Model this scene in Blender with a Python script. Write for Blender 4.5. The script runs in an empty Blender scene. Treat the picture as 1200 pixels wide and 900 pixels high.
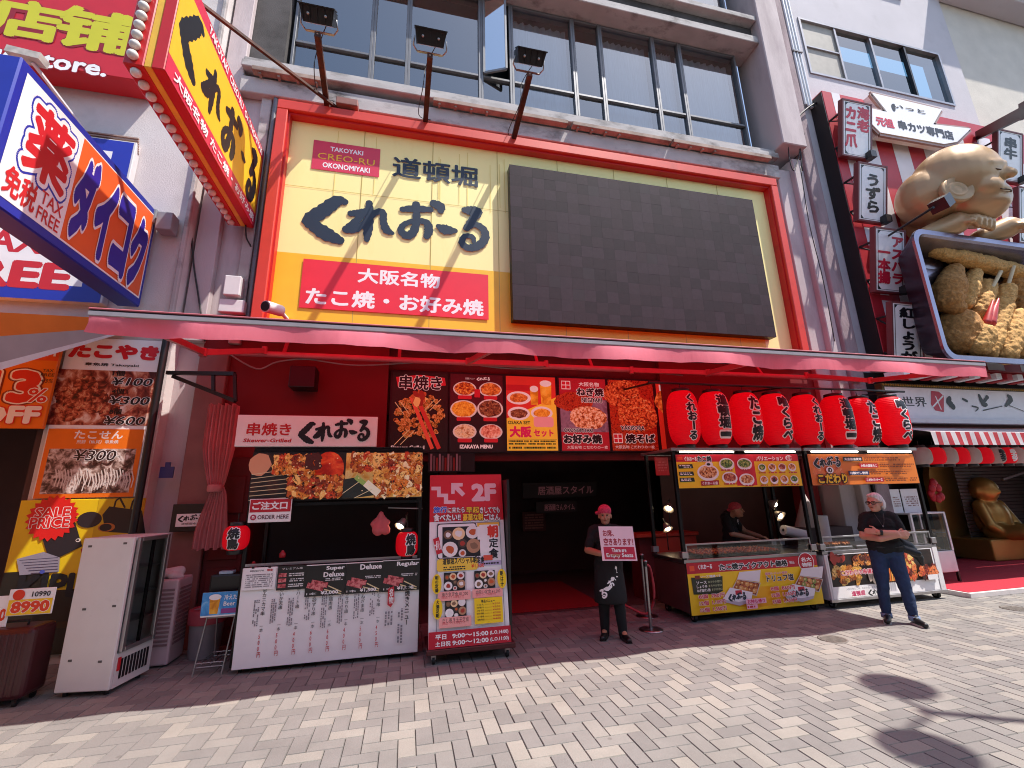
import bpy, bmesh, math, random
from mathutils import Vector, Matrix, noise
random.seed(7)
C = bpy.context.scene.collection
SC = bpy.context.scene
# ------------------------------------------------------------------ camera, sky, sun, exposure
CAMH = 1.8
FPX = 521.5
YAW, PITCH, ROLL = (math.radians(a) for a in (13.337, 14.06, -1.372))
_f = Vector((math.sin(YAW)*math.cos(PITCH), math.cos(YAW)*math.cos(PITCH), math.sin(PITCH)))
_r = Vector((math.cos(YAW), -math.sin(YAW), 0))
_u = _r.cross(_f)
CR = _r*math.cos(ROLL) + _u*math.sin(ROLL)
CU = -_r*math.sin(ROLL) + _u*math.cos(ROLL)
CF = _f
cam = bpy.data.cameras.new('camera'); camo = bpy.data.objects.new('camera', cam); C.objects.link(camo)
cam.sensor_fit = 'HORIZONTAL'; cam.sensor_width = 36; cam.lens = FPX/1200*36
cam.clip_start = 0.05; cam.clip_end = 800
camo.matrix_world = Matrix(((CR.x, CU.x, -CF.x, 0), (CR.y, CU.y, -CF.y, 0), (CR.z, CU.z, -CF.z, CAMH), (0, 0, 0, 1)))
SC.camera = camo
SUN = Vector((0.42, -0.25, 1.0)).normalized()          # direction towards the sun
SUN_EL = math.asin(SUN.z)
SUN_AZ = math.atan2(SUN.x, SUN.y)                       # clockwise from +Y
w = bpy.data.worlds.new('World'); SC.world = w; w.use_nodes = True
nt = w.node_tree; bg = nt.nodes['Background']
sky = nt.nodes.new('ShaderNodeTexSky'); sky.sky_type = 'NISHITA'; sky.sun_disc = False
sky.sun_elevation = SUN_EL; sky.sun_rotation = SUN_AZ; sky.air_density = 1.0; sky.dust_density = 1.2; sky.ozone_density = 1.0
nt.links.new(sky.outputs[0], bg.inputs[0]); bg.inputs[1].default_value = 0.138
sl = bpy.data.lights.new('sun', 'SUN'); sl.energy = 4.3; sl.angle = math.radians(0.53); sl.color = (1.0, 0.95, 0.88)
so = bpy.data.objects.new('sun', sl); C.objects.link(so); so.location = (20, -10, 40)
so.rotation_euler = SUN.to_track_quat('Z', 'Y').to_euler()
SC.view_settings.view_transform = 'Standard'; SC.view_settings.look = 'None'
SC.view_settings.exposure = 0.90; SC.view_settings.gamma = 1.0; SC.view_settings.use_curve_mapping = False
SC.render.engine = 'CYCLES'
SC.cycles.use_denoising = True; SC.cycles.max_bounces = 8; SC.cycles.diffuse_bounces = 4; SC.cycles.transparent_max_bounces = 12
SC.cycles.caustics_reflective = False; SC.cycles.caustics_refractive = False; SC.cycles.sample_clamp_indirect = 4.0; SC.cycles.filter_width = 1.05

# ------------------------------------------------------------------ helpers
def ray(px, py): return CR*((px-600)/FPX) - CU*((py-450)/FPX) + CF
def W(px, py, Y):
    d = ray(px, py); t = Y/d.y
    return Vector((0, 0, CAMH)) + d*t
def rectY(Y, *pts):      # four photo corners (tl, tr, br, bl) -> upright rectangle x0,x1,z0,z1 on the plane y=Y
    a = [W(p[0], p[1], Y) for p in pts]
    return (a[0].x+a[3].x)/2, (a[1].x+a[2].x)/2, (a[2].z+a[3].z)/2, (a[0].z+a[1].z)/2
def lin(h):
    h = h.lstrip('#'); o = []
    for i in (0, 2, 4):
        c = int(h[i:i+2], 16)/255
        o.append(c/12.92 if c <= .04045 else ((c+.055)/1.055)**2.4)
    return tuple(o)
_M = {}
def mat(name, hexc, rough=.55, metal=0.0, spec=.5, vary=.12, vscale=6.0, bump=0.0, bscale=60.0, glow=0.0, stretch=None, dirt=None, dscale=1.3, dlo=.45, dhi=.75, gcol=None):
    """procedural paint / plaster / metal: base colour varied by noise, optional dirt colour with a shape of its own, optional bump"""
    if name in _M: return _M[name]
    m = bpy.data.materials.new(name); m.use_nodes = True; n = m.node_tree; b = n.nodes['Principled BSDF']
    col = lin(hexc) if isinstance(hexc, str) else hexc
    b.inputs['Roughness'].default_value = rough; b.inputs['Metallic'].default_value = metal; b.inputs['Specular IOR Level'].default_value = spec
    tc = n.nodes.new('ShaderNodeTexCoord'); src = tc.outputs['Object']
    if stretch:
        mp = n.nodes.new('ShaderNodeMapping'); mp.inputs['Scale'].default_value = stretch; n.links.new(src, mp.inputs[0]); src = mp.outputs[0]
    nz = n.nodes.new('ShaderNodeTexNoise'); nz.inputs['Scale'].default_value = vscale; nz.inputs['Detail'].default_value = 6; n.links.new(src, nz.inputs['Vector'])
    rp = n.nodes.new('ShaderNodeValToRGB'); n.links.new(nz.outputs['Fac'], rp.inputs[0])
    rp.color_ramp.elements[0].position = .3; rp.color_ramp.elements[1].position = .7
    rp.color_ramp.elements[0].color = tuple(c*(1-vary) for c in col)+(1,); rp.color_ramp.elements[1].color = tuple(min(1, c*(1+vary*.6)) for c in col)+(1,)
    out = rp.outputs[0]
    if dirt:
        dn = n.nodes.new('ShaderNodeTexNoise'); dn.inputs['Scale'].default_value = dscale; dn.inputs['Detail'].default_value = 8; dn.inputs['Roughness'].default_value = .65
        n.links.new(src, dn.inputs['Vector'])
        dr = n.nodes.new('ShaderNodeValToRGB'); dr.color_ramp.elements[0].position = dlo; dr.color_ramp.elements[1].position = dhi; n.links.new(dn.outputs['Fac'], dr.inputs[0])
        mx = n.nodes.new('ShaderNodeMix'); mx.data_type = 'RGBA'; n.links.new(dr.outputs[0], mx.inputs[0]); n.links.new(out, mx.inputs[6]); mx.inputs[7].default_value = lin(dirt)+(1,)
        out = mx.outputs[2]
    n.links.new(out, b.inputs['Base Color'])
    if glow:
        b.inputs['Emission Strength'].default_value = glow
        if gcol: b.inputs['Emission Color'].default_value = lin(gcol)+(1,)
        else: n.links.new(out, b.inputs['Emission Color'])
    if bump:
        bn = n.nodes.new('ShaderNodeTexNoise'); bn.inputs['Scale'].default_value = bscale; bn.inputs['Detail'].default_value = 5; n.links.new(src, bn.inputs['Vector'])
        bp = n.nodes.new('ShaderNodeBump'); bp.inputs['Strength'].default_value = bump; bp.inputs['Distance'].default_value = .02
        n.links.new(bn.outputs['Fac'], bp.inputs['Height']); n.links.new(bp.outputs[0], b.inputs['Normal'])
    _M[name] = m; return m
def A(hexc, glow=0.0, rough=.42):       # printed ink / vinyl
    return mat('ink_%s_%g_%g' % (hexc.lstrip('#'), glow, rough), hexc, rough=rough, vary=.05, vscale=3, glow=glow)
def food(name, cols, scale=22.0, glow=0.0, rough=.5):    # a printed food picture: mottled lumps of the given colours
    k = 'food_%s_%g_%g' % (name, scale, glow)
    if k in _M: return _M[k]
    m = bpy.data.materials.new(k); m.use_nodes = True; n = m.node_tree; b = n.nodes['Principled BSDF']; b.inputs['Roughness'].default_value = rough
    tc = n.nodes.new('ShaderNodeTexCoord')
    nz = n.nodes.new('ShaderNodeTexNoise'); nz.inputs['Scale'].default_value = scale; nz.inputs['Detail'].default_value = 5; nz.inputs['Distortion'].default_value = .8; nz.inputs['Roughness'].default_value = .6
    n.links.new(tc.outputs['Object'], nz.inputs['Vector'])
    vo = n.nodes.new('ShaderNodeTexVoronoi'); vo.inputs['Scale'].default_value = scale*.9; n.links.new(tc.outputs['Object'], vo.inputs['Vector'])
    ad = n.nodes.new('ShaderNodeMath'); ad.operation = 'MULTIPLY_ADD'; n.links.new(vo.outputs['Distance'], ad.inputs[0]); ad.inputs[1].default_value = -.28; n.links.new(nz.outputs['Fac'], ad.inputs[2])
    sb = n.nodes.new('ShaderNodeMath'); sb.operation = 'ADD'; n.links.new(ad.outputs[0], sb.inputs[0]); sb.inputs[1].default_value = .1
    rp = n.nodes.new('ShaderNodeValToRGB'); n.links.new(sb.outputs[0], rp.inputs[0]); cr = rp.color_ramp
    k0 = len(cols)
    while len(cr.elements) < k0: cr.elements.new(.5)
    for i, c in enumerate(cols):
        cr.elements[i].position = .30 + .40*i/(k0-1)
        cr.elements[i].color = lin(c)+(1,)
    n.links.new(rp.outputs[0], b.inputs['Base Color'])
    if glow:
        n.links.new(rp.outputs[0], b.inputs['Emission Color']); b.inputs['Emission Strength'].default_value = glow
    _M[k] = m; return m
def translucent(name, hexc, mixf=.5, rough=.8, vary=.1, **kw):
    if name in _M: return _M[name]
    m = mat(name, hexc, rough=rough, vary=vary, vscale=2.5, **kw); n = m.node_tree; b = n.nodes['Principled BSDF']
    src = b.inputs['Base Color'].links[0].from_socket
    t = n.nodes.new('ShaderNodeBsdfTranslucent'); n.links.new(src, t.inputs[0])
    mx = n.nodes.new('ShaderNodeMixShader'); mx.inputs[0].default_value = mixf
    o = n.nodes['Material Output']; n.links.new(b.outputs[0], mx.inputs[1]); n.links.new(t.outputs[0], mx.inputs[2]); n.links.new(mx.outputs[0], o.inputs[0])
    return m
def glass(name, tint=(.8, .85, .9), refl=.12, rough=.03):
    if name in _M: return _M[name]
    m = bpy.data.materials.new(name); m.use_nodes = True; n = m.node_tree; n.nodes.remove(n.nodes['Principled BSDF'])
    t = n.nodes.new('ShaderNodeBsdfTransparent'); t.inputs[0].default_value = tint+(1,)
    g = n.nodes.new('ShaderNodeBsdfGlossy'); g.inputs['Roughness'].default_value = rough; g.inputs[0].default_value = (.92, .92, .90, 1)
    lw = n.nodes.new('ShaderNodeFresnel'); lw.inputs[0].default_value = 1.5
    ad = n.nodes.new('ShaderNodeMath'); ad.operation = 'ADD'; n.links.new(lw.outputs[0], ad.inputs[0]); ad.inputs[1].default_value = refl
    tc = n.nodes.new('ShaderNodeTexCoord'); nz = n.nodes.new('ShaderNodeTexNoise'); nz.inputs['Scale'].default_value = .9; n.links.new(tc.outputs['Object'], nz.inputs['Vector'])
    bp = n.nodes.new('ShaderNodeBump'); bp.inputs['Strength'].default_value = .05; bp.inputs['Distance'].default_value = .05; n.links.new(nz.outputs['Fac'], bp.inputs['Height']); n.links.new(bp.outputs[0], g.inputs['Normal'])
    mx = n.nodes.new('ShaderNodeMixShader'); n.links.new(ad.outputs[0], mx.inputs[0]); n.links.new(t.outputs[0], mx.inputs[1]); n.links.new(g.outputs[0], mx.inputs[2])
    n.links.new(mx.outputs[0], n.nodes['Material Output'].inputs[0]); _M[name] = m; return m

class MB:
    """collects boxes, bars, tubes, lathes and polygons; obj() links them as one mesh object"""
    def __init__(s): s.v = []; s.f = []; s.m = []; s.s = []; s.mats = []
    def mi(s, m):
        if m not in s.mats: s.mats.append(m)
        return s.mats.index(m)
    def add(s, vs, fs, m, smooth=False):
        o = len(s.v); s.v += [Vector(v) for v in vs]; k = s.mi(m)
        for f in fs: s.f.append(tuple(i+o for i in f)); s.m.append(k); s.s.append(smooth)
        return s
    def box(s, x0, y0, z0, x1, y1, z1, m, bev=0.0, seg=1):
        if x0 > x1: x0, x1 = x1, x0
        if y0 > y1: y0, y1 = y1, y0
        if z0 > z1: z0, z1 = z1, z0
        vs = [(x0,y0,z0),(x1,y0,z0),(x1,y1,z0),(x0,y1,z0),(x0,y0,z1),(x1,y0,z1),(x1,y1,z1),(x0,y1,z1)]
        fs = [(0,3,2,1),(4,5,6,7),(0,1,5,4),(1,2,6,5),(2,3,7,6),(3,0,4,7)]
        if bev:
            bm = bmesh.new(); bv = [bm.verts.new(v) for v in vs]
            for f in fs: bm.faces.new([bv[i] for i in f])
            bmesh.ops.bevel(bm, geom=list(bm.edges), offset=min(bev, (x1-x0)*.45, (y1-y0)*.45, (z1-z0)*.45), segments=seg, profile=.5, affect='EDGES')
            bm.verts.index_update(); vs = [v.co.copy() for v in bm.verts]; fs = [tuple(v.index for v in f.verts) for f in bm.faces]; bm.free()
        return s.add(vs, fs, m)
    def bar(s, p, q, r, m, r2=None, n=10, cap=True):
        p, q = Vector(p), Vector(q); r2 = r if r2 is None else r2; d = (q-p)
        if d.length < 1e-6: return s
        d.normalize(); a = d.orthogonal().normalized(); b = d.cross(a)
        vs = []; 
        for c, rr in ((p, r), (q, r2)):
            for i in range(n):
                t = 2*math.pi*i/n; vs.append(c + a*(rr*math.cos(t)) + b*(rr*math.sin(t)))
        fs = [(i, (i+1) % n, n+(i+1) % n, n+i) for i in range(n)]
        s.add(vs, fs, m, n > 5)
        if cap: s.add(vs, [tuple(range(n-1, -1, -1)), tuple(range(n, 2*n))], m)
        return s
    def beam(s, p, q, w, h, m, up=(0, 0, 1)):      # rectangular bar from p to q
        p, q = Vector(p), Vector(q); d = (q-p).normalized(); up = Vector(up)
        if abs(d.dot(up)) > .99: up = Vector((0, 1, 0))
        a = d.cross(up).normalized()*(w/2); b = a.cross(d).normalized()*(h/2)
        vs = [p-a-b, p+a-b, p+a+b, p-a+b, q-a-b, q+a-b, q+a+b, q-a+b]
        return s.add(vs, [(0,3,2,1),(4,5,6,7),(0,1,5,4),(1,2,6,5),(2,3,7,6),(3,0,4,7)], m)
    def tube(s, pts, r, m, n=6, smooth=True):
        pts = [Vector(p) for p in pts]
        if smooth and len(pts) > 2: pts = spline(pts, 5)
        vs = []; 
        for i, p in enumerate(pts):
            d = (pts[min(i+1, len(pts)-1)] - pts[max(i-1, 0)]).normalized()
            ref = Vector((0, 0, 1)) if abs(d.z) < .95 else Vector((1, 0, 0))
            a = d.cross(ref).normalized(); b = d.cross(a)
            for k in range(n):
                t = 2*math.pi*k/n; vs.append(p + a*(r*math.cos(t)) + b*(r*math.sin(t)))
        fs = []
        for i in range(len(pts)-1):
            for k in range(n): fs.append((i*n+k, i*n+(k+1) % n, (i+1)*n+(k+1) % n, (i+1)*n+k))
        fs.append(tuple(range(n-1, -1, -1))); fs.append(tuple(range((len(pts)-1)*n, len(pts)*n)))
        return s.add(vs, fs, m, True)
    def lathe(s, c, prof, m, n=24, axis=None, cap=True):
        c = Vector(c); ax = Vector(axis or (0, 0, 1)).normalized(); a = ax.orthogonal().normalized() if axis else Vector((1, 0, 0)); b = ax.cross(a)
        vs = []
        for r, z in prof:
            for i in range(n):
                t = 2*math.pi*i/n; vs.append(c + ax*z + a*(r*math.cos(t)) + b*(r*math.sin(t)))
        fs = []
        for j in range(len(prof)-1):
            for i in range(n): fs.append((j*n+i, j*n+(i+1) % n, (j+1)*n+(i+1) % n, (j+1)*n+i))
        s.add(vs, fs, m, True)
        if cap: s.add(vs, [tuple(range(n-1, -1, -1)), tuple(range((len(prof)-1)*n, len(prof)*n))], m)
        return s
    def ell(s, c, r, m, n=16, k=10):
        vs = []; c = Vector(c); fs = []
        for j in range(k+1):
            ph = math.pi*j/k
            for i in range(n):
                t = 2*math.pi*i/n; vs.append(c + Vector((r[0]*math.sin(ph)*math.cos(t), r[1]*math.sin(ph)*math.sin(t), -r[2]*math.cos(ph))))
        for j in range(k):
            for i in range(n): fs.append((j*n+i, j*n+(i+1) % n, (j+1)*n+(i+1) % n, (j+1)*n+i))
        return s.add(vs, fs, m, True)
    def prism(s, pts, ext, m):
        pts = [Vector(p) for p in pts]; ext = Vector(ext); n = len(pts)
        vs = pts + [p+ext for p in pts]
        fs = [tuple(range(n)), tuple(range(2*n-1, n-1, -1))] + [(i, n+i, n+(i+1) % n, (i+1) % n) for i in range(n)]
        return s.add(vs, fs, m)
    def merge(s, o):
        for f, k, sm in zip(o.f, o.m, o.s): pass
        off = len(s.v); s.v += o.v
        for f, k, sm in zip(o.f, o.m, o.s): s.f.append(tuple(i+off for i in f)); s.m.append(s.mi(o.mats[k])); s.s.append(sm)
        return s
def spline(pts, k):
    out = []
    for i in range(len(pts)-1):
        p0, p1, p2, p3 = pts[max(i-1, 0)], pts[i], pts[i+1], pts[min(i+2, len(pts)-1)]
        for j in range(k):
            t = j/k; out.append(.5*((2*p1) + (p2-p0)*t + (2*p0-5*p1+4*p2-p3)*t*t + (3*p1-p0-3*p2+p3)*t*t*t))
    out.append(pts[-1]); return out
def rootloc(p):
    while p is not None and p.parent is not None: p = p.parent
    return p.location.copy() if p is not None else Vector()
def tag(o, label=None, cat=None, group=None, kind=None):
    for k, v in (('label', label), ('category', cat), ('group', group), ('kind', kind)):
        if v: o[k] = v
    return o
def obj(name, mb, parent=None, loc=None, label=None, cat=None, group=None, kind=None, recalc=False):
    base = rootloc(parent) if parent is not None else Vector(loc or (0, 0, 0))
    me = bpy.data.meshes.new(name); me.from_pydata([v-base for v in mb.v], [], mb.f)
    for m in mb.mats: me.materials.append(m)
    me.polygons.foreach_set('material_index', mb.m); me.polygons.foreach_set('use_smooth', mb.s)
    if recalc:
        bm = bmesh.new(); bm.from_mesh(me); bmesh.ops.recalc_face_normals(bm, faces=bm.faces); bm.to_mesh(me); bm.free()
    me.update()
    o = bpy.data.objects.new(name, me); C.objects.link(o)
    if parent is not None: o.parent = parent
    else: o.location = base
    return tag(o, label, cat, group, kind)
def thing(name, label, cat, loc, group=None):
    o = bpy.data.objects.new(name, None); C.objects.link(o); o.location = loc; o.empty_display_size = .1
    return tag(o, label, cat, group)
def dup(root, loc, label=None, rz=None):
    r = root.copy(); C.objects.link(r); r.location = loc
    if rz is not None: r.rotation_euler.z = rz
    if label: r['label'] = label
    for ch in list(root.children):
        c = ch.copy(); C.objects.link(c); c.parent = r
        for g in list(ch.children):
            d = g.copy(); C.objects.link(d); d.parent = c
    return r

# ---- text: glyph outlines from Blender's built-in font, cached as flat triangle meshes
_T = {}
def glyphs(sx):
    if sx not in _T:
        c = bpy.data.curves.new('t', 'FONT'); c.body = sx; c.resolution_u = 2
        o = bpy.data.objects.new('t', c); me = o.to_mesh()
        _T[sx] = ([(v.co.x, v.co.y) for v in me.vertices], [tuple(p.vertices) for p in me.polygons])
        o.to_mesh_clear(); bpy.data.objects.remove(o); bpy.data.curves.remove(c)
    return _T[sx]
def strikes(b):       # a bolder letter is the same outline struck a few times around its place
    if b <= 0: return [(0, 0)]
    if b < .02: return [(-b, -b*.6), (b, b*.6), (b, -b*.6), (-b, b*.6)]
    k = 8 if b < .06 else 14 if b < .085 else 26
    return [(b*math.cos(2*math.pi*i/k), b*math.sin(2*math.pi*i/k)) for i in range(k)]+[(0, 0)]
class Panel:
    """a flat sign face in the scene: o = top-left corner, u = vector across, v = vector down; drawing is in fractions of it"""
    def __init__(s, o, u, v):
        s.o, s.u, s.v = Vector(o), Vector(u), Vector(v); s.n = s.v.cross(s.u).normalized(); s.pr = MB(); s.le = MB(); s.z = .0015
        s.asp = s.u.length/s.v.length
    def P(s, x, y, z=None): return s.o + s.u*x + s.v*y + s.n*(s.z if z is None else z)
    def step(s, d=.0003): s.z += d
    def poly(s, pts, m, le=False):
        (s.le if le else s.pr).add([s.P(*p) for p in pts], [tuple(range(len(pts)-1, -1, -1))], m); s.step(); return s
    def rect(s, x0, y0, x1, y1, m, le=False): return s.poly([(x0, y0), (x1, y0), (x1, y1), (x0, y1)], m, le)
    def rrect(s, x0, y0, x1, y1, r, m):
        rx, ry = r, r*s.asp; pts = []
        for cx, cy, a in ((x1-rx, y0+ry, -90), (x1-rx, y1-ry, 0), (x0+rx, y1-ry, 90), (x0+rx, y0+ry, 180)):
            for k in range(5):
                t = math.radians(a+k*22.5); pts.append((cx+rx*math.cos(t), cy+ry*math.sin(t)))
        return s.poly(pts, m)
    def ell(s, cx, cy, rx, ry, m, n=20, jit=0.0, rot=0.0):
        pts = []
        for i in range(n):
            t = 2*math.pi*i/n; k = 1+random.uniform(-jit, jit); x, y = rx*k*math.cos(t), ry*k*math.sin(t)*1.0
            # rotate in true aspect
            X, Y = x*s.asp, y; X, Y = X*math.cos(rot)-Y*math.sin(rot), X*math.sin(rot)+Y*math.cos(rot)
            pts.append((cx+X/s.asp, cy+Y))
        return s.poly(pts, m)
    def chunks(s, x0, y0, x1, y1, n, sz, mats, el=1.6, jit=.25, rot=None):
        """a heap of irregular pieces, sz in fractions of the panel's height"""
        for i in range(n):
            cx, cy = random.uniform(x0, x1), random.uniform(y0, y1); k = sz*random.uniform(.6, 1.3)
            a = random.uniform(0, 3.14) if rot is None else rot+random.uniform(-.3, .3)
            m = random.choice(mats); rx, ry = k*el/s.asp, k
            ext = max(rx*s.asp, ry)
            cx = min(max(cx, x0+ext/s.asp*.9), x1-ext/s.asp*.9); cy = min(max(cy, y0+ext*.9), y1-ext*.9)
            s.ell(cx, cy, rx, ry, m, n=10, jit=jit, rot=a)
        return s
    def line(s, pts, wd, m, le=True):   # wd in fractions of height
        for a, b in zip(pts, pts[1:]):
            dx, dy = (b[0]-a[0])*s.asp, b[1]-a[1]; L = math.hypot(dx, dy) or 1; nx, ny = -dy/L*wd/2/s.asp, dx/L*wd/2
            s.poly([(a[0]-nx, a[1]-ny), (b[0]-nx, b[1]-ny), (b[0]+nx, b[1]+ny), (a[0]+nx, a[1]+ny)], m, le)
        return s
    def _put(s, t, b, f, m):
        vs, fs = glyphs(t)
        for dx, dy in strikes(b):
            s.le.add([s.P(*f(x+dx, y+dy)) for x, y in vs], fs, m); s.step(.00004)
        s.step(.0002)
    def text(s, t, x0, y0, x1, y1, m, bold=0.0, out=None, ob=.04, out2=None, ob2=.08, shear=0.0):
        """text stretched to fill the box; out / out2 = outline inks"""
        if not t.strip(): return s
        vs, _ = glyphs(t); bb0 = max(bold, 0); a0 = min(p[0] for p in vs)-bb0; a1 = max(p[0] for p in vs)+bb0; b0 = min(p[1] for p in vs)-bb0; b1 = max(p[1] for p in vs)+bb0
        if b1-b0 < .25: b0, b1 = b0-.3, b1+.3
        def f(x, y):
            k = (y-b0)/(b1-b0)
            return x0+(x-a0)/(a1-a0)*(x1-x0)+shear*k*(y1-y0)/s.asp, y1-k*(y1-y0)
        for mm, bb in ((out2, ob2), (out, ob), (m, bold)):
            if mm is None: continue
            s._put(t, bb, f, mm)
        return s
    def vtext(s, t, x0, y0, x1, y1, m, bold=0.0, out=None, ob=.05):
        n = len(t); h = (y1-y0)/n
        for i, ch in enumerate(t):
            if ch == ' ': continue
            def f(x, y, i=i, ch=ch):
                X, Y = x-.0, .9-y
                if ch in 'ー～（）': X, Y = 1-Y, X
                if ch in '、。': X, Y = X+.5, Y-.5
                return x0+X*(x1-x0), y0+(i+Y)*h
            for mm, bb in ((out, ob), (m, bold)):
                if mm is None: continue
                s._put(ch, bb, f, mm)
        return s
    def lines(s, x0, y0, x1, y1, n, m, dens=.9, vertical=False):     # small print: rows of short dashes, too small to read in the photo
        for i in range(n):
            if vertical:
                x = x0+(i+.5)*(x1-x0)/n; y = y0; wd = (x1-x0)/n*.3
                while y < y1-.01:
                    L = random.uniform(.01, .035); 
                    if random.random() < dens: s.le.add([s.P(x-wd, y), s.P(x+wd, y), s.P(x+wd, min(y+L, y1)), s.P(x-wd, min(y+L, y1))], [(3, 2, 1, 0)], m)
                    y += L+.007
            else:
                y = y0+(i+.5)*(y1-y0)/n; x = x0; hd = (y1-y0)/n*.28
                while x < x1-.01:
                    L = random.uniform(.008, .03)
                    if random.random() < dens: s.le.add([s.P(x, y-hd), s.P(min(x+L, x1), y-hd), s.P(min(x+L, x1), y+hd), s.P(x, y+hd)], [(3, 2, 1, 0)], m)
                    x += L+.006
        s.step(); return s
    def brush(s, strokes, x0, y0, x1, y1, m, grow=0.0):
        """strokes in a unit box; each a list of (x, y, width), width in fractions of the box height"""
        H = (y1-y0)
        for st in strokes:
            P2 = spline([Vector((p[0]*(x1-x0)*s.asp/H, p[1], p[2]+grow)) for p in st], 6)   # in units of box height
            L, R = [], []
            for i, p in enumerate(P2):
                d = P2[min(i+1, len(P2)-1)]-P2[max(i-1, 0)]; d = Vector((d.x, d.y)); d = d.normalized() if d.length > 1e-6 else Vector((1, 0))
                nrm = Vector((-d.y, d.x))*(max(p.z, .01)/2*(1+.10*math.sin(i*2.3)))
                L.append((p.x-nrm.x, p.y-nrm.y)); R.append((p.x+nrm.x, p.y+nrm.y))
            # rounded start and end
            def conv(q, zz): return s.P(x0+q[0]*H/s.asp, y0+q[1]*H, s.z+zz)
            vs = []; fs = []
            for i in range(len(P2)): vs += [conv(L[i], i*4e-6), conv(R[i], i*4e-6)]
            for i in range(len(P2)-1): fs.append((2*i, 2*i+2, 2*i+3, 2*i+1))
            s.le.add(vs, fs, m)
            for e, dirn in ((0, -1), (len(P2)-1, 1)):
                p = P2[e]; o2 = P2[e-dirn]; d = Vector((p.x-o2.x, p.y-o2.y)); d = d.normalized() if d.length > 1e-6 else Vector((1, 0)); wd = max(p.z, .01)/2
                nrm = Vector((-d.y, d.x)); arc = [(p.x+nrm.x*wd*math.cos(t)+d.x*wd*.8*math.sin(t), p.y+nrm.y*wd*math.cos(t)+d.y*wd*.8*math.sin(t)) for t in [math.pi*k/6 for k in range(7)]]
                s.le.add([conv(q, e*4e-6+2e-6) for q in arc], [tuple(range(7))], m)
            s.step(.0006)
        return s
    def done(s, parent, pname='artwork', lname='lettering'):
        if s.pr.v: obj(pname, s.pr, parent)
        if s.le.v: obj(lname, s.le, parent)
def panelY(Y, x0, x1, z0, z1): return Panel((x0, Y, z1), (x1-x0, 0, 0), (0, 0, z0-z1))

def _deskew(st): return [[((x-235)/780, (y-.11*(x-235)-18)/175, wd*1.25/175) for x, y, wd in q] for q in st]
KU = [[(386,62,20),(350,58,38),(300,98,44),(250,138,44),(262,160,38),(320,200,44),(378,228,26)]]
RE = [[(484,62,20),(488,110,26),(486,180,28),(484,226,16)], [(408,112,20),(440,108,22),(474,98,18)], [(472,100,18),(430,150,24),(396,182,26)], [(398,182,24),(440,180,20),(480,140,18),(520,104,20),(545,108,22),(550,150,22),(566,184,26),(592,198,12)]]
OO = [[(626,92,18),(680,88,26),(756,92,20)], [(688,66,24),(692,120,24),(684,185,26),(655,208,28),(626,186,22),(640,158,18),(690,142,18),(738,152,24),(748,188,28),(738,214,20)], [(764,62,26),(796,78,34),(800,100,20)]]
BA = [[(788,166,16),(822,182,36),(870,188,16)]]
RU = [[(906,92,20),(940,96,36),(974,102,30),(944,140,24),(918,178,22)], [(918,178,20),(956,158,22),(998,182,26),(1006,222,28),(974,256,28),(926,264,24),(898,240,22),(912,212,18),(946,216,18),(954,240,14)]]
LOGO = _deskew(KU+RE+OO+BA+RU)
def glyph_logo(parts):      # one glyph, normalised to its own box
    q = _deskew(parts); xs = [p[0]*780/175 for st in q for p in st]; ys = [p[1] for st in q for p in st]
    x0, x1, y0, y1 = min(xs), max(xs), min(ys), max(ys); k = max(x1-x0, y1-y0)
    return [[((p[0]*780/175-(x0+x1)/2)/k+.5, (p[1]-(y0+y1)/2)/k+.5, p[2]/k) for p in st] for st in q]

# ---- organic shapes: tapered capsules fused by a voxel remesh
def capsule(mb, p, r, q, r2, m, n=14):
    p, q = Vector(p), Vector(q); d = q-p; L = d.length
    ax = d.normalized() if L > 1e-6 else Vector((0, 0, 1))
    prof = [(r*math.cos(t), -r*math.sin(t)) for t in [math.pi/2*(1-k/4) for k in range(5)]]
    prof = [(max(a, .0008), b) for a, b in prof]
    prof2 = [(max(r2*math.cos(t), .0008), L+r2*math.sin(t)) for t in [math.pi/2*k/4 for k in range(5)]]
    mb.lathe(p, prof+prof2, m, n=n, axis=ax)
def fuse(mb, vox=.01, smooth=4, crumb=0.0, cscale=30.0):
    """union of everything in mb as one continuous surface; returns a new MB"""
    me = bpy.data.meshes.new('f'); me.from_pydata([tuple(v) for v in mb.v], [], mb.f)
    bm = bmesh.new(); bm.from_mesh(me); bmesh.ops.recalc_face_normals(bm, faces=bm.faces); bm.to_mesh(me); bm.free()
    o = bpy.data.objects.new('f', me); C.objects.link(o)
    md = o.modifiers.new('r', 'REMESH'); md.mode = 'VOXEL'; md.voxel_size = vox
    if smooth: ms = o.modifiers.new('s', 'SMOOTH'); ms.factor = .5; ms.iterations = smooth
    dg = bpy.context.evaluated_depsgraph_get(); ev = o.evaluated_get(dg); m2 = bpy.data.meshes.new_from_object(ev)
    out = MB(); vs = [v.co.copy() for v in m2.vertices]
    if crumb:
        ns = [v.normal.copy() for v in m2.vertices]
        vs = [v+nn*(crumb*(noise.noise(v*cscale)+.6*noise.noise(v*cscale*2.3)+.8*noise.noise(v*cscale*.3))) for v, nn in zip(vs, ns)]
    out.add(vs, [tuple(p.vertices) for p in m2.polygons], mb.mats[0], True)
    bpy.data.objects.remove(o); bpy.data.meshes.remove(me); bpy.data.meshes.remove(m2)
    return out
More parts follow.
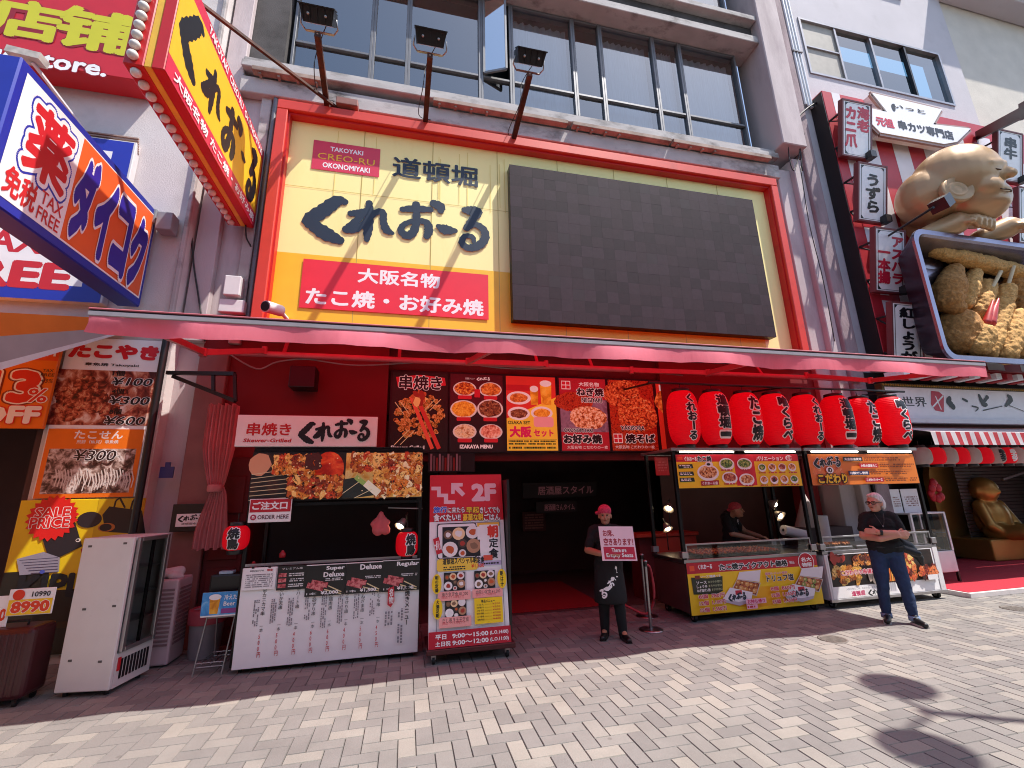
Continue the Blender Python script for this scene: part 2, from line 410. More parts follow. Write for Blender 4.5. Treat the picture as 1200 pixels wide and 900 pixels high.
# ------------------------------------------------------------------ palette
PLASTER = mat('grey_plaster', '#d3cbc8', rough=.9, vary=.10, vscale=1.2, bump=.25, bscale=90, dirt='#b0a7a4', dscale=.9, dlo=.5, dhi=.8)
PINKWALL = mat('rose_grey_wall', '#bfb0b1', rough=.85, vary=.10, vscale=1.5, bump=.15, bscale=70, dirt='#8c7a7e', dscale=1.1, dlo=.5, dhi=.8, stretch=(1, 1, .25))
CREAM = mat('cream_wall', '#c4bec3', rough=.9, vary=.06, vscale=1.0, bump=.3, bscale=110, dirt='#aaa3a6', dscale=.7, dlo=.55, dhi=.85)
BEIGEW = mat('beige_wall', '#cfc7bc', rough=.95, vary=.08, vscale=2.0, bump=.5, bscale=50)
CONC = mat('concrete', '#b5aeac', rough=.9, vary=.16, vscale=3, bump=.2, bscale=60, dirt='#5a5350', dscale=2.2, dlo=.52, dhi=.72, stretch=(.6, 1, 1))
DCONC = mat('dark_concrete', '#4f4a4a', rough=.9, vary=.2, vscale=2.5, bump=.2, dirt='#2b2726', dscale=1.6)
STEELG = mat('grey_window_frame', '#6f6f73', rough=.45, metal=.4, vary=.12, vscale=4)
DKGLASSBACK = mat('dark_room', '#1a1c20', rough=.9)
CURT = mat('pale_curtain', '#c9ccd4', rough=.9, vary=.15, vscale=9, stretch=(6, 6, .2))
GLASS = glass('window_glass', (.66, .72, .78), .22)
GLASS2 = glass('teal_window_glass', (.35, .58, .62), .16)
CLEAR = glass('clear_glass', (.9, .92, .92), .02)
RUST = mat('rusty_iron', '#3a1d16', rough=.8, vary=.35, vscale=12, dirt='#6b3420', dscale=5)
TRAYM = mat('old_trunking', '#a58d80', rough=.8, vary=.2, vscale=5, dirt='#5d4336', dscale=3)
BLACK = mat('black_paint', '#141315', rough=.4, vary=.15)
BLACKM = mat('black_metal', '#1c1a1b', rough=.35, metal=.5, vary=.2)
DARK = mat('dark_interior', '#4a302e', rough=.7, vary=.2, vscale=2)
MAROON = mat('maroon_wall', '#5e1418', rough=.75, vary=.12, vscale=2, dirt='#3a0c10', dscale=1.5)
REDWALL = mat('red_wall', '#700e15', rough=.7, vary=.08, vscale=2)
REDPNT = mat('red_paint', '#c21a1c', rough=.4, vary=.08, vscale=3, dirt='#8c1413', dscale=2.5, dlo=.55, dhi=.9)
ORRED = mat('orange_red_frame', '#cf3a2a', rough=.45, vary=.08, vscale=3, dirt='#9c2b22', dscale=2, dlo=.55, dhi=.9)
WHITEP = mat('white_paint', '#d9d6d6', rough=.45, vary=.05, dirt='#b3adab', dscale=2.2, dlo=.55, dhi=.9)
ALU = mat('aluminium', '#a9a6a6', rough=.35, metal=.8, vary=.12, vscale=6)
STEEL = mat('stainless', '#9b9799', rough=.28, metal=.95, vary=.1, vscale=5)
RUBBER = mat('rubber', '#151414', rough=.7)
CABLE = mat('grey_cable', '#8d8586', rough=.6)
DCABLE = mat('dark_cable', '#2b2527', rough=.6)
WOODM = mat('maroon_board', '#4c1a1c', rough=.5, vary=.2, vscale=8)
TUBEW = mat('lit_tube', '#fff4e0', rough=.4, glow=6.0, gcol='#fff1dc')
BULBW = mat('lit_bulb', '#fff0d0', rough=.4, glow=9.0, gcol='#ffe6b8')

# ------------------------------------------------------------------ ground
JOINT = mat('paver_joint', '#3a3735', rough=1.0)
obj('ground', MB().add([(-150, -150, -.012), (150, -150, -.012), (150, 150, -.012), (-150, 150, -.012)], [(0, 1, 2, 3)], JOINT), kind='structure')
def paver_material():
    m = bpy.data.materials.new('pavers'); m.use_nodes = True; n = m.node_tree; b = n.nodes['Principled BSDF']; b.inputs['Roughness'].default_value = .85
    at = n.nodes.new('ShaderNodeAttribute'); at.attribute_name = 'tone'
    rp = n.nodes.new('ShaderNodeValToRGB'); n.links.new(at.outputs['Fac'], rp.inputs[0]); cr = rp.color_ramp
    for i, (p, c) in enumerate(((0, '#75716e'), (.35, '#7a7673'), (.62, '#7f7b77'), (.8, '#89847e'), (1, '#908a82'))):
        if i > 1: cr.elements.new(p)
        e = cr.elements[i if i < 2 else i]; 
    el = sorted(cr.elements, key=lambda e: e.position)
    for e, (p, c) in zip(cr.elements, ((0, '#75716e'), (.35, '#7a7673'), (.62, '#7f7b77'), (.8, '#89847e'), (1, '#908a82'))): e.position = p; e.color = lin(c)+(1,)
    tc = n.nodes.new('ShaderNodeTexCoord')
    n1 = n.nodes.new('ShaderNodeTexNoise'); n1.inputs['Scale'].default_value = 120; n1.inputs['Detail'].default_value = 3; n.links.new(tc.outputs['Object'], n1.inputs['Vector'])
    n2 = n.nodes.new('ShaderNodeTexNoise'); n2.inputs['Scale'].default_value = 1.1; n2.inputs['Detail'].default_value = 7; n2.inputs['Roughness'].default_value = .7; n.links.new(tc.outputs['Object'], n2.inputs['Vector'])
    r1 = n.nodes.new('ShaderNodeMapRange'); n.links.new(n1.outputs['Fac'], r1.inputs[0]); r1.inputs[1].default_value = .3; r1.inputs[2].default_value = .7; r1.inputs[3].default_value = .84; r1.inputs[4].default_value = 1.1
    r2 = n.nodes.new('ShaderNodeMapRange'); n.links.new(n2.outputs['Fac'], r2.inputs[0]); r2.inputs[1].default_value = .35; r2.inputs[2].default_value = .65; r2.inputs[3].default_value = .80; r2.inputs[4].default_value = 1.04
    mu = n.nodes.new('ShaderNodeMath'); mu.operation = 'MULTIPLY'; n.links.new(r1.outputs[0], mu.inputs[0]); n.links.new(r2.outputs[0], mu.inputs[1])
    mx = n.nodes.new('ShaderNodeMix'); mx.data_type = 'RGBA'; mx.blend_type = 'MULTIPLY'; mx.inputs[0].default_value = 1
    cb = n.nodes.new('ShaderNodeCombineColor'); [n.links.new(mu.outputs[0], cb.inputs[i]) for i in range(3)]
    n.links.new(rp.outputs[0], mx.inputs[6]); n.links.new(cb.outputs[0], mx.inputs[7]); # gum spots and drip stains with shapes of their own
    vo = n.nodes.new('ShaderNodeTexVoronoi'); vo.inputs['Scale'].default_value = 1.7; n.links.new(tc.outputs['Object'], vo.inputs['Vector'])
    r3 = n.nodes.new('ShaderNodeMapRange'); n.links.new(vo.outputs['Distance'], r3.inputs[0]); r3.inputs[1].default_value = .028; r3.inputs[2].default_value = .040; r3.inputs[3].default_value = .45; r3.inputs[4].default_value = 0
    n4 = n.nodes.new('ShaderNodeTexNoise'); n4.inputs['Scale'].default_value = .55; n4.inputs['Detail'].default_value = 9; n4.inputs['Roughness'].default_value = .72; n.links.new(tc.outputs['Object'], n4.inputs['Vector'])
    r4 = n.nodes.new('ShaderNodeMapRange'); n.links.new(n4.outputs['Fac'], r4.inputs[0]); r4.inputs[1].default_value = .56; r4.inputs[2].default_value = .72; r4.inputs[3].default_value = 0; r4.inputs[4].default_value = .30
    mm = n.nodes.new('ShaderNodeMath'); mm.operation = 'MAXIMUM'; n.links.new(r3.outputs[0], mm.inputs[0]); n.links.new(r4.outputs[0], mm.inputs[1])
    m3 = n.nodes.new('ShaderNodeMix'); m3.data_type = 'RGBA'; n.links.new(mm.outputs[0], m3.inputs[0]); n.links.new(mx.outputs[2], m3.inputs[6]); m3.inputs[7].default_value = lin('#4e4844')+(1,)
    n.links.new(m3.outputs[2], b.inputs['Base Color'])
    bp = n.nodes.new('ShaderNodeBump'); bp.inputs['Strength'].default_value = .25; bp.inputs['Distance'].default_value = .004; n.links.new(n1.outputs['Fac'], bp.inputs['Height']); n.links.new(bp.outputs[0], b.inputs['Normal'])
    return m
def pavement():
    a = .132; mb = MB(); tones = []; pm = paver_material(); vs = []; fs = []
    X0, X1, Y0, Y1 = -12, 24, -1.2, 7.35
    rnd = random.Random(3)
    def brick(x, y, w, h):
        if x+w < X0 or x > X1 or y+h < Y0 or y > Y1: return
        y1 = min(y+h, Y1)
        t = rnd.random(); t = t*.6 if rnd.random() < .52 else .6+t*.4
        g, c = .0016, .0045; o = len(vs); dz = rnd.uniform(-.0012, .0012)
        tl = rnd.uniform(-.0010, .0010)
        vs.extend([(x+g, y+g, -.009), (x+w-g, y+g, -.009), (x+w-g, y1-g, -.009), (x+g, y1-g, -.009), (x+g+c, y+g+c, dz), (x+w-g-c, y+g+c, dz+tl), (x+w-g-c, y1-g-c, dz+tl), (x+g+c, y1-g-c, dz)])
        fs.extend([(o+4, o+5, o+6, o+7), (o, o+1, o+5, o+4), (o+1, o+2, o+6, o+5), (o+2, o+3, o+7, o+6), (o+3, o, o+4, o+7)]); tones.extend([t]*5)
    for i in range(int((X0-10)/a), int((X1+10)/a)):
        for j in range(-95, 95):
            x, y = i*a, (i+4*j)*a
            if y < Y0-1 or y > Y1+1: continue
            brick(x, y, 2*a, a); brick(x, y+a, a, 2*a)
    mb.add(vs, fs, pm); o = obj('pavement', mb, kind='structure')
    at = o.data.attributes.new('tone', 'FLOAT', 'FACE'); at.data.foreach_set('value', tones)
pavement()
FLOORM = mat('entrance_floor', '#5b4a48', rough=.5, vary=.15, vscale=3)
obj('shop_floor', MB().box(-3.0, 7.36, -.01, 9.2, 12.2, .004, FLOORM), kind='structure')
obj('neighbour_floor', MB().box(9.25, 7.36, -.01, 24, 12.2, .004, FLOORM), kind='structure')
def cover(x, y, r, lab):
    mb = MB(); g = mat('cast_iron', '#6f6862', rough=.7, metal=.4, vary=.2, vscale=20)
    mb.lathe((x, y, 0), [(r, .0015), (r, .006), (r*.86, .006), (r*.84, .003), (.01, .003)], g, n=24, cap=False)
    for k in range(-3, 4): 
        L = math.sqrt(max(0, (r*.8)**2-(k*r*.2)**2)); mb.box(x-L, y+k*r*.2-.008, .003, x+L, y+k*r*.2+.008, .0065, g)
    obj('drain_cover', mb, loc=(x, y, 0), label=lab, cat='drain cover')
cover(5.15, 5.02, .16, 'small round iron drain cover at the edge of the shade before the carts')
cover(8.85, 5.35, .17, 'small round iron drain cover in the sun by the red platform')

# ------------------------------------------------------------------ the restaurant building
B = thing('restaurant_building', 'grey restaurant building with a band of dark windows above the yellow billboard', 'building', (3.0, 7.3, 0))
mb = MB()
mb.box(-3.3, 7.15, 4.25, 8.05, 7.45, 8.95, PINKWALL)                 # wall behind the billboard
mb.box(-3.3, 7.15, 8.96, -2.42, 7.6, 16, DCONC); mb.box(-3.34, 7.16, 0, -2.99, 7.6, 4.3, PINKWALL)  # upper left fin in dark concrete, its shade put into the colour
mb.box(8.05, 7.10, 0.0, 8.42, 7.6, 8.95, PINKWALL, .01)
obj('wall', mb, B)
mb = MB(); mb.box(8.42, 6.98, 0.0, 8.68, 7.6, 9.2, PINKWALL, .015); mb.box(8.68, 6.90, 0, 9.02, 7.6, 20, mat('stained_pillar', '#a08c90', rough=.9, vary=.18, vscale=2, bump=.4, bscale=40, dirt='#6d5b60', dscale=1.8, stretch=(1, 1, .3)), .03, 2); obj('pillar', mb, B)
mb = MB(); mb.box(8.0, 6.75, 9.35, 8.66, 7.6, 20, PINKWALL, .02); obj('pillar', mb, B)
mb = MB(); mb.box(-3.28, 7.02, 4.1, -2.98, 7.14, 12, PINKWALL, .01); obj('pilaster', mb, B)
mb = MB(); mb.box(-2.66, 7.06, 4.1, -2.50, 7.14, 9.0, CONC, .01); obj('pilaster', mb, B)
mb = MB(); mb.bar((-2.43, 7.05, 4.2), (-2.43, 7.05, 9.0), .045, STEELG); obj('downpipe', mb, B)
mb = MB(); mb.box(-3.0, 6.92, 9.08, 8.0, 7.45, 9.22, CONC, .012); mb.box(-3.0, 7.0, 9.225, 8.0, 7.45, 9.36, CONC, .01); obj('window_ledge', mb, B)
mb = MB(); mb.box(-3.0, 6.98, 8.60, 8.0, 7.14, 8.93, CONC, .012); obj('beam', mb, B)
for x0, x1 in ((-2.8, -1.7), (.25, 2.9), (3.0, 5.2), (5.25, 7.7)):
    mb = MB(); mb.box(x0, 6.84, 8.94, x1, 6.97, 9.03, TRAYM, .008)
    for k in range(4): mb.box(x0+.1+k*.3, 6.87, 8.90, x0+.14+k*.3, 6.96, 8.941, TRAYM)
    obj('cable_trunking', mb, B)
mb = MB(); mb.box(-3.0, 6.85, 12.32, 8.0, 7.5, 12.52, CONC, .012); mb.box(-3.0, 7.0, 12.53, 8.0, 7.5, 12.95, DCONC, .01); mb.box(-3.0, 6.8, 12.96, 7.98, 7.5, 13.1, CONC, .01); obj('floor_slab', mb, B)
# curtain wall: pane by pane
def window(x0, x1, z0, zt, z1, curtain, opened=False):
    f = MB(); y = 7.30; t = .05
    for a in (x0, x1-t): f.box(a, y-.06, z0, a+t, y+.05, z1, STEELG, .006)
    for z in (z0, zt-.03, z1-.05): f.box(x0+t+.001, y-.05, z, x1-t-.001, y+.04, z+.055, STEELG, .006)
    fr = obj('window', f, B)
    p = MB(); yy = y+.004
    def pane(za, zb): p.add([(x0+t, yy, za), (x1-t, yy, za), (x1-t, yy, zb), (x0+t, yy, zb)], [(0, 1, 2, 3)], GLASS)
    pane(z0+.05, zt-.03)
    if not opened: pane(zt+.025, z1-.05)
    obj('pane', p, fr)
    if opened:
        c = MB(); w_ = x1-x0-.12; h0, h1 = zt+.05, z1-.08; a = math.radians(28)
        hx, hy = x0+.06, y-.07
        ex, ey = hx+w_*.80, hy-w_*.34
        for p0, p1 in (((hx, hy, h0), (ex, ey, h0)), ((hx, hy, h1), (ex, ey, h1)), ((hx, hy, h0), (hx, hy, h1)), ((ex, ey, h0), (ex, ey, h1))): c.beam(p0, p1, .04, .05, STEELG)
        c.add([(hx, hy, h0), (ex, ey, h0), (ex, ey, h1), (hx, hy, h1)], [(0, 1, 2, 3)], glass('bright_glass', (.8, .85, .9), .75)); obj('casement', c, fr)
    if curtain:
        k = MB(); n = 26; za, zb = z0+.06, z1-.06; vs = []
        for i in range(n+1):
            xx = x0+.06+(x1-x0-.12)*i/n; d = .24+.035*math.sin(i*1.9)+.02*random.random()
            vs += [(xx, y+d, za), (xx, y+d, zb)]
        k.add(vs, [(2*i, 2*i+2, 2*i+3, 2*i+1) for i in range(n)], CURT, True); obj('curtain', k, fr)
mx = [-2.36, -.93, -.25, 1.22, 1.88, 3.31, 3.98, 5.33, 6.04, 7.62]
for i, (a, b) in enumerate(zip(mx, mx[1:])): window(a, b, 9.365, 10.2, 12.30, i in (4, 6, 7, 8), opened=(i == 3))
for i, (a, b) in enumerate(zip(mx, mx[1:])): window(a, b, 13.12, 13.7, 15.2, i in (6, 7, 8))
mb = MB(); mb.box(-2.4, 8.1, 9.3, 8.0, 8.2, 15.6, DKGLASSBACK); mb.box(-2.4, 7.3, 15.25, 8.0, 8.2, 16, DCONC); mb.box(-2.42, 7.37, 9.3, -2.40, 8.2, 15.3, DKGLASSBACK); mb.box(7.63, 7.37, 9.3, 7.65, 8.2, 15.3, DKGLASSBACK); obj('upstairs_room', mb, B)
# ground floor: red wall left, pillars, ceiling and back of the open front
mb = MB(); mb.box(-3.0, 7.14, 2.42, -.34, 7.3, 4.24, REDWALL); obj('upper_wall', mb, B)
mb = MB(); mb.box(-3.0, 7.05, .0, -2.62, 7.5, 4.0, mat('rose_tile', '#8a5a56', rough=.6, vary=.15, vscale=4), .01); obj('pillar', mb, B)
mb = MB(); mb.box(-2.61, 7.1, .0, -2.15, 7.5, 2.42, MAROON, .008)
for z in (.45, 1.05, 1.65): mb.box(-2.55, 7.07, z, -2.2, 7.1, z+.5, MAROON, .01)
obj('panelled_pillar', mb, B)
mb = MB(); mb.box(-.34, 7.30, 2.36, 8.4, 7.55, 4.24, MAROON); mb.box(4.55, 7.2, 2.45, 8.4, 7.29, 4.2, REDWALL); obj('lintel_wall', mb, B)
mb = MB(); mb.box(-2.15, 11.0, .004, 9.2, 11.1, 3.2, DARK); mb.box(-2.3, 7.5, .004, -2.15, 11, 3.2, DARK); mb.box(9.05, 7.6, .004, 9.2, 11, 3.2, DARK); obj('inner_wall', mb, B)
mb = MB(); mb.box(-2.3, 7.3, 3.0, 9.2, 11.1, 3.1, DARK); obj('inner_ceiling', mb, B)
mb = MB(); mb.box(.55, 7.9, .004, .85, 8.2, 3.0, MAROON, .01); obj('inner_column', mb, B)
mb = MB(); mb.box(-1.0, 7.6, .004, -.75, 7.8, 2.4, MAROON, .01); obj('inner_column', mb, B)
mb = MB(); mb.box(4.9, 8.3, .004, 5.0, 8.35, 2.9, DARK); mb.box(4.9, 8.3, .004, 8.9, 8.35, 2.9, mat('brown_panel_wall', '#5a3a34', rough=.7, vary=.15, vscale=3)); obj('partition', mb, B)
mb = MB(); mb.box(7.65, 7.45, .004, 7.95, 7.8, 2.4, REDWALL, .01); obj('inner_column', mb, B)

O = thing('opposite_building', 'plain pale rendered building across the street, behind the viewer', 'building', (0, -8, 0))
mb = MB(); mb.box(-40, -12, 0, 40, -8, 9, mat('opposite_render', '#d8d2cc', rough=.9, vary=.1)); obj('wall', mb, O)
for i in range(16):
    mb = MB(); [mb.box(-36+i*4.6, -8, 3.6+2.6*k, -33.6+i*4.6, -7.95, 5.0+2.6*k, mat('opposite_glass', '#39424a', rough=.1, vary=.05)) for k in range(2)]; obj('window', mb, O)
# ------------------------------------------------------------------ left neighbour
L = thing('pharmacy_building', 'pale grey plastered shop building at the left, behind the blue and red signs', 'building', (-8, 7.0, 0))
mb = MB(); mb.box(-16, 6.85, 4.15, -3.32, 7.6, 18, PLASTER); obj('wall', mb, L)
mb = MB(); mb.box(-4.6, 6.95, 0.0, -3.32, 7.6, 4.14, PLASTER); obj('pier', mb, L)
mb = MB(); mb.box(-3.36, 6.78, 4.1, -3.30, 6.85, 18, CONC, .01); obj('corner_trim', mb, L)
mb = MB(); mb.bar((-3.385, 6.90, 0), (-3.385, 6.90, 4.1), .030, WHITEP); mb.bar((-3.31, 6.76, 0), (-3.31, 6.76, 4.2), .045, BLACK); obj('downpipe', mb, L)
mb = MB(); mb.box(-16, 9.5, 0, -4.6, 9.6, 4, DARK); mb.box(-4.7, 7.0, 0, -4.61, 9.5, 4, DARK); mb.box(-16, 7.0, 3.5, -4.6, 9.5, 3.6, DARK); mb.box(-16, 6.86, 3.0, -4.62, 6.95, 4.14, DARK); obj('shop_recess', mb, L)
mb = MB()
for i in range(7): mb.beam((-4.85, 6.80-.01*i, 6.96+i*.035), (-4.12, 6.80-.01*i, 6.96+i*.035), .03, .02, TRAYM)
obj('louvre_hood', mb, L)

# ------------------------------------------------------------------ right neighbour
R = thing('skewer_shop_building', 'cream rendered building at the right with a four pane sliding window', 'building', (12, 7.2, 0))
mb = MB(); wx0, wx1, wz0, wz1 = 9.56, 14.42, 11.93, 13.76
mb.box(9.03, 7.0, 4.1, wx0, 7.4, 22, CREAM); mb.box(wx0, 7.0, 4.1, wx1, 7.4, wz0, CREAM); mb.box(wx0, 7.0, wz1, wx1, 7.4, 22, CREAM); mb.box(wx1, 7.0, 4.1, 15.2, 7.4, 22, CREAM)
obj('wall', mb, R)
fr = MB()
fr.box(wx0, 6.97, wz0, wx1, 7.09, wz0+.06, ALU); fr.box(wx0, 6.97, wz1-.06, wx1, 7.09, wz1, ALU); fr.box(wx0, 6.97, wz0+.061, wx0+.06, 7.09, wz1-.061, ALU); fr.box(wx1-.06, 6.97, wz0+.061, wx1, 7.09, wz1-.061, ALU)
xs = [wx0+.06, 10.72, 11.92, 13.12, wx1-.06]
for i, x in enumerate(xs[1:-1]): fr.box(x-.03, 6.985, wz0+.061, x+.03, 7.08, wz1-.061, ALU if i < 2 else BLACK)
fr.box(xs[0], 6.99, 12.83, 10.69, 7.03, 12.87, ALU)
fw = obj('window', fr, R)
p = MB(); p.add([(10.7, 7.05, wz0+.05), (wx1-.05, 7.05, wz0+.05), (wx1-.05, 7.05, wz1-.05), (10.7, 7.05, wz1-.05)], [(0, 1, 2, 3)], GLASS2); obj('pane', p, fw)
p = MB(); p.box(xs[0], 7.03, wz0+.06, 10.69, 7.06, 12.83, mat('tan_panel', '#a39c93', rough=.6, vary=.1)); p.box(xs[0], 7.03, 12.87, 10.69, 7.06, wz1-.06, mat('tan_panel', '#a39c93')); obj('blank_panel', p, fw)
p = MB(); p.box(wx0, 7.8, wz0-.1, wx1, 7.9, wz1+.1, mat('teal_room', '#27383b', rough=.9, vary=.4, vscale=1.6)); obj('room_behind', p, fw)
mb = MB(); mb.box(9.6, 6.94, 15.55, 13.6, 7.0, 17.0, STEELG, .01); obj('upper_window', mb, R)
mb = MB(); mb.box(15.201, 7.06, 0, 24, 7.4, 16.2, BEIGEW); obj('side_wall', mb, R)
mb = MB(); mb.box(15.0, 6.3, 16.2, 24, 7.4, 16.5, CONC, .02); mb.box(15.1, 6.5, 16.05, 24, 7.05, 16.19, CREAM, .02); obj('eaves', mb, R)
mb = MB()
for i, x in enumerate((9.10, 9.19, 9.28)): mb.bar((x, 6.93, 10.8-.03*i), (x, 6.93, 20), .035, mat('white_conduit', '#cfcfd2', rough=.4, metal=.2))
mb.box(9.05, 6.88, 12.4, 9.33, 6.99, 12.44, STEELG); mb.box(9.05, 6.88, 16, 9.33, 6.99, 16.04, STEELG); obj('conduit', mb, R)
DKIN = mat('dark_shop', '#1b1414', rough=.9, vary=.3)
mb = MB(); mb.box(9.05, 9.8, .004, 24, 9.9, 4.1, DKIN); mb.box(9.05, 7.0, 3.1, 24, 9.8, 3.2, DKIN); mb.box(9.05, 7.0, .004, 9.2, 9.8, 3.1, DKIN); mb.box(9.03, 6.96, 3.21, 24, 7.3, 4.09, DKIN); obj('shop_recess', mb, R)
mb = MB()
for k in range(36): mb.box(13.4, 8.58, .004+k*.085, 16.5, 8.6+.012*(k % 2), .08+k*.085, mat('shutter_slat', '#5d5654', rough=.5, metal=.4), .01)
obj('roller_shutter', mb, R)
# ------------------------------------------------------------------ measured placement: a photo pixel seen on the plane of a sign, as fractions of that sign
def fr_(p, px, py):
    d = ray(px, py); o = Vector((0, 0, CAMH)); t = (p.o-o).dot(p.n)/d.dot(p.n); q = o+d*t-p.o
    return q.dot(p.u)/p.u.length_squared, q.dot(p.v)/p.v.length_squared
def box_(p, tl, br):
    a, b = fr_(p, *tl), fr_(p, *br); return a[0], a[1], b[0], b[1]
def TX(p, t, tl, br, m, **k): return p.text(t, *box_(p, tl, br), m, **k)
def VT(p, t, tl, br, m, **k): return p.vtext(t, *box_(p, tl, br), m, **k)
def RC(p, tl, br, m): return p.rect(*box_(p, tl, br), m)
WHITE, RED, INK, YEL, YEL2, BLUE, ORG = A('#f0eeee'), A('#c8202a'), A('#15161c'), A('#f6d95a'), A('#f2c02c'), A('#2433a8'), A('#e8652a')
PINKRED = A('#d23350'); NAVY = A('#1d2a3c'); GOLDY = A('#f0c419')

# ------------------------------------------------------------------ main billboard
x0, x1, z0, z1 = -2.32, 7.66, 4.28, 8.39
S = thing('billboard', 'big yellow billboard in an orange red frame with black brush lettering above the awning', 'billboard', (x0, 6.95, z0))
mb = MB(); t = .17
mb.box(x0, 6.80, z1-.19, x1, 7.10, z1, ORRED, .012); mb.box(x0, 6.80, z0, x0+t, 7.10, z1-.191, ORRED, .012); mb.box(x1-t, 6.80, z0, x1, 7.10, z1-.191, ORRED, .012)
for a, b, c, d in ((x0+t+.001, z1-.23, x1-t-.001, z1-.192), (x0+t+.001, z0, x0+t+.03, z1-.231), (x1-t-.03, z0, x1-t-.001, z1-.231)): mb.box(a, 6.86, b, c, 7.09, d, REDPNT)
obj('frame', mb, S)
mb = MB(); mb.box(x0+t, 7.0, z0, x1-t, 7.09, z1-.19, mat('yellow_panel', '#fff0a2', rough=.5, vary=.03, vscale=1.5, dirt='#f2e08c', dscale=3, dlo=.55, dhi=.95, stretch=(1, 1, .3))); obj('panel', mb, S)
p = panelY(6.997, x0+t+.03, x1-t-.03, z0, z1-.23)
zz = fr_(p, 325, 294.7)[1]
xs_ = fr_(p, 598, 250)[0]; p.rect(0, zz, .935, 1, YEL2)
SEAM = A('#b9a24e')
for k in range(1, 8): p.rect(k/8-.0006, 0, k/8+.0006, 1, SEAM)
p.rect(0, .33, .935, .332, SEAM)
for k in range(9): 
    a = random.random()*.4; p.rect(a, random.random()*.1, a+.0009, .3+random.random()*.1, A('#e3cd6c'))
RC(p, (368, 164), (444, 208), PINKRED)
TX(p, 'TAKOYAKI', (387.5, 172), (425.5, 182.7), WHITE, bold=.025)
TX(p, 'CREO-RU', (372.8, 178.7), (439, 195), GOLDY, bold=-.005)
TX(p, 'OKONOMIYAKI', (378.4, 190), (433.2, 203.5), WHITE, bold=.025)
TX(p, '道頓堀', (460.5, 182.7), (560, 220.5), NAVY, bold=.022)
p.brush(LOGO, *box_(p, (362.7, 224.8), (570.7, 294.4)), NAVY)
RC(p, (356, 303.5), (572.5, 375.2), A('#e5283c'))
TX(p, '大阪名物', (420, 313.9), (515.5, 339.2), WHITE, bold=.03)
TX(p, 'たこ焼・お好み焼', (359.2, 336.5), (566.7, 371.2), WHITE, bold=.034)
p.done(S)
# dark LED wall standing proud of the billboard
x0, x1, z0, z1 = rectY(6.82, (596.5, 193.3), (882.7, 233.3), (908.8, 394.7), (602, 374.7))
S = thing('led_screen', 'switched off dark grey video wall of square modules on the yellow billboard', 'screen', (x0, 6.85, z0))
mb = MB(); mb.box(x0, 6.835, z0, x1, 7.0, z1, BLACKM, .01); obj('cabinet', mb, S)
leds = [mat('led_module_%d' % i, h, rough=.75, spec=.25, vary=.10, vscale=14, bump=.1, bscale=160, dirt='#3a2f35', dscale=5, dlo=.6, dhi=.95) for i, h in enumerate(('#2e2229', '#33262d', '#2b2027', '#362931'))] + [mat('led_module_new', '#332a30', rough=.75, spec=.25, vary=.1)]
mb = MB(); nx, nz = 24, 14
for i in range(nx):
    for j in range(nz):
        a, b = x0+(x1-x0)*i/nx, z0+(z1-z0)*j/nz; m_ = leds[4] if random.random() < .03 else random.choice(leds[:4])
        dy = random.uniform(0, .0012); mb.box(a+.0006, 6.822+dy, b+.0006, a+(x1-x0)/nx-.0006, 6.8345, b+(z1-z0)/nz-.0006, m_)
obj('module_face', mb, S)
# ------------------------------------------------------------------ floodlights on arms above the billboard
def floodlight(base, tip, lab):
    b, t = W(*base, 6.98), W(*tip, 5.60)
    S = thing('floodlight', lab, 'floodlight', b, 'floodlights on rusty arms above the billboard')
    mb = MB(); mb.beam(b, t, .085, .085, RUST); mb.beam(b+Vector((-.09, .0, -.12)), b+Vector((.09, 0, .12)), .05, .02, RUST); obj('arm', mb, S)
    c = t+Vector((0, -.03, .30)); ux = Vector((1, 0, 0)); uy = Vector((0, math.cos(.80), math.sin(.80))); uz = ux.cross(uy)   # lamp tilted down towards the sign
    def at(x, y, z): return c+ux*x+uy*y+uz*z
    mb = MB()
    vs = [at(*q) for q in ((-.24, -.13, .10), (.24, -.13, .10), (.24, .20, .08), (-.24, .20, .08), (-.20, -.13, -.10), (.20, -.13, -.10), (.22, .22, -.08), (-.22, .22, -.08))]
    mb.add(vs, [(0, 1, 2, 3), (7, 6, 5, 4), (4, 5, 1, 0), (5, 6, 2, 1), (6, 7, 3, 2), (7, 4, 0, 3)], BLACK)
    for k in range(5): mb.beam(at(-.2+.1*k, -.135, -.08), at(-.2+.1*k, -.135, .09), .014, .03, BLACK)
    mb.beam(at(-.25, -.02, .105), at(.25, -.02, .105), .30, .014, BLACK, up=uz)
    obj('housing', mb, S, recalc=True)
    mb = MB(); mb.add([at(-.19, -.10, -.101), at(.19, -.10, -.101), at(.21, .19, -.085), at(-.21, .19, -.085)], [(0, 1, 2, 3)], mat('lamp_glass', '#d8c8b4', rough=.2, vary=.1)); obj('lens', mb, S)
    mb = MB(); mb.tube([at(-.245, 0, 0), at(-.26, .02, -.12), at(-.2, .02, -.19)], .012, ALU, smooth=False); mb.tube([at(.245, 0, 0), at(.26, .02, -.12), at(.2, .02, -.19)], .012, ALU, smooth=False); mb.beam(at(-.2, .02, -.19), at(.2, .02, -.19), .03, .014, ALU); mb.bar(at(0, .02, -.2), t, .014, ALU); obj('bracket', mb, S)
    mb = MB(); mb.tube([at(.1, .1, -.05), at(-.05, .15, -.35), t+Vector((-.09, .35, -.25)), b+Vector((-.12, -.2, .08)), b+Vector((.1, 0, .2))], .007, DCABLE); obj('cable', mb, S)
    for sx in (-1, 1):
        m2 = MB(); m2.ell(at(.12*sx, -.15, .0), (.022, .022, .022), ALU, 8, 6); obj('clamp', m2, S)
floodlight((384, 128), (372, 40), 'black floodlight on a rusty arm, nearest the red bulb lined sign')
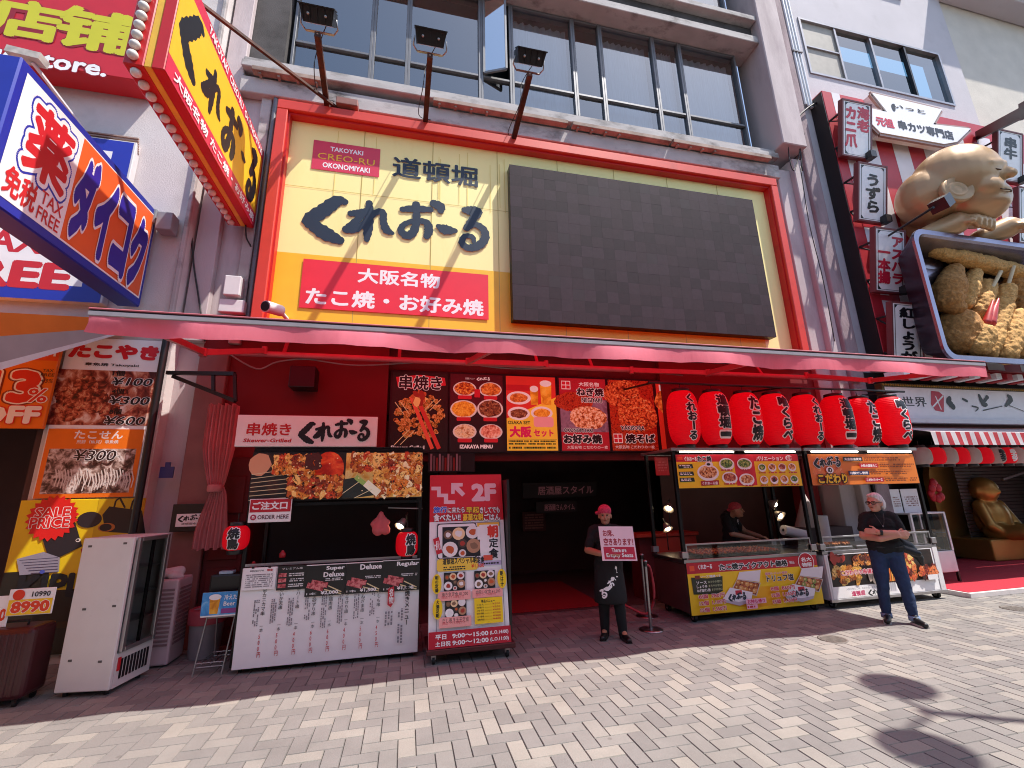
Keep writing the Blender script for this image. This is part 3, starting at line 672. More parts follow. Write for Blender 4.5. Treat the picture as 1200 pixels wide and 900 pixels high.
floodlight((498, 150), (504, 65), 'black floodlight on a rusty arm above the three character heading of the billboard')
floodlight((600, 170), (621, 87), 'black floodlight on a rusty arm above the edge of the dark video wall')
mb = MB(); b = W(310, 130, 6.9); mb.beam(W(236, 5, 5.2), W(402, 132, 6.98), .045, .045, RUST); obj('stay_rod', mb, loc=W(402, 132, 6.98), label='long thin rusty stay rod slanting from the yellow side sign down to the billboard corner', cat='stay rod')
b = W(406, 124, 6.86); mb = MB(); mb.box(b.x-.16, 6.75, b.z-.07, b.x+.2, 6.95, b.z+.07, mat('rust_box', '#8a5d55', rough=.7, vary=.2), .01); obj('junction_box', mb, loc=b, label='small pinkish metal junction box at the foot of the first floodlight arm', cat='junction box')
# security camera
c = W(322, 363, 6.7); S = thing('security_camera', 'white bullet security camera at the lower left corner of the billboard', 'camera', c)
mb = MB(); mb.bar(c+Vector((-.08, -.16, -.02)), c+Vector((.05, .10, .03)), .085, WHITEP, n=16); obj('body', mb, S)
mb = MB(); mb.bar(c+Vector((-.086, -.172, -.022)), c+Vector((-.081, -.162, -.02)), .07, BLACK, n=16); obj('lens', mb, S)
mb = MB(); mb.bar(c+Vector((.04, .08, .03)), c+Vector((.10, .28, -.02)), .03, WHITEP); obj('mount', mb, S)

# ------------------------------------------------------------------ red awning
YA = 4.45
aL, aR = W(108, 359, YA), W(1151, 426, YA); ZA = (aL.z+aR.z)/2
S = thing('shop_awning', 'long red fabric awning on folding arms across the restaurant front', 'awning', ((aL.x+aR.x)/2, YA, ZA))
REDF = translucent('red_awning_fabric', '#e0203a', .55, dirt='#a8182c', dscale=1.6, dlo=.55, dhi=.9); VALF = translucent('sunlit_faded_red_fabric', '#fb8494', .3, vary=.16, dirt='#dc6678', dscale=2.2, dlo=.5, dhi=.8, stretch=(1, 1, .25))  # front edge paler red: fading, with sun brightness put into the colour
mb = MB(); mb.box(aL.x, YA-.04, ZA-.075, aR.x, YA+.05, ZA-.028, mat('awning_bar', '#a39a9d', rough=.4, metal=.3), .006); mb.box(aL.x, YA-.03, ZA-.026, aR.x, YA+.05, ZA-.016, BLACK); mb.box(aL.x, YA-.045, ZA-.015, aR.x, YA+.05, ZA, mat('awning_bar_red', '#b8606a', rough=.5), .005); obj('front_bar', mb, S)
mb = MB(); n = 90; vs = []; rnd = random.Random(5)
for i in range(n+1):
    x = aL.x+.01+(aR.x-aL.x-.02)*i/n; wob = .012*math.sin(i*.55)+.01*math.sin(i*.21+1)+.006*rnd.random()
    h = .165+.010*math.sin(i*.33)+.004*math.sin(i*1.7); k = max(0, 1-i/9.0)
    vs += [(x, YA-.03, ZA-.076), (x, YA-.034+wob*1.3-.05*k*math.sin(i*1.1), ZA-.13), (x-.03*(i == 0), YA-.03+wob*2.2, ZA-.076-h+.02*k)]
fs = []
for i in range(n): fs += [(3*i, 3*i+1, 3*i+4, 3*i+3), (3*i+1, 3*i+2, 3*i+5, 3*i+4)]
mb.add(vs, fs, VALF, True); obj('valance', mb, S)
mb = MB(); vs = []; m = 12; n = 50; zb = 4.42
for i in range(n+1):
    for j in range(m+1):
        t = j/m; x = aL.x+.02+(aR.x-aL.x-.04)*i/n
        vs.append((x, YA+.03+(7.02-YA-.03)*t, ZA-.005+(zb-ZA)*t-.05*math.sin(math.pi*t)+.006*math.sin(i*.9)*math.sin(math.pi*t)))
fs = [(i*(m+1)+j, (i+1)*(m+1)+j, (i+1)*(m+1)+j+1, i*(m+1)+j+1) for i in range(n) for j in range(m)]
mb.add(vs, fs, REDF, True); obj('canopy', mb, S)
tL, tR = W(244, 411, 6.85), W(1010, 446, 6.85); zt = (tL.z+tR.z)/2
mb = MB(); mb.bar((tL.x, 6.85, zt), (tR.x, 6.85, zt), .045, mat('awning_tube', '#c0606a', rough=.45)); mb.bar((tL.x, 7.0, zb), (tR.x, 7.0, zb), .06, REDPNT); obj('roller_tube', mb, S)
ARM = mat('awning_arm', '#b8505a', rough=.4, metal=.2)
for fx, ex, sx in ((179, 236, 300), (575, 549, 620), (873, 829, 770), (1113, 1020, 952)):
    f_, e_, s_ = (W(179, 386, YA+.08), W(238, 413, 6.0), W(310, 411, 6.82)) if fx == 179 else (W(575, 410, YA+.08), W(549, 424, 6.2), W(640, 427, 6.82)) if fx == 575 else (W(873, 426, YA+.08), W(829, 437, 6.2), W(740, 434, 6.82)) if fx == 873 else (W(1113, 436, YA+.08), W(1020, 446, 5.9), W(945, 440, 6.82))
    mb = MB(); mb.beam(f_, e_, .05, .07, ARM); mb.bar(e_+Vector((0, 0, -.05)), e_+Vector((0, 0, .05)), .045, ARM); mb.beam(e_, s_, .055, .075, ARM); mb.bar(s_+Vector((0, 0, -.06)), s_+Vector((0, 0, .06)), .04, ARM); obj('folding_arm', mb, S)
for px in (333, 468, 630, 694, 894):
    q = W(px, 413+(px-333)*.047, 6.85); mb = MB(); mb.beam(q+Vector((0, 0, .0)), q+Vector((0, .12, .20)), .05, .02, ARM); obj('bracket', mb, S)
mb = MB(); pts = [W(262, 410, 6.8), W(300, 432, 6.9), W(325, 424, 6.9), W(360, 421, 6.9), W(420, 428, 6.9), W(520, 424, 6.9), W(600, 432, 6.9), W(700, 431, 6.9), W(800, 440, 6.9)]
mb.tube(pts, .012, CABLE); obj('power_cable', mb, loc=pts[0], label='pale electric cable sagging along the underside of the red awning', cat='cable')

# ------------------------------------------------------------------ yellow projecting sign with bulbs
X1 = -2.50; Y0, Y1, Z0, Z1 = 4.24, 7.02, 6.03, 7.46
S = thing('projecting_sign', 'yellow and red projecting sign edged with round bulbs, sticking out over the street', 'projecting sign', (X1-.17, Y1, Z0))
mb = MB(); mb.box(X1-.37, Y0, Z0, X1-.19, Y1, Z1, REDPNT, .01); mb.box(X1-.189, Y0+.005, Z0+.005, X1-.12, Y1, Z1-.005, mat('sign_yellow_edge', '#eab63a', rough=.4), .006); mb.box(X1-.119, Y0-.005, Z0-.005, X1-.004, Y1, Z1+.005, REDPNT, .008); obj('cabinet', mb, S)
p = Panel((X1, Y0, Z1), (0, Y1-Y0, 0), (0, 0, Z0-Z1)); p.rect(0, 0, 1, 1, PINKRED); p.rect(.0, .13, .985, .84, YEL2)
lab = [glyph_logo(g) for g in (KU, RE, OO)]
p.brush(lab[0], .05, .22, .20, .72, INK, -.03); p.brush(lab[1], .25, .26, .43, .76, INK, -.01); p.brush(lab[2], .48, .24, .65, .78, INK, -.01); p.poly([(.69, .50), (.72, .47), (.765, .52), (.75, .56), (.715, .56)], INK, True)
p.brush(glyph_logo(RU), .80, .26, .94, .80, INK, -.01)
p.text('TAKOYAKI  CREO-RU  OKONOMIYAKI', .22, .025, .97, .105, WHITE, bold=.03)
p.text('大阪名物 たこ焼・お好み焼', .05, .875, .97, .97, WHITE, bold=.03)
p.done(S)
BULB = mat('clear_bulb', '#d9d2c8', rough=.15, vary=.1)
bm_ = MB(); bm_.lathe((0, 0, 0), [(.040, 0), (.042, .006), (.05, .02), (.046, .045), (.03, .062), (.004, .068)], BULB, n=14)
def bulbs(pts, d):
    for q in pts:
        mb = MB(); ax = Vector(d); a = ax.orthogonal().normalized(); b = ax.cross(a)
        mb.lathe(q, [(.040, 0), (.042, .006), (.05, .02), (.046, .045), (.03, .062), (.004, .068)], BULB, n=12, axis=d); obj('bulb', mb, S)
bulbs([(X1-.28, Y0+.07+i*.143, Z0) for i in range(19)], (0, 0, -1)); bulbs([(X1-.28, Y0, Z0+.09+i*.125) for i in range(11)], (0, -1, 0))
mb = MB(); mb.tube([(X1-.1, 6.95, Z0), (X1-.08, 7.0, Z0-.2), (X1-.02, 7.08, Z0-.35), (X1-.12, 7.08, Z0-.6), (X1+.02, 7.08, Z0-.75), (X1-.02, 7.1, Z0-1.1)], .012, DCABLE); obj('cable', mb, S)
# ------------------------------------------------------------------ red sign of the neighbour
x1 = -4.10; z0, z1 = 7.98, 9.66
S = thing('red_shop_sign', 'red box sign with large yellow green characters and white english lettering, high on the left', 'shop sign', (-7, 6.5, z0))
mb = MB(); mb.box(-10.5, 6.47, z0, x1, 6.84, z1, mat('sign_red', '#c3202c', rough=.4, vary=.05), .01); obj('cabinet', mb, S)
p = panelY(6.468, -10.5, x1, z0, z1); YG = A('#c8c226'); DR = A('#8e1420')
TX(p, '铺', (73, 4), (157, 69), DR, bold=.09); TX(p, '店', (-4, -6), (69, 54), DR, bold=.09)
TX(p, '铺', (72, 3), (156, 68), YG, bold=.04); TX(p, '店', (-5, -7), (68, 53), YG, bold=.04)
TX(p, '药妆', (-190, -45), (-20, 42), YG, bold=.055)
TX(p, 'Drugstore.'[3:].replace('gs', 'ue s') if False else 'ue store.', (-14, 53), (124, 91), WHITE, bold=.03, out=DR, ob=.06)
p.done(S)
mb = MB(); a = W(97, 150, 6.8); t = W(38, 73, 6.0)
S = thing('spotlight', 'small weathered spotlight on a thin white arm in front of the red sign', 'spotlight', a)
mb.beam(a, t, .035, .03, WHITEP); obj('arm', mb, S)
mb = MB(); h_ = W(12, 62, 6.0); mb.beam(t+Vector((.12, 0, .05)), h_, .16, .10, mat('old_lamp', '#bdb3a8', rough=.5, vary=.3, vscale=9)); obj('lamp_head', mb, S)
# ------------------------------------------------------------------ blue pharmacy projecting sign
X1 = -3.70; Y0, Y1, Z0, Z1 = 4.30, 6.76, 4.46, 5.97
S = thing('blue_projecting_sign', 'blue framed projecting sign with a big red character and orange panel, left of the awning', 'projecting sign', (X1-.2, Y1, Z0))
BLUEP = mat('blue_cabinet', '#2230a0', rough=.4, vary=.06)
mb = MB(); mb.box(X1-.27, Y0, Z0, X1, Y1, Z1, BLUEP, .015); obj('cabinet', mb, S)
p = Panel((X1+.002, Y0, Z1), (0, Y1-Y0, 0), (0, 0, Z0-Z1))
p.rect(.035, .065, .975, .93, WHITE); xb = (fr_(p, 92, 178.7)[0]+fr_(p, 73.3, 276)[0])/2
p.rect(xb, .075, .967, .915, ORG); VIO = A('#33259c')
b4 = box_(p, (16, 112), (83, 234)); p.text('薬', .10, .135, xb-.035, .66, RED, bold=.032, out=WHITE, ob=.09, out2=BLUE, ob2=.12)
p.text('免税', .06, .70, xb*.58, .90, RED, bold=.03); p.text('TAX', xb*.62, .69, xb-.02, .785, RED, bold=.01); p.text('FREE', xb*.62, .81, xb-.02, .905, RED, bold=.01)
wch = (.955-xb-.01)/4
for i, ch in enumerate('ダイコク'): p.text(ch, xb+.012+i*wch, .14+.02*i, xb+.012+(i+.93)*wch, .87+.01*i, VIO, bold=.075, out=WHITE, ob=.11)
p.done(S)
# ------------------------------------------------------------------ tax free panel
zA, zB = W(148, 165, 6.72).z, W(50, 351, 6.72).z; xr = (W(170, 170, 6.72).x+W(107, 357, 6.72).x)/2
S = thing('tax_free_panel', 'white wall panel with a blue border and red TAX FREE lettering behind the blue sign', 'wall sign', (xr-2, 6.75, zB))
mb = MB(); mb.box(-9.5, 6.725, zB, xr, 6.845, zA, WHITEP, .008); obj('panel', mb, S)
p = panelY(6.722, -9.5, xr-.03, zB, zA-.02); p.rect(0, 0, 1, 1, BLUE); p.rect(.01, .075, .955, .915, WHITE)
TX(p, 'TAX', (-36, 264), (48, 298), RED, bold=.03); TX(p, 'FREE', (-66, 298), (80, 341), RED, bold=.05)
p.poly([fr_(p, 118, 190), fr_(p, 134, 196), fr_(p, 126, 204)], RED); p.done(S)
# ------------------------------------------------------------------ orange awning of the neighbour (side gore seen from the restaurant side)
def onX(px, py, X):
    d = ray(px, py); t = X/d.x; return Vector((0, 0, CAMH))+d*t
XG = -3.86
S = thing('orange_awning', 'orange and grey fabric awning of the left shop, under the tax free panel', 'awning', (XG-2, 6.8, 4.2))
back_t, back_b = Vector((XG, 6.84, 4.32)), Vector((XG, 6.84, 4.16))
f0, f1, f2, f3 = onX(0, 366, XG), onX(0, 394, XG), onX(0, 421, XG), onX(0, 428, XG)
bt, bm2 = onX(112, 372, XG), onX(146, 383, XG)
def ext(a, b, k=.5): return a+(a-b)*k
mb = MB(); OF = translucent('orange_fabric', '#e0762c', .4); GF = translucent('grey_fabric', '#a89a98', .3)
mb.add([ext(f0, bt, 1.6), bt, bm2, ext(f1, bm2, 1.6)], [(0, 1, 2, 3)], OF); mb.add([ext(f1, bm2, 1.6), bm2, bm2+Vector((0, .05, -.03)), ext(f2, bm2, 1.6)], [(0, 1, 2, 3)], GF); mb.add([ext(f2, bm2, 1.6), bm2+Vector((0, .05, -.03)), bm2+Vector((0, .06, -.05)), ext(f3, bm2, 1.6)], [(0, 1, 2, 3)], WHITEP); obj('side_gore', mb, S)
mb = MB(); q0 = ext(f2, bm2, 1.6); mb.add([q0, bm2+Vector((0, .4, .15)), bm2+Vector((-5, .4, .15)), q0+Vector((-5, 0, 0))], [(0, 1, 2, 3)], OF); obj('canopy', mb, S)  # canopy stretched forward out of view to shade the shop front
# ------------------------------------------------------------------ small boxes on the walls
def wallbox(px, py, wpx, hpx, Y, d, m, lab, nm='electric_box', cat='electric box'):
    a, b = W(px-wpx/2, py-hpx/2, Y), W(px+wpx/2, py+hpx/2, Y); mb = MB(); mb.box(a.x, Y, b.z, b.x, Y+d, a.z, m, .012, 2); 
    return obj(nm, mb, loc=(a.x, Y, b.z), label=lab, cat=cat)
wallbox(272, 334, 16, 24, 6.86, .16, WHITEP, 'white electric box on the wall below the bulb lined sign')
wallbox(271, 358, 28, 17, 6.9, .12, WHITEP, 'wide cream box just above the awning, left of the billboard')
wallbox(192, 258, 15, 22, 6.62, .2, mat('grey_box', '#8d9096', rough=.5), 'grey electric box on the plaster wall right of the blue sign')
wallbox(175, 252, 12, 18, 6.66, .16, mat('grey_box', '#8d9096', rough=.5), 'smaller grey box half hidden behind the blue sign')
wallbox(354, 441, 28, 26, 6.80, .3, BLACK, 'black speaker box hanging on the red wall over the skewer stall', 'speaker_box', 'speaker')
mb = MB(); pts = [W(222, 225, 7.0), W(226, 300, 7.0), W(233, 350, 7.0), W(240, 400, 7.0)]; mb.tube(pts, .012, DCABLE); obj('wall_cable', mb, loc=pts[0], label='thin dark cable hanging down the rose wall left of the billboard', cat='cable')
# ------------------------------------------------------------------ left shop front: panels, posters, suitcase, fridge
def flat(Y, tl, br, d, m, name, label, cat, group=None, bev=.004):
    """an upright board on the plane y=Y between two photo corners: returns its thing and its drawing panel"""
    a, b = W(*tl, Y), W(*br, Y); S = thing(name, label, cat, (a.x, Y, b.z), group)
    mb = MB(); mb.box(a.x, Y+.001, b.z, b.x, Y+d, a.z, m, bev); obj('board', mb, S)
    return S, panelY(Y, a.x, b.x, b.z, a.z)
def flatR(Y, x0, x1, z0, z1, d, m, name, label, cat, group=None, bev=.004):
    S = thing(name, label, cat, (x0, Y, z0), group); mb = MB(); mb.box(x0, Y+.001, z0, x1, Y+d, z1, m, bev); obj('board', mb, S)
    return S, panelY(Y, x0, x1, z0, z1)
BROWNF = food('sauce', ['#3a0f0c', '#7c2317', '#b9573c', '#d99b72', '#5a1a14'], 16)
GRILL = food('grill', ['#2a0d08', '#7a2f12', '#c9752c', '#e9b169', '#8c3a16'], 26)
MEAT = food('meat', ['#7a1f24', '#c2525a', '#e08f8c', '#b23c40'], 30)
NOOD = food('noodle', ['#6e1c0c', '#c24a1c', '#e2743a', '#8c2a12', '#f0a45a'], 34)
GREEN = food('greens', ['#1f3a16', '#4d7a2a', '#a9b85a', '#d8c58a'], 34)
RICE = A('#eceae6'); PLATE = A('#e9e4de'); DK = A('#1a1414'); PINK = A('#ef9c94'); LEMON = A('#f2d21c'); BEERY = food('beer', ['#c77a12', '#e9a62a', '#f2c14a'], 12)
ORP = mat('orange_vinyl', '#e8741c', rough=.4, vary=.05)
WHV = mat('white_vinyl', '#f1eeef', rough=.4, vary=.04)
PIECES = [food('piece_%s' % h[1:], ['#1c0a06', h, h, '#f5d9a0'], 38) for h in ('#c8732c', '#a84f1a', '#e0a050', '#7c2f12', '#d98c3c', '#5a2210')]
GOLDS = [food('piece_%s' % h[1:], ['#5a2a10', h, h, '#fae6b8'], 38) for h in ('#d99a3c', '#b86a22', '#edc06c', '#e8b252', '#8f4716')]
REDS = [food('piece_%s' % h[1:], ['#1c0805', h, h, '#f0b080'], 38) for h in ('#c2452a', '#8f2416', '#e0763f', '#6d1a10', '#d9602e')]

S, p = flatR(6.90, -4.53, -3.42, 1.9, 4.03, .05, WHV, 'takoyaki_price_panel', 'tall white and orange price panel with red hiragana heading and yen prices', 'price panel')
RC(p, (60, 432), (178, 499), food('takoyaki_photo', ['#4a1410', '#8c3326', '#c57a5e', '#e3c3b2', '#ecdcd6'], 7))
for cx, cy, r in ((82, 476, 17), (112, 470, 15), (100, 455, 15), (128, 478, 13), (75, 462, 10), (140, 465, 12)):
    a = fr_(p, cx, cy); p.ell(a[0], a[1], r*.0088, r*.0055, BROWNF, 18, .06)
TX(p, 'たこやき', (83, 401), (185, 423), A('#d21f2c'), bold=.07)
TX(p, '章魚焼 Takoyaki', (100, 424.5), (162.5, 431), INK, bold=.02)
for t, y, w_ in (('1個', 434, 146), ('4個', 455, 145), ('8個', 479, 142)): TX(p, t, (w_-13, y), (w_, y+7), INK, bold=.03)
for t, x, y in (('¥100', 131, 442), ('¥300', 127.6, 464), ('¥600', 122, 487.5)): TX(p, t, (x, y), (x+46, y+11), INK, bold=.02, out=WHITE, ob=.05, shear=.25)
a = fr_(p, 60, 502.4)[1]; p.rect(.02, a, .98, 1, ORP)
TX(p, 'たこせん', (89, 504.5), (144, 514.5), WHITE, bold=.02); TX(p, '煎餅（仙貝）章魚燒', (91, 515.5), (139, 520), WHITE, bold=.01)
b = fr_(p, 57, 526)[1]; p.rect(.07, b, .93, .975, food('rice_cracker', ['#33201d', '#6d5149', '#b9a198', '#e2d8d4', '#4a3029'], 11))
for i in range(26):
    a = fr_(p, 66+i*3.6, 552+random.uniform(-4, 4)); p.line([a, (a[0]+.03, a[1]+.05), (a[0]+.02, a[1]+.10)], .006, A('#d9cec9'), le=False)
TX(p, '¥300', (88, 527.5), (135, 540), INK, bold=.01, out=WHITE, ob=.045, shear=.2); p.done(S)
S, p = flatR(6.80, -5.6, -4.52, 2.76, 3.88, .05, ORP, 'discount_board', 'orange discount board with big red numbers and outlined OFF at the far left', 'discount board')
p.rect(0, 0, 1, .2, A('#e2481c')); RD = A('#d81e1e')
TX(p, '13', (-14, 432), (43, 473), RD, bold=.06, out=WHITE, ob=.09, out2=A('#7a1410'), ob2=.12); TX(p, '%', (35, 455), (54, 472), RD, bold=.02, out=WHITE, ob=.06); TX(p, 'OFF', (-24, 474.5), (45, 497), WHITE, bold=.05, out=RD, ob=.09)
TX(p, 'TAX', (51, 432.5), (63, 436.5), INK); TX(p, 'FREE', (49, 437.5), (64, 441.5), INK); TX(p, '+3%', (49, 444), (62, 449), INK); p.text('osh', .62, .03, .97, .15, WHITE); p.done(S)
S, p = flatR(6.885, -4.62, -3.30, .12, 1.88, .04, mat('yellow_vinyl', '#e2c41c', rough=.4, vary=.05), 'bag_sale_poster', 'yellow sale poster with dark handbags and a red starburst behind the leaning fridge', 'poster')
BAG, BAG2 = A('#17161c'), A('#232028')
def pl(pts, m): p.poly([fr_(p, 0+x/3, 540+y/3) for x, y in pts], m)
p.rect(.0, .47, .34, 1, A('#1f1a14')); p.rect(.34, .60, 1, 1, A('#2a2216')); p.rect(.62, .0, 1, .42, A('#c9a818'))  # dark blocks and duller yellow: shade painted into the poster print
pl([(360, 190), (385, 160), (500, 175), (512, 258), (370, 250)], BAG); 
for o_ in ((400, 440), (460, 495)):
    p.line([fr_(p, x/3, 540+y/3) for x, y in ((o_[0], 170), (o_[0]+8, 140), (o_[0]+22, 130), (o_[1], 165))], .012, BAG, False)
p.ell(*fr_(p, 105, 609), .10, .055, BAG2); p.ell(*fr_(p, 125, 618), .07, .03, A('#b06a2c')); p.ell(*fr_(p, 124, 618), .05, .025, BAG)
pl([(135, 225), (265, 215), (290, 300), (175, 355)], BAG2); p.ell(*fr_(p, 92, 633), .02, .012, PLATE); p.ell(*fr_(p, 91.5, 633), .012, .007, BAG2)
pl([(60, 345), (155, 320), (212, 340), (208, 390), (70, 402)], A('#8d8a9c'))
for k in range(6): p.line([fr_(p, (70+k*8)/3, 540+(350+k*9)/3), fr_(p, 205/3, 540+(340+k*10)/3)], .004, A('#3d3a55'), False)
p.ell(*fr_(p, 50, 670), .02, .012, A('#4450a8'))
pl([(285, 310), (330, 290), (330, 350), (300, 370)], A('#a8342a'))
c = fr_(p, 62, 607); star = []
for i in range(44):
    t = 2*math.pi*i/44; r = .21 if i % 2 else .178; star.append((c[0]+r*math.cos(t), c[1]+r*p.asp*math.sin(t)))
p.poly(star, RD); TX(p, 'SALE', (43, 595), (82, 606), RD, bold=.03, out=WHITE, ob=.07); TX(p, 'PRICE', (37, 606.5), (81, 618), RD, bold=.03, out=WHITE, ob=.07)
TX(p, 'KIPLI', (24, 674), (104, 698), INK, bold=.05); p.rect(.1, .80, .6, .84, A('#3a2c10')); p.done(S)
a = W(188, 547, 6.93); b = W(202, 560, 6.93); mb = MB(); mb.box(a.x, 6.93, b.z, b.x, 6.95, a.z, A('#26306e')); mb.box(a.x+.05, 6.93, a.z, b.x-.05, 6.95, a.z+.06, A('#26306e')); obj('wall_plate', mb, loc=a, label='small dark blue address plate on the wall above the white labelled black box', cat='wall plate')
S, p = flat(6.90, (203, 591), (242, 622), .12, BLACK, 'letter_box', 'black letter box with a white brush lettered label on the red pillar', 'letter box')
p.rect(.14, .36, .9, .82, WHITE); p.brush(LOGO, .2, .42, .85, .62, INK); p.text('道頓堀本店', .3, .68, .8, .76, INK); p.done(S)
# curtain tied at the side
S = thing('curtain', 'pink fabric curtain tied back beside the skewer stall', 'curtain', (-2.5, 6.82, 1.2)); mb = MB(); vs = []; n, m_ = 30, 26; CF_ = translucent('pink_curtain', '#d98a8c', .25, vary=.2)
for j in range(m_+1):
    z = 3.12-j*(3.12-1.22)/m_; k = abs(z-1.98); wd = .33*(.42+.58*min(1, (k/.55)**.8)); cx = -2.50+.03*math.exp(-(k*3)**2)+(.04 if z < 1.98 else 0)
    for i in range(n+1):
        s_ = i/n-.5; vs.append((cx+wd*s_*1.15, 6.80+.045*math.sin(i*1.75+.3*math.sin(z*2))*min(1, .35+k*1.3), z+.015*math.sin(i*.8)))
mb.add(vs, [(j*(n+1)+i, j*(n+1)+i+1, (j+1)*(n+1)+i+1, (j+1)*(n+1)+i) for j in range(m_) for i in range(n)], CF_, True); obj('drape', mb, S)
mb = MB(); mb.lathe((-2.47, 6.80, 1.94), [(.085, 0), (.095, .02), (.095, .07), (.085, .09)], CF_, n=16); obj('tie_band', mb, S)
# bracket
S = thing('wall_bracket', 'black angled steel bracket under the left end of the red awning', 'bracket', W(196, 437, 6.85)); mb = MB()
q0, q1, q2 = W(196, 437, 6.85), W(275, 438, 6.5), W(203, 441, 6.85); e2 = W(276, 470, 6.5)
mb.beam(q0, q1, .05, .05, BLACK); mb.beam(q2, e2, .05, .05, BLACK); mb.beam(q1, e2, .04, .04, BLACK); mb.beam(W(250, 438, 6.62), W(250, 459, 6.62), .04, .04, BLACK); obj('frame', mb, S)
# suitcase with price card
c0, c1 = W(0, 722, 5.62), W(56, 717, 5.62)
def suitcase(x0, x1, lab, m):
    S = thing('suitcase', lab, 'suitcase', ((x0+x1)/2, 5.8, 0), 'suitcases at the left shop'); mb = MB(); mb.box(x0, 5.62, .06, x1, 5.95, .68, m, .05, 3)
    for k in range(7): mb.box(x0+.05+k*(x1-x0-.1)/7, 5.612, .1, x0+.05+(k+.55)*(x1-x0-.1)/7, 5.63, .64, m, .006)
    obj('shell', mb, S)
    for sx in (x0+.07, x1-.07):
        for yy in (5.68, 5.89): q = MB(); q.bar((sx-.012, yy, .03), (sx+.012, yy, .03), .03, RUBBER); q.box(sx-.02, yy-.02, .03, sx+.02, yy+.02, .075, BLACK); obj('wheel', q, S)
    q = MB(); q.tube([(x0+.16, 5.78, .66), (x0+.16, 5.78, .72), (x1-.16, 5.78, .72), (x1-.16, 5.78, .66)], .012, BLACK, smooth=False); obj('handle', q, S)
suitcase(-3.93, -3.42, 'dark maroon ribbed suitcase with a yellow 8990 price card, beside the white fridge', mat('maroon_shell', '#41141c', rough=.3, vary=.1))
suitcase(-4.60, -4.05, 'second ribbed suitcase cut off by the photo edge, left of the maroon one', mat('plum_shell', '#2b1620', rough=.3, vary=.1))
S, p = flat(5.70, (12, 691), (60, 719), .01, WHV, 'price_card', 'white and yellow card with orange price 8990 standing on the suitcase', 'price card')
p.rect(.03, .40, .97, .97, A('#f3c51e')); p.text('8990', .1, .46, .93, .90, A('#e0421c'), bold=.05, out=WHITE, ob=.08); p.text('10990', .5, .12, .9, .32, INK, bold=.02); p.ell(.22, .22, .13, .2, A('#d93a1c')); p.done(S)
S, p = flat(5.72, (-22, 700), (6, 735), .01, WHV, 'price_card', 'white price card at the very edge of the photo, left of the yellow card', 'price card')
p.text('5990', .1, .4, .93, .8, A('#e0421c'), bold=.04); p.done(S)
# white display fridge standing askew
S = thing('display_fridge', 'tall white glass door fridge standing askew on the paving at the left', 'fridge', (-3.25, 5.76, 0)); X, Y = -3.25, 5.76
FW = mat('fridge_white', '#dcd8d4', rough=.35, vary=.03, dirt='#b5ada6', dscale=3, dlo=.6, dhi=.95)
mb = MB(); mb.box(X, Y, .05, X+.50, Y+.04, 1.47, FW, .008); mb.box(X, Y+.041, .05, X+.04, Y+.55, 1.47, FW, .006); mb.box(X+.041, Y+.52, .05, X+.5, Y+.55, 1.47, FW); mb.box(X+.041, Y+.041, 1.43, X+.5, Y+.519, 1.468, FW, .005); mb.box(X+.041, Y+.041, .05, X+.5, Y+.519, .36, FW)
for q in ((.08, .32), (.36, .30), (.06, 1.38), (.40, 1.40), (.12, .78), (.40, .80)): mb.box(X+q[0], Y-.003, q[1], X+q[0]+.035, Y+.002, q[1]+.02, mat('grey_clip', '#5a5654'))
obj('cabinet', mb, S)
mb = MB()
for a, b in ((Y+.042, Y+.085), (Y+.475, Y+.518)): mb.box(X+.501, a, .37, X+.535, b, 1.46, ALU, .004)
for z in (.37, 1.42): mb.box(X+.501, Y+.086, z, X+.535, Y+.474, z+.04, ALU, .004)
mb.box(X+.501, Y+.27, .411, X+.53, Y+.29, 1.419, BLACKM); dr = obj('door', mb, S)
mb = MB(); mb.add([(X+.515, Y+.08, .40), (X+.515, Y+.48, .40), (X+.515, Y+.48, 1.43), (X+.515, Y+.08, 1.43)], [(0, 1, 2, 3)], CLEAR); obj('pane', mb, dr)
for z in (.62, .88, 1.14):
    mb = MB(); mb.box(X+.05, Y+.05, z, X+.49, Y+.51, z+.012, ALU); obj('shelf', mb, S)
mb = MB(); [mb.box(X+.502, Y+.1+.045*k, .12, X+.508, Y+.125+.045*k, .30, BLACK) for k in range(9)]; mb.box(X+.502, Y+.06, .2, X+.512, Y+.09, .32, RED); obj('grille', mb, S)
for a, b in ((.06, .07), (.44, .07), (.06, .48), (.44, .48)): mb = MB(); mb.bar((X+a, Y+b, 0), (X+a, Y+b, .055), .022, BLACK); obj('foot', mb, S)
S.rotation_euler.z = math.radians(-9)
# pale vented container, towel and bin
S = thing('air_cooler', 'pale pink grey vented appliance box standing behind the white fridge', 'appliance', (-2.72, 6.5, 0)); mb = MB(); PK = mat('pale_plastic', '#c9b3b8', rough=.45, vary=.05)
mb.box(-2.93, 6.42, .02, -2.58, 6.80, .93, PK, .02, 2); obj('case', mb, S); mb = MB()
for k in range(14): mb.box(-2.575, 6.46, .22+k*.045, -2.57, 6.76, .245+k*.045, mat('vent', '#8d7478')); mb.box(-2.90, 6.412, .22+k*.045, -2.61, 6.419, .245+k*.045, mat('vent', '#8d7478'))
obj('vent_grille', mb, S)
mb = MB(); 
for q in (((-2.85, 6.52, .98), .055, (-2.66, 6.6, 1.0), .06), ((-2.7, 6.5, .97), .045, (-2.62, 6.56, .94), .03)): capsule(mb, *q, mat('white_towel', '#cfc4c4', rough=.95))
tag(obj('towel', fuse(mb, .012), loc=(-2.75, 6.55, .93)), 'crumpled white towel lying on the vented box', 'towel')
S = thing('waste_bin', 'grey plastic bin with a red liner beside the letter box pillar', 'bin', (-2.30, 6.75, 0)); mb = MB()
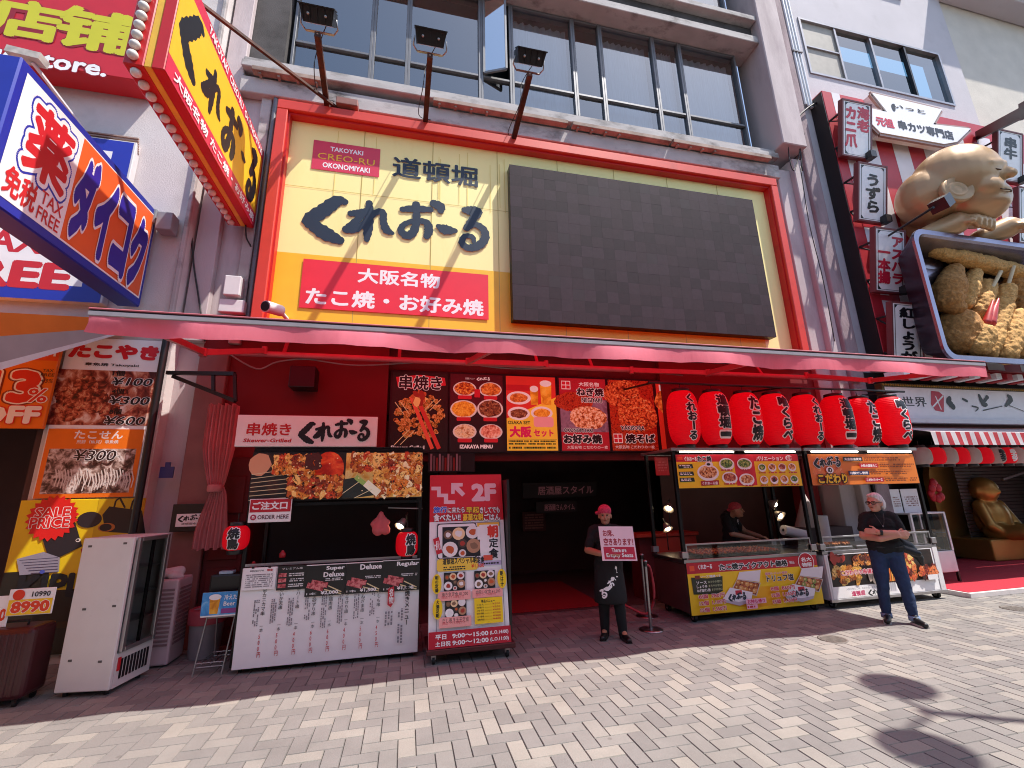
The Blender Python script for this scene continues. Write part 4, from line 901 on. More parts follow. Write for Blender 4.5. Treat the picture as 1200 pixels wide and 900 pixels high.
mb.lathe((-2.33, 6.72, 0), [(.15, .0), (.16, .02), (.19, .50), (.20, .52), (.19, .53)], mat('grey_bin', '#9d9297', rough=.5), n=20); obj('bin_body', mb, S)
mb = MB(); mb.lathe((-2.33, 6.72, .5), [(.203, -.12), (.206, .035), (.17, .05), (.14, -.05)], mat('red_liner', '#b04a54', rough=.6, vary=.2), n=20, cap=False); obj('liner', mb, S)
# folding rack with box and beer card
x0, x1, z0, z1 = -2.12, -1.84, .0, .80; S = thing('folding_rack', 'thin chrome folding rack between the fridge and the white menu board', 'rack', (x0, 6.15, 0)); mb = MB()
for sx in (x0, x1):
    mb.bar((sx-.04, 6.0, 0), (sx+.02, 6.12, z1), .009, ALU); mb.bar((sx+.02, 6.42, 0), (sx+.02, 6.28, z1), .009, ALU)
for z in (.08, .12): mb.bar((x0-.03, 6.02, z), (x1-.03, 6.02, z), .006, ALU); mb.bar((x0, 6.4, z), (x1, 6.4, z), .006, ALU)
for k in range(7): mb.bar((x0-.02+k*.045, 6.02, .11), (x0+k*.045, 6.4, .11), .004, ALU)
for z in (.55, z1): mb.bar((x0, 6.09, z), (x1, 6.09, z), .007, ALU)
obj('frame', mb, S)
mb = MB(); mb.box(x0-.02, 6.08, .81, x1+.04, 6.36, 1.0, BLACK, .02, 2); obj('black_case', mb, loc=(x0, 6.1, .81), label='black plastic case lying on top of the folding rack', cat='case')
mb = MB(); mb.box(x0+.06, 6.1, 1.002, x0+.2, 6.2, 1.03, mat('pale_blue', '#9fb4c9')); obj('card_box', mb, loc=(x0, 6.1, 1.0), label='small pale blue packet on the black case', cat='packet')
S, p = flat(5.98, (238, 695), (277.5, 721), .008, WHV, 'beer_sign', 'blue and white sign with a glass of beer hung on the folding rack', 'sign')
p.rect(.0, 0, 1, .93, food('sky_blue', ['#2a78c2', '#4aa0dc', '#9fd0ee'], 9)); p.poly([(.2, .2), (.5, .2), (.46, .88), (.24, .88)], BEERY); p.ell(.35, .2, .17, .12, WHITE); p.text('冷えた', .6, .12, .95, .34, WHITE, bold=.02); p.text('Beer', .6, .4, .92, .58, WHITE, bold=.02); p.rect(.55, .68, .98, .88, A('#8a3c86')); p.done(S)
# ------------------------------------------------------------------ menu light boxes over the entrance
YB = 7.22; zA, zB = 2.52, 3.80
def lightbox(px0, px1, lab):
    a, b = W(px0, 480, YB).x, W(px1, 482, YB).x; S = thing('menu_lightbox', lab, 'menu board', (a, YB, zA), 'menu boards in a row over the entrance')
    mb = MB(); mb.box(a-.035, YB+.002, zA-.035, b+.035, YB+.075, zB+.035, BLACK, .006); obj('frame', mb, S)
    return S, panelY(YB, a, b, zA, zB)
G_ = .16
def AG(h): return A(h, G_)
WG, KG, RG = AG('#e8e2de'), AG('#141012'), AG('#c2202a')
def FG(n, c, s): return food(n+'_lit', c, s, G_)
GR1 = FG('grill', ['#2a0d08', '#8a3a16', '#d98c3c', '#f0c27c', '#9c461c'], 24)
S, p = lightbox(458.5, 524, 'black menu board with a heap of grilled skewers, beside the red wall')
p.rect(0, 0, 1, 1, AG('#17120f')); p.poly([(.06, .07), (.5, .03), (.95, .06), (.97, .16), (.4, .22), (.1, .2)], RG)
p.text('串焼き', .12, .04, .9, .23, KG, bold=.03, out=WG, ob=.06)
for i in range(110):
    t, r = random.uniform(0, 6.28), random.random()**.5; p.ell(.5+.42*r*math.cos(t), .57+.29*r*math.sin(t), .055, .028, food('lit_'+random.choice(['c9822f', 'e3b066', 'a8561c', 'd9b070', '7c3412']), ['#2a0c06', '#c9822f', '#e3b066', '#f8dca8'], 40, .08), 9, .25, random.uniform(0, 3))
for sx in (.02, .12): p.line([(.04+sx, .4), (.2+sx, .55)], .008, AG('#d9c08c'), False); p.line([(.9-sx, .35), (.7-sx, .5)], .008, AG('#d9c08c'), False); p.line([(.06+sx, .93), (.3+sx, .75)], .008, AG('#d9c08c'), False)
p.line([(.42, .30), (.86, .98)], .05, AG('#c2342a'), False); p.line([(.34, .33), (.74, .98)], .045, AG('#d9513a'), False); p.chunks(.36, .25, .62, .45, 14, .05, [AG('#e3b066'), AG('#b5502a'), AG('#8f2a1c')])
p.text('Skewer-Grilled', .02, .94, .6, .985, WG, bold=.03); p.done(S)
S, p = lightbox(527.5, 589.5, 'dark menu board with six bowls of food and white english title')
p.rect(0, 0, 1, 1, AG('#1c1012')); p.rect(0, 0, 1, .5, AG('#4a1218')); p.brush(LOGO, .5, .035, .75, .075, WG); p.text('居酒屋メニュー', .28, .045, .46, .07, WG)
DISH = [FG('yaki', ['#6d1a0c', '#c2521c', '#e8943c', '#f0c05a'], 26), FG('karaage', ['#8a3a10', '#d9742a', '#f0b05a'], 20), FG('fries', ['#c26a14', '#eaa02c', '#f6c85a'], 30), FG('noodles', ['#3a1410', '#8a4a2a', '#c99a6a'], 30), FG('gyoza', ['#a8642a', '#e8d0a8', '#d9a05a'], 22), FG('sashimi', ['#b5402a', '#e89a7c', '#f0d0b8'], 22)]
for i, (cx, cy, rx, ry) in enumerate(((.27, .2, .22, .10), (.76, .2, .22, .10), (.25, .47, .25, .12), (.75, .46, .25, .13), (.27, .76, .22, .10), (.76, .76, .22, .10))):
    p.ell(cx, cy, rx, ry, AG('#d9cfc6')); p.ell(cx, cy-.004, rx*.88, ry*.86, DISH[i], 18, .05); p.rrect(cx-.13, cy+ry*.86, cx+.13, cy+ry*.86+.05, .02, RG)
p.rrect(.45, .2, .56, .31, .01, RG); p.text('IZAKAYA MENU', .18, .925, .79, .975, WG, bold=.05, out=KG, ob=.09); p.done(S)
S, p = lightbox(593.5, 652, 'yellow and red set menu board with a mug and a glass of beer')
p.rect(0, 0, 1, 1, AG('#efc83c')); p.poly([(0, 0), (1, 0), (1, .28), (0, .58)], AG('#d3342a')); p.rect(0, .12, .48, .2, AG('#b51f24'))
for cx, w_, t, bm2_ in ((.56, .17, .14, .34), (.8, .24, .06, .34)): p.poly([(cx-w_/2, t), (cx+w_/2, t), (cx+w_*.42, bm2_+.05), (cx-w_*.42, bm2_+.05)], FG('beer', ['#c77a12', '#eba62a', '#f5c14a'], 8)); p.ell(cx, t+.03, w_/2, .045, WG)
for cx, cy, rx, m_ in ((.25, .30, .24, DISH[1]), (.24, .51, .22, DISH[3]), (.7, .50, .22, DISH[2])): p.ell(cx, cy, rx, .09, WG); p.ell(cx, cy, rx*.76, .062, m_, 16, .08)
p.rrect(.53, .55, .93, .69, .05, AG('#e8a0a0')); p.text('OSAKA SET', .02, .61, .46, .655, KG, bold=.02); p.text('大阪', .05, .68, .48, .83, AG('#d02058'), bold=.06); p.text('セット', .52, .72, .92, .82, AG('#d02058'), bold=.05)
p.lines(.03, .86, .95, .93, 2, KG); p.rect(.02, .85, .98, .853, KG); p.lines(.03, .94, .97, .985, 1, KG); p.done(S)
S, p = lightbox(656.5, 711.5, 'red menu board with two savoury pancakes and outlined white lettering')
p.rect(0, 0, 1, 1, AG('#a8202a')); p.rect(0, .3, 1, .75, FG('griddle', ['#6d4a5a', '#8d6a7c', '#4d3038'], 6)); p.rect(.05, .04, .24, .16, WG); [p.rect(.06+.09*i, .05+.055*j, .135+.09*i, .095+.055*j, RG) for i in (0, 1) for j in (0, 1)]
p.ell(.3, .33, .42, .14, NOOD, 22, .06); p.ell(.58, .55, .4, .16, FG('pancake', ['#7c2a14', '#c9763c', '#e8b48c', '#f0d8b8', '#a84a24'], 22), 22, .06)
p.text('大阪名物', .42, .05, .86, .11, WG, bold=.02); p.text('ねぎ焼', .36, .13, .95, .25, KG, bold=.05, out=WG, ob=.10); p.text('NEGIYAKI', .46, .27, .9, .34, KG, bold=.04, out=WG, ob=.10); p.text('OKONOMIYAKI', .05, .70, .66, .755, KG, bold=.04, out=WG, ob=.09); p.text('お好み焼', .03, .78, .84, .91, KG, bold=.06, out=WG, ob=.11); p.text('大阪名物 こだわりの一枚', .1, .935, .95, .98, WG); p.done(S)
S, p = lightbox(714.5, 767.5, 'red menu board filled with fried noodles, next to the lanterns')
p.rect(0, 0, 1, 1, NOOD); p.ell(.3, .2, .4, .2, FG('noodle2', ['#5a140a', '#b5401a', '#e0703a', '#f0a86a'], 26), 22, .06); p.ell(.6, .5, .45, .26, FG('noodle2', ['#5a140a', '#b5401a', '#e0703a', '#f0a86a'], 26), 22, .06)
for i in range(40):
    a = random.uniform(0, 6.28); r = random.uniform(.1, .36); c = (.55+r*math.cos(a)*.9, .45+r*math.sin(a)*.6); p.line([c, (c[0]+random.uniform(-.15, .15), c[1]+random.uniform(-.05, .05))], .007, AG(random.choice(['#e8863c', '#f0b070', '#b5441c'])), False)
p.text('YAKISOBA', .2, .66, .72, .715, KG, bold=.04, out=WG, ob=.1); p.rect(.03, .77, .22, .9, WG); [p.rect(.04+.09*i, .78+.06*j, .115+.09*i, .83+.06*j, RG) for i in (0, 1) for j in (0, 1)]; p.text('焼そば', .28, .77, .93, .90, KG, bold=.05, out=WG, ob=.1); p.text('大阪名物 こだわりの一枚', .05, .93, .9, .975, WG); p.done(S)
S, p = lightbox(771, 818, 'red menu board half hidden behind the first red lantern')
p.rect(0, 0, 1, 1, AG('#c8301f')); p.ell(.35, .3, .4, .2, FG('balls', ['#7c2a10', '#d9702a', '#f0a85a'], 14), 20, .05); p.rect(.08, .05, .3, .14, WG); p.text('たこ焼', .2, .72, .95, .88, KG, bold=.05, out=WG, ob=.1); p.done(S)
# things inside the entrance
for px, lab, tx in ((610, 'dim hanging sign board with pink lettering deep inside the entrance', '居酒屋スタイル'), (632, 'lower dim sign board with pale lettering deep inside the entrance', '居酒屋さんタイム')):
    hi = px == 610; S, p = flat(9.9, (612, 566) if hi else (628, 588), (700, 582) if hi else (676, 600), .05, mat('dim_board', '#2a1414', rough=.6), 'inner_sign', lab, 'sign'); p.text(tx, .2, .25, .95, .8, A('#a8646a', .04), bold=.02); p.done(S)
S, p = flat(10.6, (612, 600), (640, 622), .03, mat('dim_poster', '#5a1c1a', rough=.6), 'inner_poster', 'dim red poster low on the far wall inside the entrance', 'poster'); p.lines(.1, .1, .9, .9, 6, A('#a86050')); p.done(S)
mb = MB(); mb.box(1.62, 7.45, .0045, 3.25, 9.7, .018, mat('red_mat', '#8e0f18', rough=.95, vary=.1, vscale=30, bump=.4, bscale=300), .004); obj('entrance_mat', mb, loc=(2.4, 8.5, 0), label='red door mat lying on the floor inside the entrance', cat='door mat')
S = thing('window_strip', 'dim glazed shelf of bottles above the entrance, right of the food photograph', 'shelf', (.2, 7.34, 2.2)); a, b = W(502, 530, 7.28), W(556, 553, 7.28)
mb = MB(); mb.box(a.x, 7.24, b.z, b.x, 7.29, a.z, BLACK); obj('back', mb, S); mb = MB()
for k in range(11): mb.box(a.x+.03+k*.045, 7.225, b.z+.02, a.x+.06+k*.045, 7.238, a.z-.03-.03*(k % 3), mat('reflection_tone_%d' % (k % 3), ('#9aa3a8', '#6d7478', '#8a2a1c')[k % 3], rough=.3))  # reflections in the dark window strip built as pale upright bars
obj('reflection_row', mb, S)
S = thing('reception_counter', 'red lit wooden counter just inside the right of the entrance', 'counter', (3.9, 7.8, 0)); a, b = W(742, 626, 7.6), W(788, 640, 7.6); CR_ = mat('red_counter', '#a8301f', rough=.5, vary=.1, vscale=5)
mb = MB(); mb.box(a.x, 7.5, a.z-.06, b.x+.5, 8.0, a.z, CR_, .008); obj('top', mb, S); mb = MB(); mb.box(a.x+.1, 7.6, .004, b.x+.45, 7.95, a.z-.061, MAROON); obj('base', mb, S); mb = MB(); mb.box(a.x+.35, 7.52, a.z-.35, b.x+.45, 7.599, a.z-.07, CR_, .006); obj('front_board', mb, S)
def desklamp(px, py, Y, lab, down=(0, 0, -1), r=.10):
    c = W(px, py, Y); S = thing('work_lamp', lab, 'lamp', c, 'lit work lamps of the stalls'); ax = Vector(down).normalized(); mb = MB()
    SH = mat('lamp_shade', '#8a7f78', rough=.4, metal=.3); mb.lathe(c, [(.03, -.06), (.04, -.05), (r*.7, .0), (r, .06), (r*.96, .06), (r*.6, .0)], SH, n=16, axis=ax, cap=False); obj('shade', mb, S); mb = MB(); mb.ell(c+ax*.035, (.045, .045, .045), BULBW, 10, 8); obj('bulb', mb, S)
    mb = MB(); mb.tube([c-ax*.06, c-ax*.10+Vector((.02, .05, .05)), c+Vector((.06, .12, .02)), c+Vector((.08, .14, -.4))], .009, BLACK); obj('stem', mb, S)
desklamp(784, 594, 7.3, 'upper lit clip lamp over the red counter', (-.5, -.4, -.6), .09); desklamp(781, 617, 7.2, 'lower lit clip lamp over the red counter', (.1, -.5, -.7), .09)

# ------------------------------------------------------------------ rope stands by the entrance
def stanchion(px, py, lab):
    d = ray(px, py); k = -CAMH/d.z; c = Vector((d.x*k, d.y*k, 0)); S = thing('barrier_post', lab, 'barrier post', c, 'chrome barrier posts at the entrance')
    mb = MB(); mb.lathe(c, [(.16, 0), (.16, .008), (.12, .018), (.03, .03)], STEEL, n=24); obj('base', mb, S); mb = MB(); mb.bar(c+Vector((0, 0, .028)), c+Vector((0, 0, .80)), .022, STEEL); mb.bar(c+Vector((0, 0, .80)), c+Vector((0, 0, .86)), .028, BLACK); mb.lathe(c, [(.03, .86), (.03, .875), (.01, .885)], STEEL, n=12); obj('post', mb, S); return c
c1 = stanchion(763, 738, 'nearer of the two chrome posts beside the takoyaki cart'); c2 = stanchion(758, 722, 'farther chrome post partly behind the nearer one')
mb = MB(); mb.tube([c1+Vector((0, .02, .82)), c1+Vector((.14, .12, .74)), c1+Vector((.2, .2, .35)), c1+Vector((.12, .3, .12)), c1+Vector((-.1, .4, .2)), c1+Vector((-.3, .5, .3))], .018, mat('red_rope', '#b5404a', rough=.8)); obj('barrier_rope', mb, loc=c1, label='red rope hanging in a loop from the chrome barrier post', cat='rope')

# ------------------------------------------------------------------ skewer stall with the long white menu board
S = thing('skewer_stall', 'skewer stall with a food photograph above its dark hatch and a white menu board below', 'food stall', (-.8, 6.3, 0)); x0, x1 = -1.80, .20
mb = MB()
for x in (x0+.02, x1-.02):
    for y in (5.98, 6.75): mb.box(x-.02, y-.02, .06, x+.02, y+.02, 2.38, BLACKM, .003)
for y in (5.98, 6.75): mb.box(x0, y-.02, 2.381, x1, y+.02, 2.42, BLACKM); mb.box(x0+.041, y-.018, 1.74, x1-.041, y+.018, 1.775, BLACKM)
mb.box(x0+.041, 5.965, 1.08, x1-.041, 5.995, 1.11, ALU); obj('frame', mb, S)
mb = MB(); mb.box(x0+.03, 6.0, .08, x1-.03, 6.73, .92, DARK); obj('cabinet', mb, S); mb = MB(); mb.box(x0+.02, 5.99, .921, x1-.02, 6.78, .95, STEEL, .004); obj('worktop', mb, S)
mb = MB(); mb.box(x0, 5.96, 2.425, x1, 6.78, 2.44, BLACK); obj('roof', mb, S); mb = MB(); mb.box(x0+.05, 6.77, .95, x1-.05, 6.78, 1.8, mat('black_cloth', '#110d0e', rough=.9)); obj('back_cloth', mb, S)
mb = MB(); mb.box(x0, 5.935, 1.80, x1, 5.955, 2.375, BLACK); fp = obj('photo_board', mb, S)
p = panelY(5.934, x0+.01, x1-.01, 1.815, 2.365)
p.rect(0, 0, .53, 1, food('night_grill', ['#120c0c', '#1f1512', '#3a1a10', '#120c0c'], 5, .08)); p.rect(.53, 0, 1, 1, food('bright_grill', ['#c9742c', '#eab45a', '#f0d890', '#d98c3c'], 6, .08)); p.ell(.04, .25, .06, .25, A('#c78a6a', .08), 14, .1)  # food prints given a faint glow of their own, no lamp behind
for k in range(7): p.line([(0, .46+k*.09), (.2, .36+k*.10)], .014, A('#c9b08c', .08), False)
P1 = [food('lit_%s' % h[1:], ['#2a0c06', h, h, '#f8d49a'], 34, .08) for h in ('#d97a2a', '#b5501a', '#e8a04a', '#8c2f12', '#f0b866', '#c9401c')]; P2 = [food('lit_%s' % h[1:], ['#6d2a0c', h, h, '#fff0cc'], 34, .08) for h in ('#f0c878', '#d9923c', '#c2702a', '#f5e0b0', '#e8ac50', '#a84a18')]
p.ell(.43, .35, .09, .38, food('embers', ['#a81c0c', '#e0421c', '#f07a3c'], 7, .08)); p.chunks(.11, .02, .36, .5, 90, .06, P1); p.chunks(.20, .48, .53, 1, 120, .06, P1); p.chunks(.55, .0, 1, .45, 110, .065, P2+P1); p.chunks(.70, .3, 1, 1, 120, .07, P2+P1); p.chunks(.30, .02, .40, .4, 16, .06, [A('#4a1a12', .08)])
p.poly([(.53, .6), (.62, .55), (.72, .95), (.6, 1), (.53, 1)], A('#252a26', .08)); p.line([(.60, .55), (.72, .88)], .10, A('#8fae5a', .08), False); p.line([(.66, .68), (.74, .92)], .16, A('#eae6cc', .08), False); p.line([(.53, .9), (.62, .66)], .012, A('#e3d0a0', .08), False); p.line([(.6, 1), (.7, .82)], .012, A('#e3d0a0', .08), False)
for k in range(50):
    q = random.random(); p.ell(.2+.32*q if k % 2 else .56+.42*q, random.uniform(.08, .92), .004, .012, A('#f5dca8', .08), 8)
p.done(fp)
mb = MB(); mb.box(-1.76, 5.905, .055, .19, 5.925, 1.072, WHV, .003); mbd = obj('menu_board', mb, S)
p = panelY(5.904, -1.76, .19, .055, 1.072)
items = (('⑧カニカマ串', '500'), ('⑦いか天串', '500'), ('⑥ハート串', '400'), ('⑤砂ずり串', '600'), ('④鶏肉串', '600'), ('③せせり串', '400'), ('②ねぎま串', '500'), ('①もも串', '450')); GREYI = A('#85828a'); RDD = A('#c42a3a')
for i, (nm, pr) in enumerate(items):
    xc = .128+i*.0905; top = .215 if i < 3 else .30; bot = .50 if i < 3 else .50
    p.vtext(nm, xc-.011, top, xc+.013, top+.046*len(nm), INK, bold=.008); p.vtext('一本', xc-.008, .575, xc+.012, .655, INK, bold=.0); p.vtext(pr+'円', xc-.009, .665, xc+.011, .90, RDD, bold=.012)
    p.lines(xc-.05, .33, xc-.018, .66-.1*random.random(), 3, GREYI, .8, vertical=True)
p.vtext('串焼きメニュー', .915, .27, .945, .70, INK, bold=.03); p.lines(.875, .52, .91, .88, 2, GREYI, .8, True); p.poly([(.815, .30), (.85, .275), (.855, .44), (.835, .50), (.815, .47)], RDD); p.vtext('名物', .822, .30, .85, .46, WHITE, bold=.03); p.lines(.80, .54, .85, .70, 3, GREYI, .8, True); p.done(mbd)
for x in (-1.70, -1.45, -.6, -.1, .13):
    mb = MB(); mb.bar((x-.012, 6.0, .032), (x+.012, 6.0, .032), .032, RUBBER, n=14); mb.box(x-.018, 5.985, .04, x+.018, 6.02, .079, ALU); obj('caster', mb, S)
# cards clipped along the top of the board
def card(tl, br, base, label):
    return flat(5.880, tl, br, .006, base, 'menu_card', label, 'menu card', 'cards clipped along the white menu board')
S, p = card((285.5, 666), (321.7, 690), WHV, 'white sheet of small print clipped at the left of the menu board'); p.text('本日のおすすめ', .2, .1, .62, .19, INK, bold=.02); p.text('限定', .72, .08, .9, .19, RDD, bold=.03); p.lines(.1, .28, .92, .9, 7, GREYI, .75); p.rect(.25, -.06, .33, .04, BLACK); p.rect(.75, -.06, .83, .04, BLACK); p.done(S)
S, p = card((326, 663.5), (357.5, 690), mat('black_card', '#1a181a', rough=.35), 'black card with three small food pictures, second from the left on the board'); p.text('プレミアム串', .15, .08, .85, .17, WHITE)
for k in range(3): p.rect(.05, .3+.22*k, .32, .46+.22*k, MEAT); p.lines(.4, .3+.22*k, .92, .46+.22*k, 2, WHITE, .8)
p.done(S)
for tl, br, ttl, pr, lab in (((359.5, 662.5), (403.5, 696.5), 'Super Deluxe', '¥2,000', 'black card with pink meat skewers lettered Super Deluxe'), ((406, 660), (447.5, 693.5), 'Deluxe', '¥1,500', 'black card with pink meat skewers lettered Deluxe alone'), ((448.5, 657), (491.5, 691), 'Regular', '¥1,000', 'black card with pink meat skewers lettered Regular')):
    S, p = card(tl, br, mat('black_card', '#1a181a', rough=.35), lab); p.rect(0, 0, 1, .02, WHITE)
    for dx, dy in ((0, 0), (.1, .09)):
        p.line([(.05+dx, .55-dy*.9+.08), (.46+dx, .78-dy*1.2)], .17, MEAT, False); p.line([(.48+dx, .80-dy*1.2), (.92, .97-dy*.7)], .035, A('#e0cfa0'), False)
    if ' ' in ttl: p.text('Super', .5, .06, .97, .22, WHITE, bold=.035); p.text('Deluxe', .44, .25, .97, .41, WHITE, bold=.035)
    else: p.text(ttl, .38, .06, .97, .24, WHITE, bold=.035)
    p.lines(.5, .44, .95, .54, 2, WHITE, .8); p.text(pr, .4, .84, .84, .97, WHITE, bold=.035); p.text('1本', .05, .87, .3, .95, WHITE); p.done(S)
S, p = flatR(5.945, -2.02, -.39, 2.445, 2.83, .06, WHV, 'skewer_sign', 'white sign with red and black brush lettering on top of the skewer stall', 'sign')
p.text('串焼き', .07, .25, .375, .66, A('#c01c24'), bold=.025); p.text('Skewer-Grilled', .055, .75, .38, .87, A('#c01c24'), bold=.03, shear=.15); p.brush(LOGO, .44, .18, .94, .80, INK); p.done(S)
S, p = flatR(5.89, W(293, 586, 5.89).x, W(342.5, 586, 5.89).x, 1.565, 1.83, .008, WHV, 'order_sign', 'red and white ORDER HERE sign hanging under the food photograph', 'sign')
p.rect(.02, .03, .98, .57, A('#b8182a')); p.text('ご注文口', .07, .12, .9, .47, WHITE, bold=.04); p.ell(.12, .78, .07, .12, A('#a82a48')); p.text('n', .09, .72, .15, .83, WHITE, bold=.03); p.text('ORDER HERE', .22, .69, .95, .87, A('#5a2a3a'), bold=.015); p.done(S)
# round lanterns of the skewer stall
RLANT = translucent('red_lantern_paper', '#ee1430', .5, rough=.6, vary=.06); RLANT.node_tree.nodes['Principled BSDF'].inputs['Emission Color'].default_value = lin('#ff1028')+(1,); RLANT.node_tree.nodes['Principled BSDF'].inputs['Emission Strength'].default_value = .16     # faint red emission put into the paper itself, no bulb inside
WLANT = translucent('white_lantern_paper', '#d8ccc6', .35, rough=.6)
def rib_profile(R, H, z0, n=26, p=2.6, rib=.006, m=5):
    out = []
    for i in range(n*m+1):
        t = i/(n*m); k = (2*t-1); r = R*(1-abs(k)**p)**(1/p)*.52+R*.48*(1-abs(k)**5*.25) if abs(k) < 1 else R*.36
        out.append((max(r, R*.50)+rib*(abs(math.sin(math.pi*n*t))-.5), z0+H*t))
    return out
def on_lantern(c, R, H, text, ang, wid, z_top, z_bot, inks, bolds, name, parent, power=2.6):
    """vertical lettering wrapped on the lantern's surface"""
    prof = rib_profile(R, H, -H/2, rib=0)
    def rad(z):
        t = min(max((z+H/2)/H, 0), 1); i = min(int(t*(len(prof)-1)), len(prof)-1); return prof[i][0]
    mb = MB(); n = len(text); h = (z_top-z_bot)/n; lay = .006
    for ink, b in zip(inks, bolds):
        for i, ch in enumerate(text):
            vs, fs = glyphs(ch); bm = bmesh.new()
            for dx, dy in strikes(b):
                bv = [bm.verts.new((x+dx-.5, y+dy-.4, 0)) for x, y in vs]
                for f in fs:
                    try: bm.faces.new([bv[k] for k in f])
                    except ValueError: pass
            for cut in (-.3, -.15, 0, .15, .3): bmesh.ops.bisect_plane(bm, geom=bm.verts[:]+bm.edges[:]+bm.faces[:], plane_co=(cut, 0, 0), plane_no=(1, 0, 0))
            for cut in (-.25, 0, .25): bmesh.ops.bisect_plane(bm, geom=bm.verts[:]+bm.edges[:]+bm.faces[:], plane_co=(0, cut, 0), plane_no=(0, 1, 0))
            bm.verts.index_update(); zc = z_top-(i+.5)*h; out = []
            for v in bm.verts:
                X, Y = v.co.x, v.co.y
                if ch in 'ー': X, Y = -Y, X
                if ch == '一': Y *= 2.2
                z = zc+Y*h*1.02; a = ang+X*wid/R; r = rad(z)+lay; out.append((c.x+r*math.sin(a), c.y-r*math.cos(a), c.z+z))
            mb.add(out, [tuple(v.index for v in f.verts) for f in bm.faces], ink); bm.free()
        lay += .0025
    obj(name, mb, parent)
def lantern(c, R, H, text, label, group, paper, ang=0.0, wid=.20, inks=None, name='paper_lantern', zt=.36, zb=-.36):
    S = thing(name, label, 'lantern', c, group); mb = MB(); mb.lathe(c, rib_profile(R, H, -H/2), paper, n=32); obj('paper_body', mb, S)
    for sgn, nm in ((1, 'top_cap'), (-1, 'bottom_cap')):
        mb = MB(); mb.lathe(c+Vector((0, 0, sgn*H*.5)), [(R*.56, -.012), (R*.58, -.006), (R*.58, .035), (R*.54, .04)] if sgn > 0 else [(R*.54, -.045), (R*.58, -.04), (R*.58, .004), (R*.56, .01)], BLACK, n=24); obj(nm, mb, S)
    if text: on_lantern(c, R, H, text, ang, wid, H*zt, H*zb, inks or (WHITE, INK), (.125, .05), 'lettering', S)
    mb = MB(); mb.bar(c+Vector((0, 0, H*.5+.035)), c+Vector((0, 0, H*.5+.13)), .006, BLACK); obj('hanger', mb, S); return S
lantern(W(277, 630, 5.95), .135, .27, '焼鳥', 'small round red lantern with white lettering at the left post of the skewer stall', 'round lanterns of the skewer stall', RLANT, .05, .12, (WHITE, INK), zt=.42, zb=-.42)
lantern(W(477, 637, 6.0), .135, .29, '焼鳥', 'small round red lantern with white lettering at the right post, under the lit lamp', 'round lanterns of the skewer stall', RLANT, .35, .12, (WHITE, INK), zt=.42, zb=-.42)
desklamp(471, 613, 6.1, 'lit cone lamp above the right round lantern of the skewer stall', (-.4, -.45, -.6), .07)
mb = MB(); c = W(446, 612, 6.0)
for q in (((0, 0, .10), .03, (-.03, 0, -.08), .075), ((.02, 0, .08), .025, (.06, .01, -.09), .06), ((-.04, 0, .06), .02, (-.09, 0, -.02), .035), ((.03, -.01, .05), .02, (.09, 0, .0), .03)): capsule(mb, c+Vector(q[0]), q[1], c+Vector(q[2]), q[3], translucent('pink_bag', '#d96a6e', .3))
tag(obj('cloth_bag', fuse(mb, .012, 3, .008, 18), loc=c), 'crumpled pink bag hanging inside the skewer stall hatch', 'bag')
mb = MB(); mb.bar(W(455, 595, 6.05), W(495, 596, 6.05), .008, ALU); obj('hanging_rail', mb, loc=W(455, 595, 6.05), label='thin metal rail the pink bag hangs from', cat='rail')
for k, (px, py) in enumerate(((248, 662), (331, 650))):
    c = W(px, py, 6.15) if k else W(297, 663, 6.15); mb = MB(); mb.lathe(c, [(.03, -.03), (.035, -.02), (.035, .015), (.02, .03), (.012, .05)], A('#b5202a'), n=14); obj('sauce_jar', mb, loc=c, label=('small red jar behind the black food card of the menu board', 'small red jar behind the white sheet of the menu board')[1-k], cat='jar', group='red jars on the skewer stall')

# ------------------------------------------------------------------ standing board for the second floor
o, b = W(504, 557, 6.0), W(504, 761, 5.62); b.x = o.x; wd = W(587, 556, 6.0).x-o.x
S = thing('standing_signboard', 'tall wheeled signboard with 2F stairs arrow and breakfast sets, leaning back slightly', 'signboard', (o.x+wd/2, 5.7, 0))
p = Panel(o, (wd, 0, 0), b-o); mb = MB()
vs = [o, o+p.u, o+p.u+p.v, o+p.v]; bk = -p.n*.012; mb.add([v+bk*.0-p.n*.001 for v in vs]+[v-p.n*.05 for v in vs], [(0, 1, 2, 3), (7, 6, 5, 4), (0, 4, 5, 1), (1, 5, 6, 2), (2, 6, 7, 3), (3, 7, 4, 0)], BLACK); obj('board', mb, S, recalc=True)
HR, FOOTR = A('#cf1526'), A('#b5102c'); p.rect(0, 0, 1, 1, WHITE); a = fr_(p, 545, 610.5)[1]; p.rect(0, 0, 1, a, HR)
def z1_(pts): return [fr_(p, 500+x*.12222, 560+y*.12222) for x, y in pts]
ST = A('#e6c8d2')
p.poly(z1_([(45, 85), (135, 85), (135, 120), (45, 120)]), ST); p.poly(z1_([(100, 118), (135, 118), (135, 152), (205, 152), (205, 185), (100, 185)]), ST); p.poly(z1_([(165, 183), (205, 183), (205, 216), (272, 216), (272, 250), (165, 250)]), ST)
p.poly(z1_([(235, 50), (345, 50), (345, 82), (306, 85), (370, 152), (340, 180), (270, 112), (268, 152), (235, 155)]), ST); TX(p, '2F', (552, 566.7), (582, 587), ST, bold=.06)
def Z1(t, x0, y0, x1, y1, m, **k): return TX(p, t, (500+x0*.12222, 560+y0*.12222), (500+x1*.12222, 560+y1*.12222), m, **k)
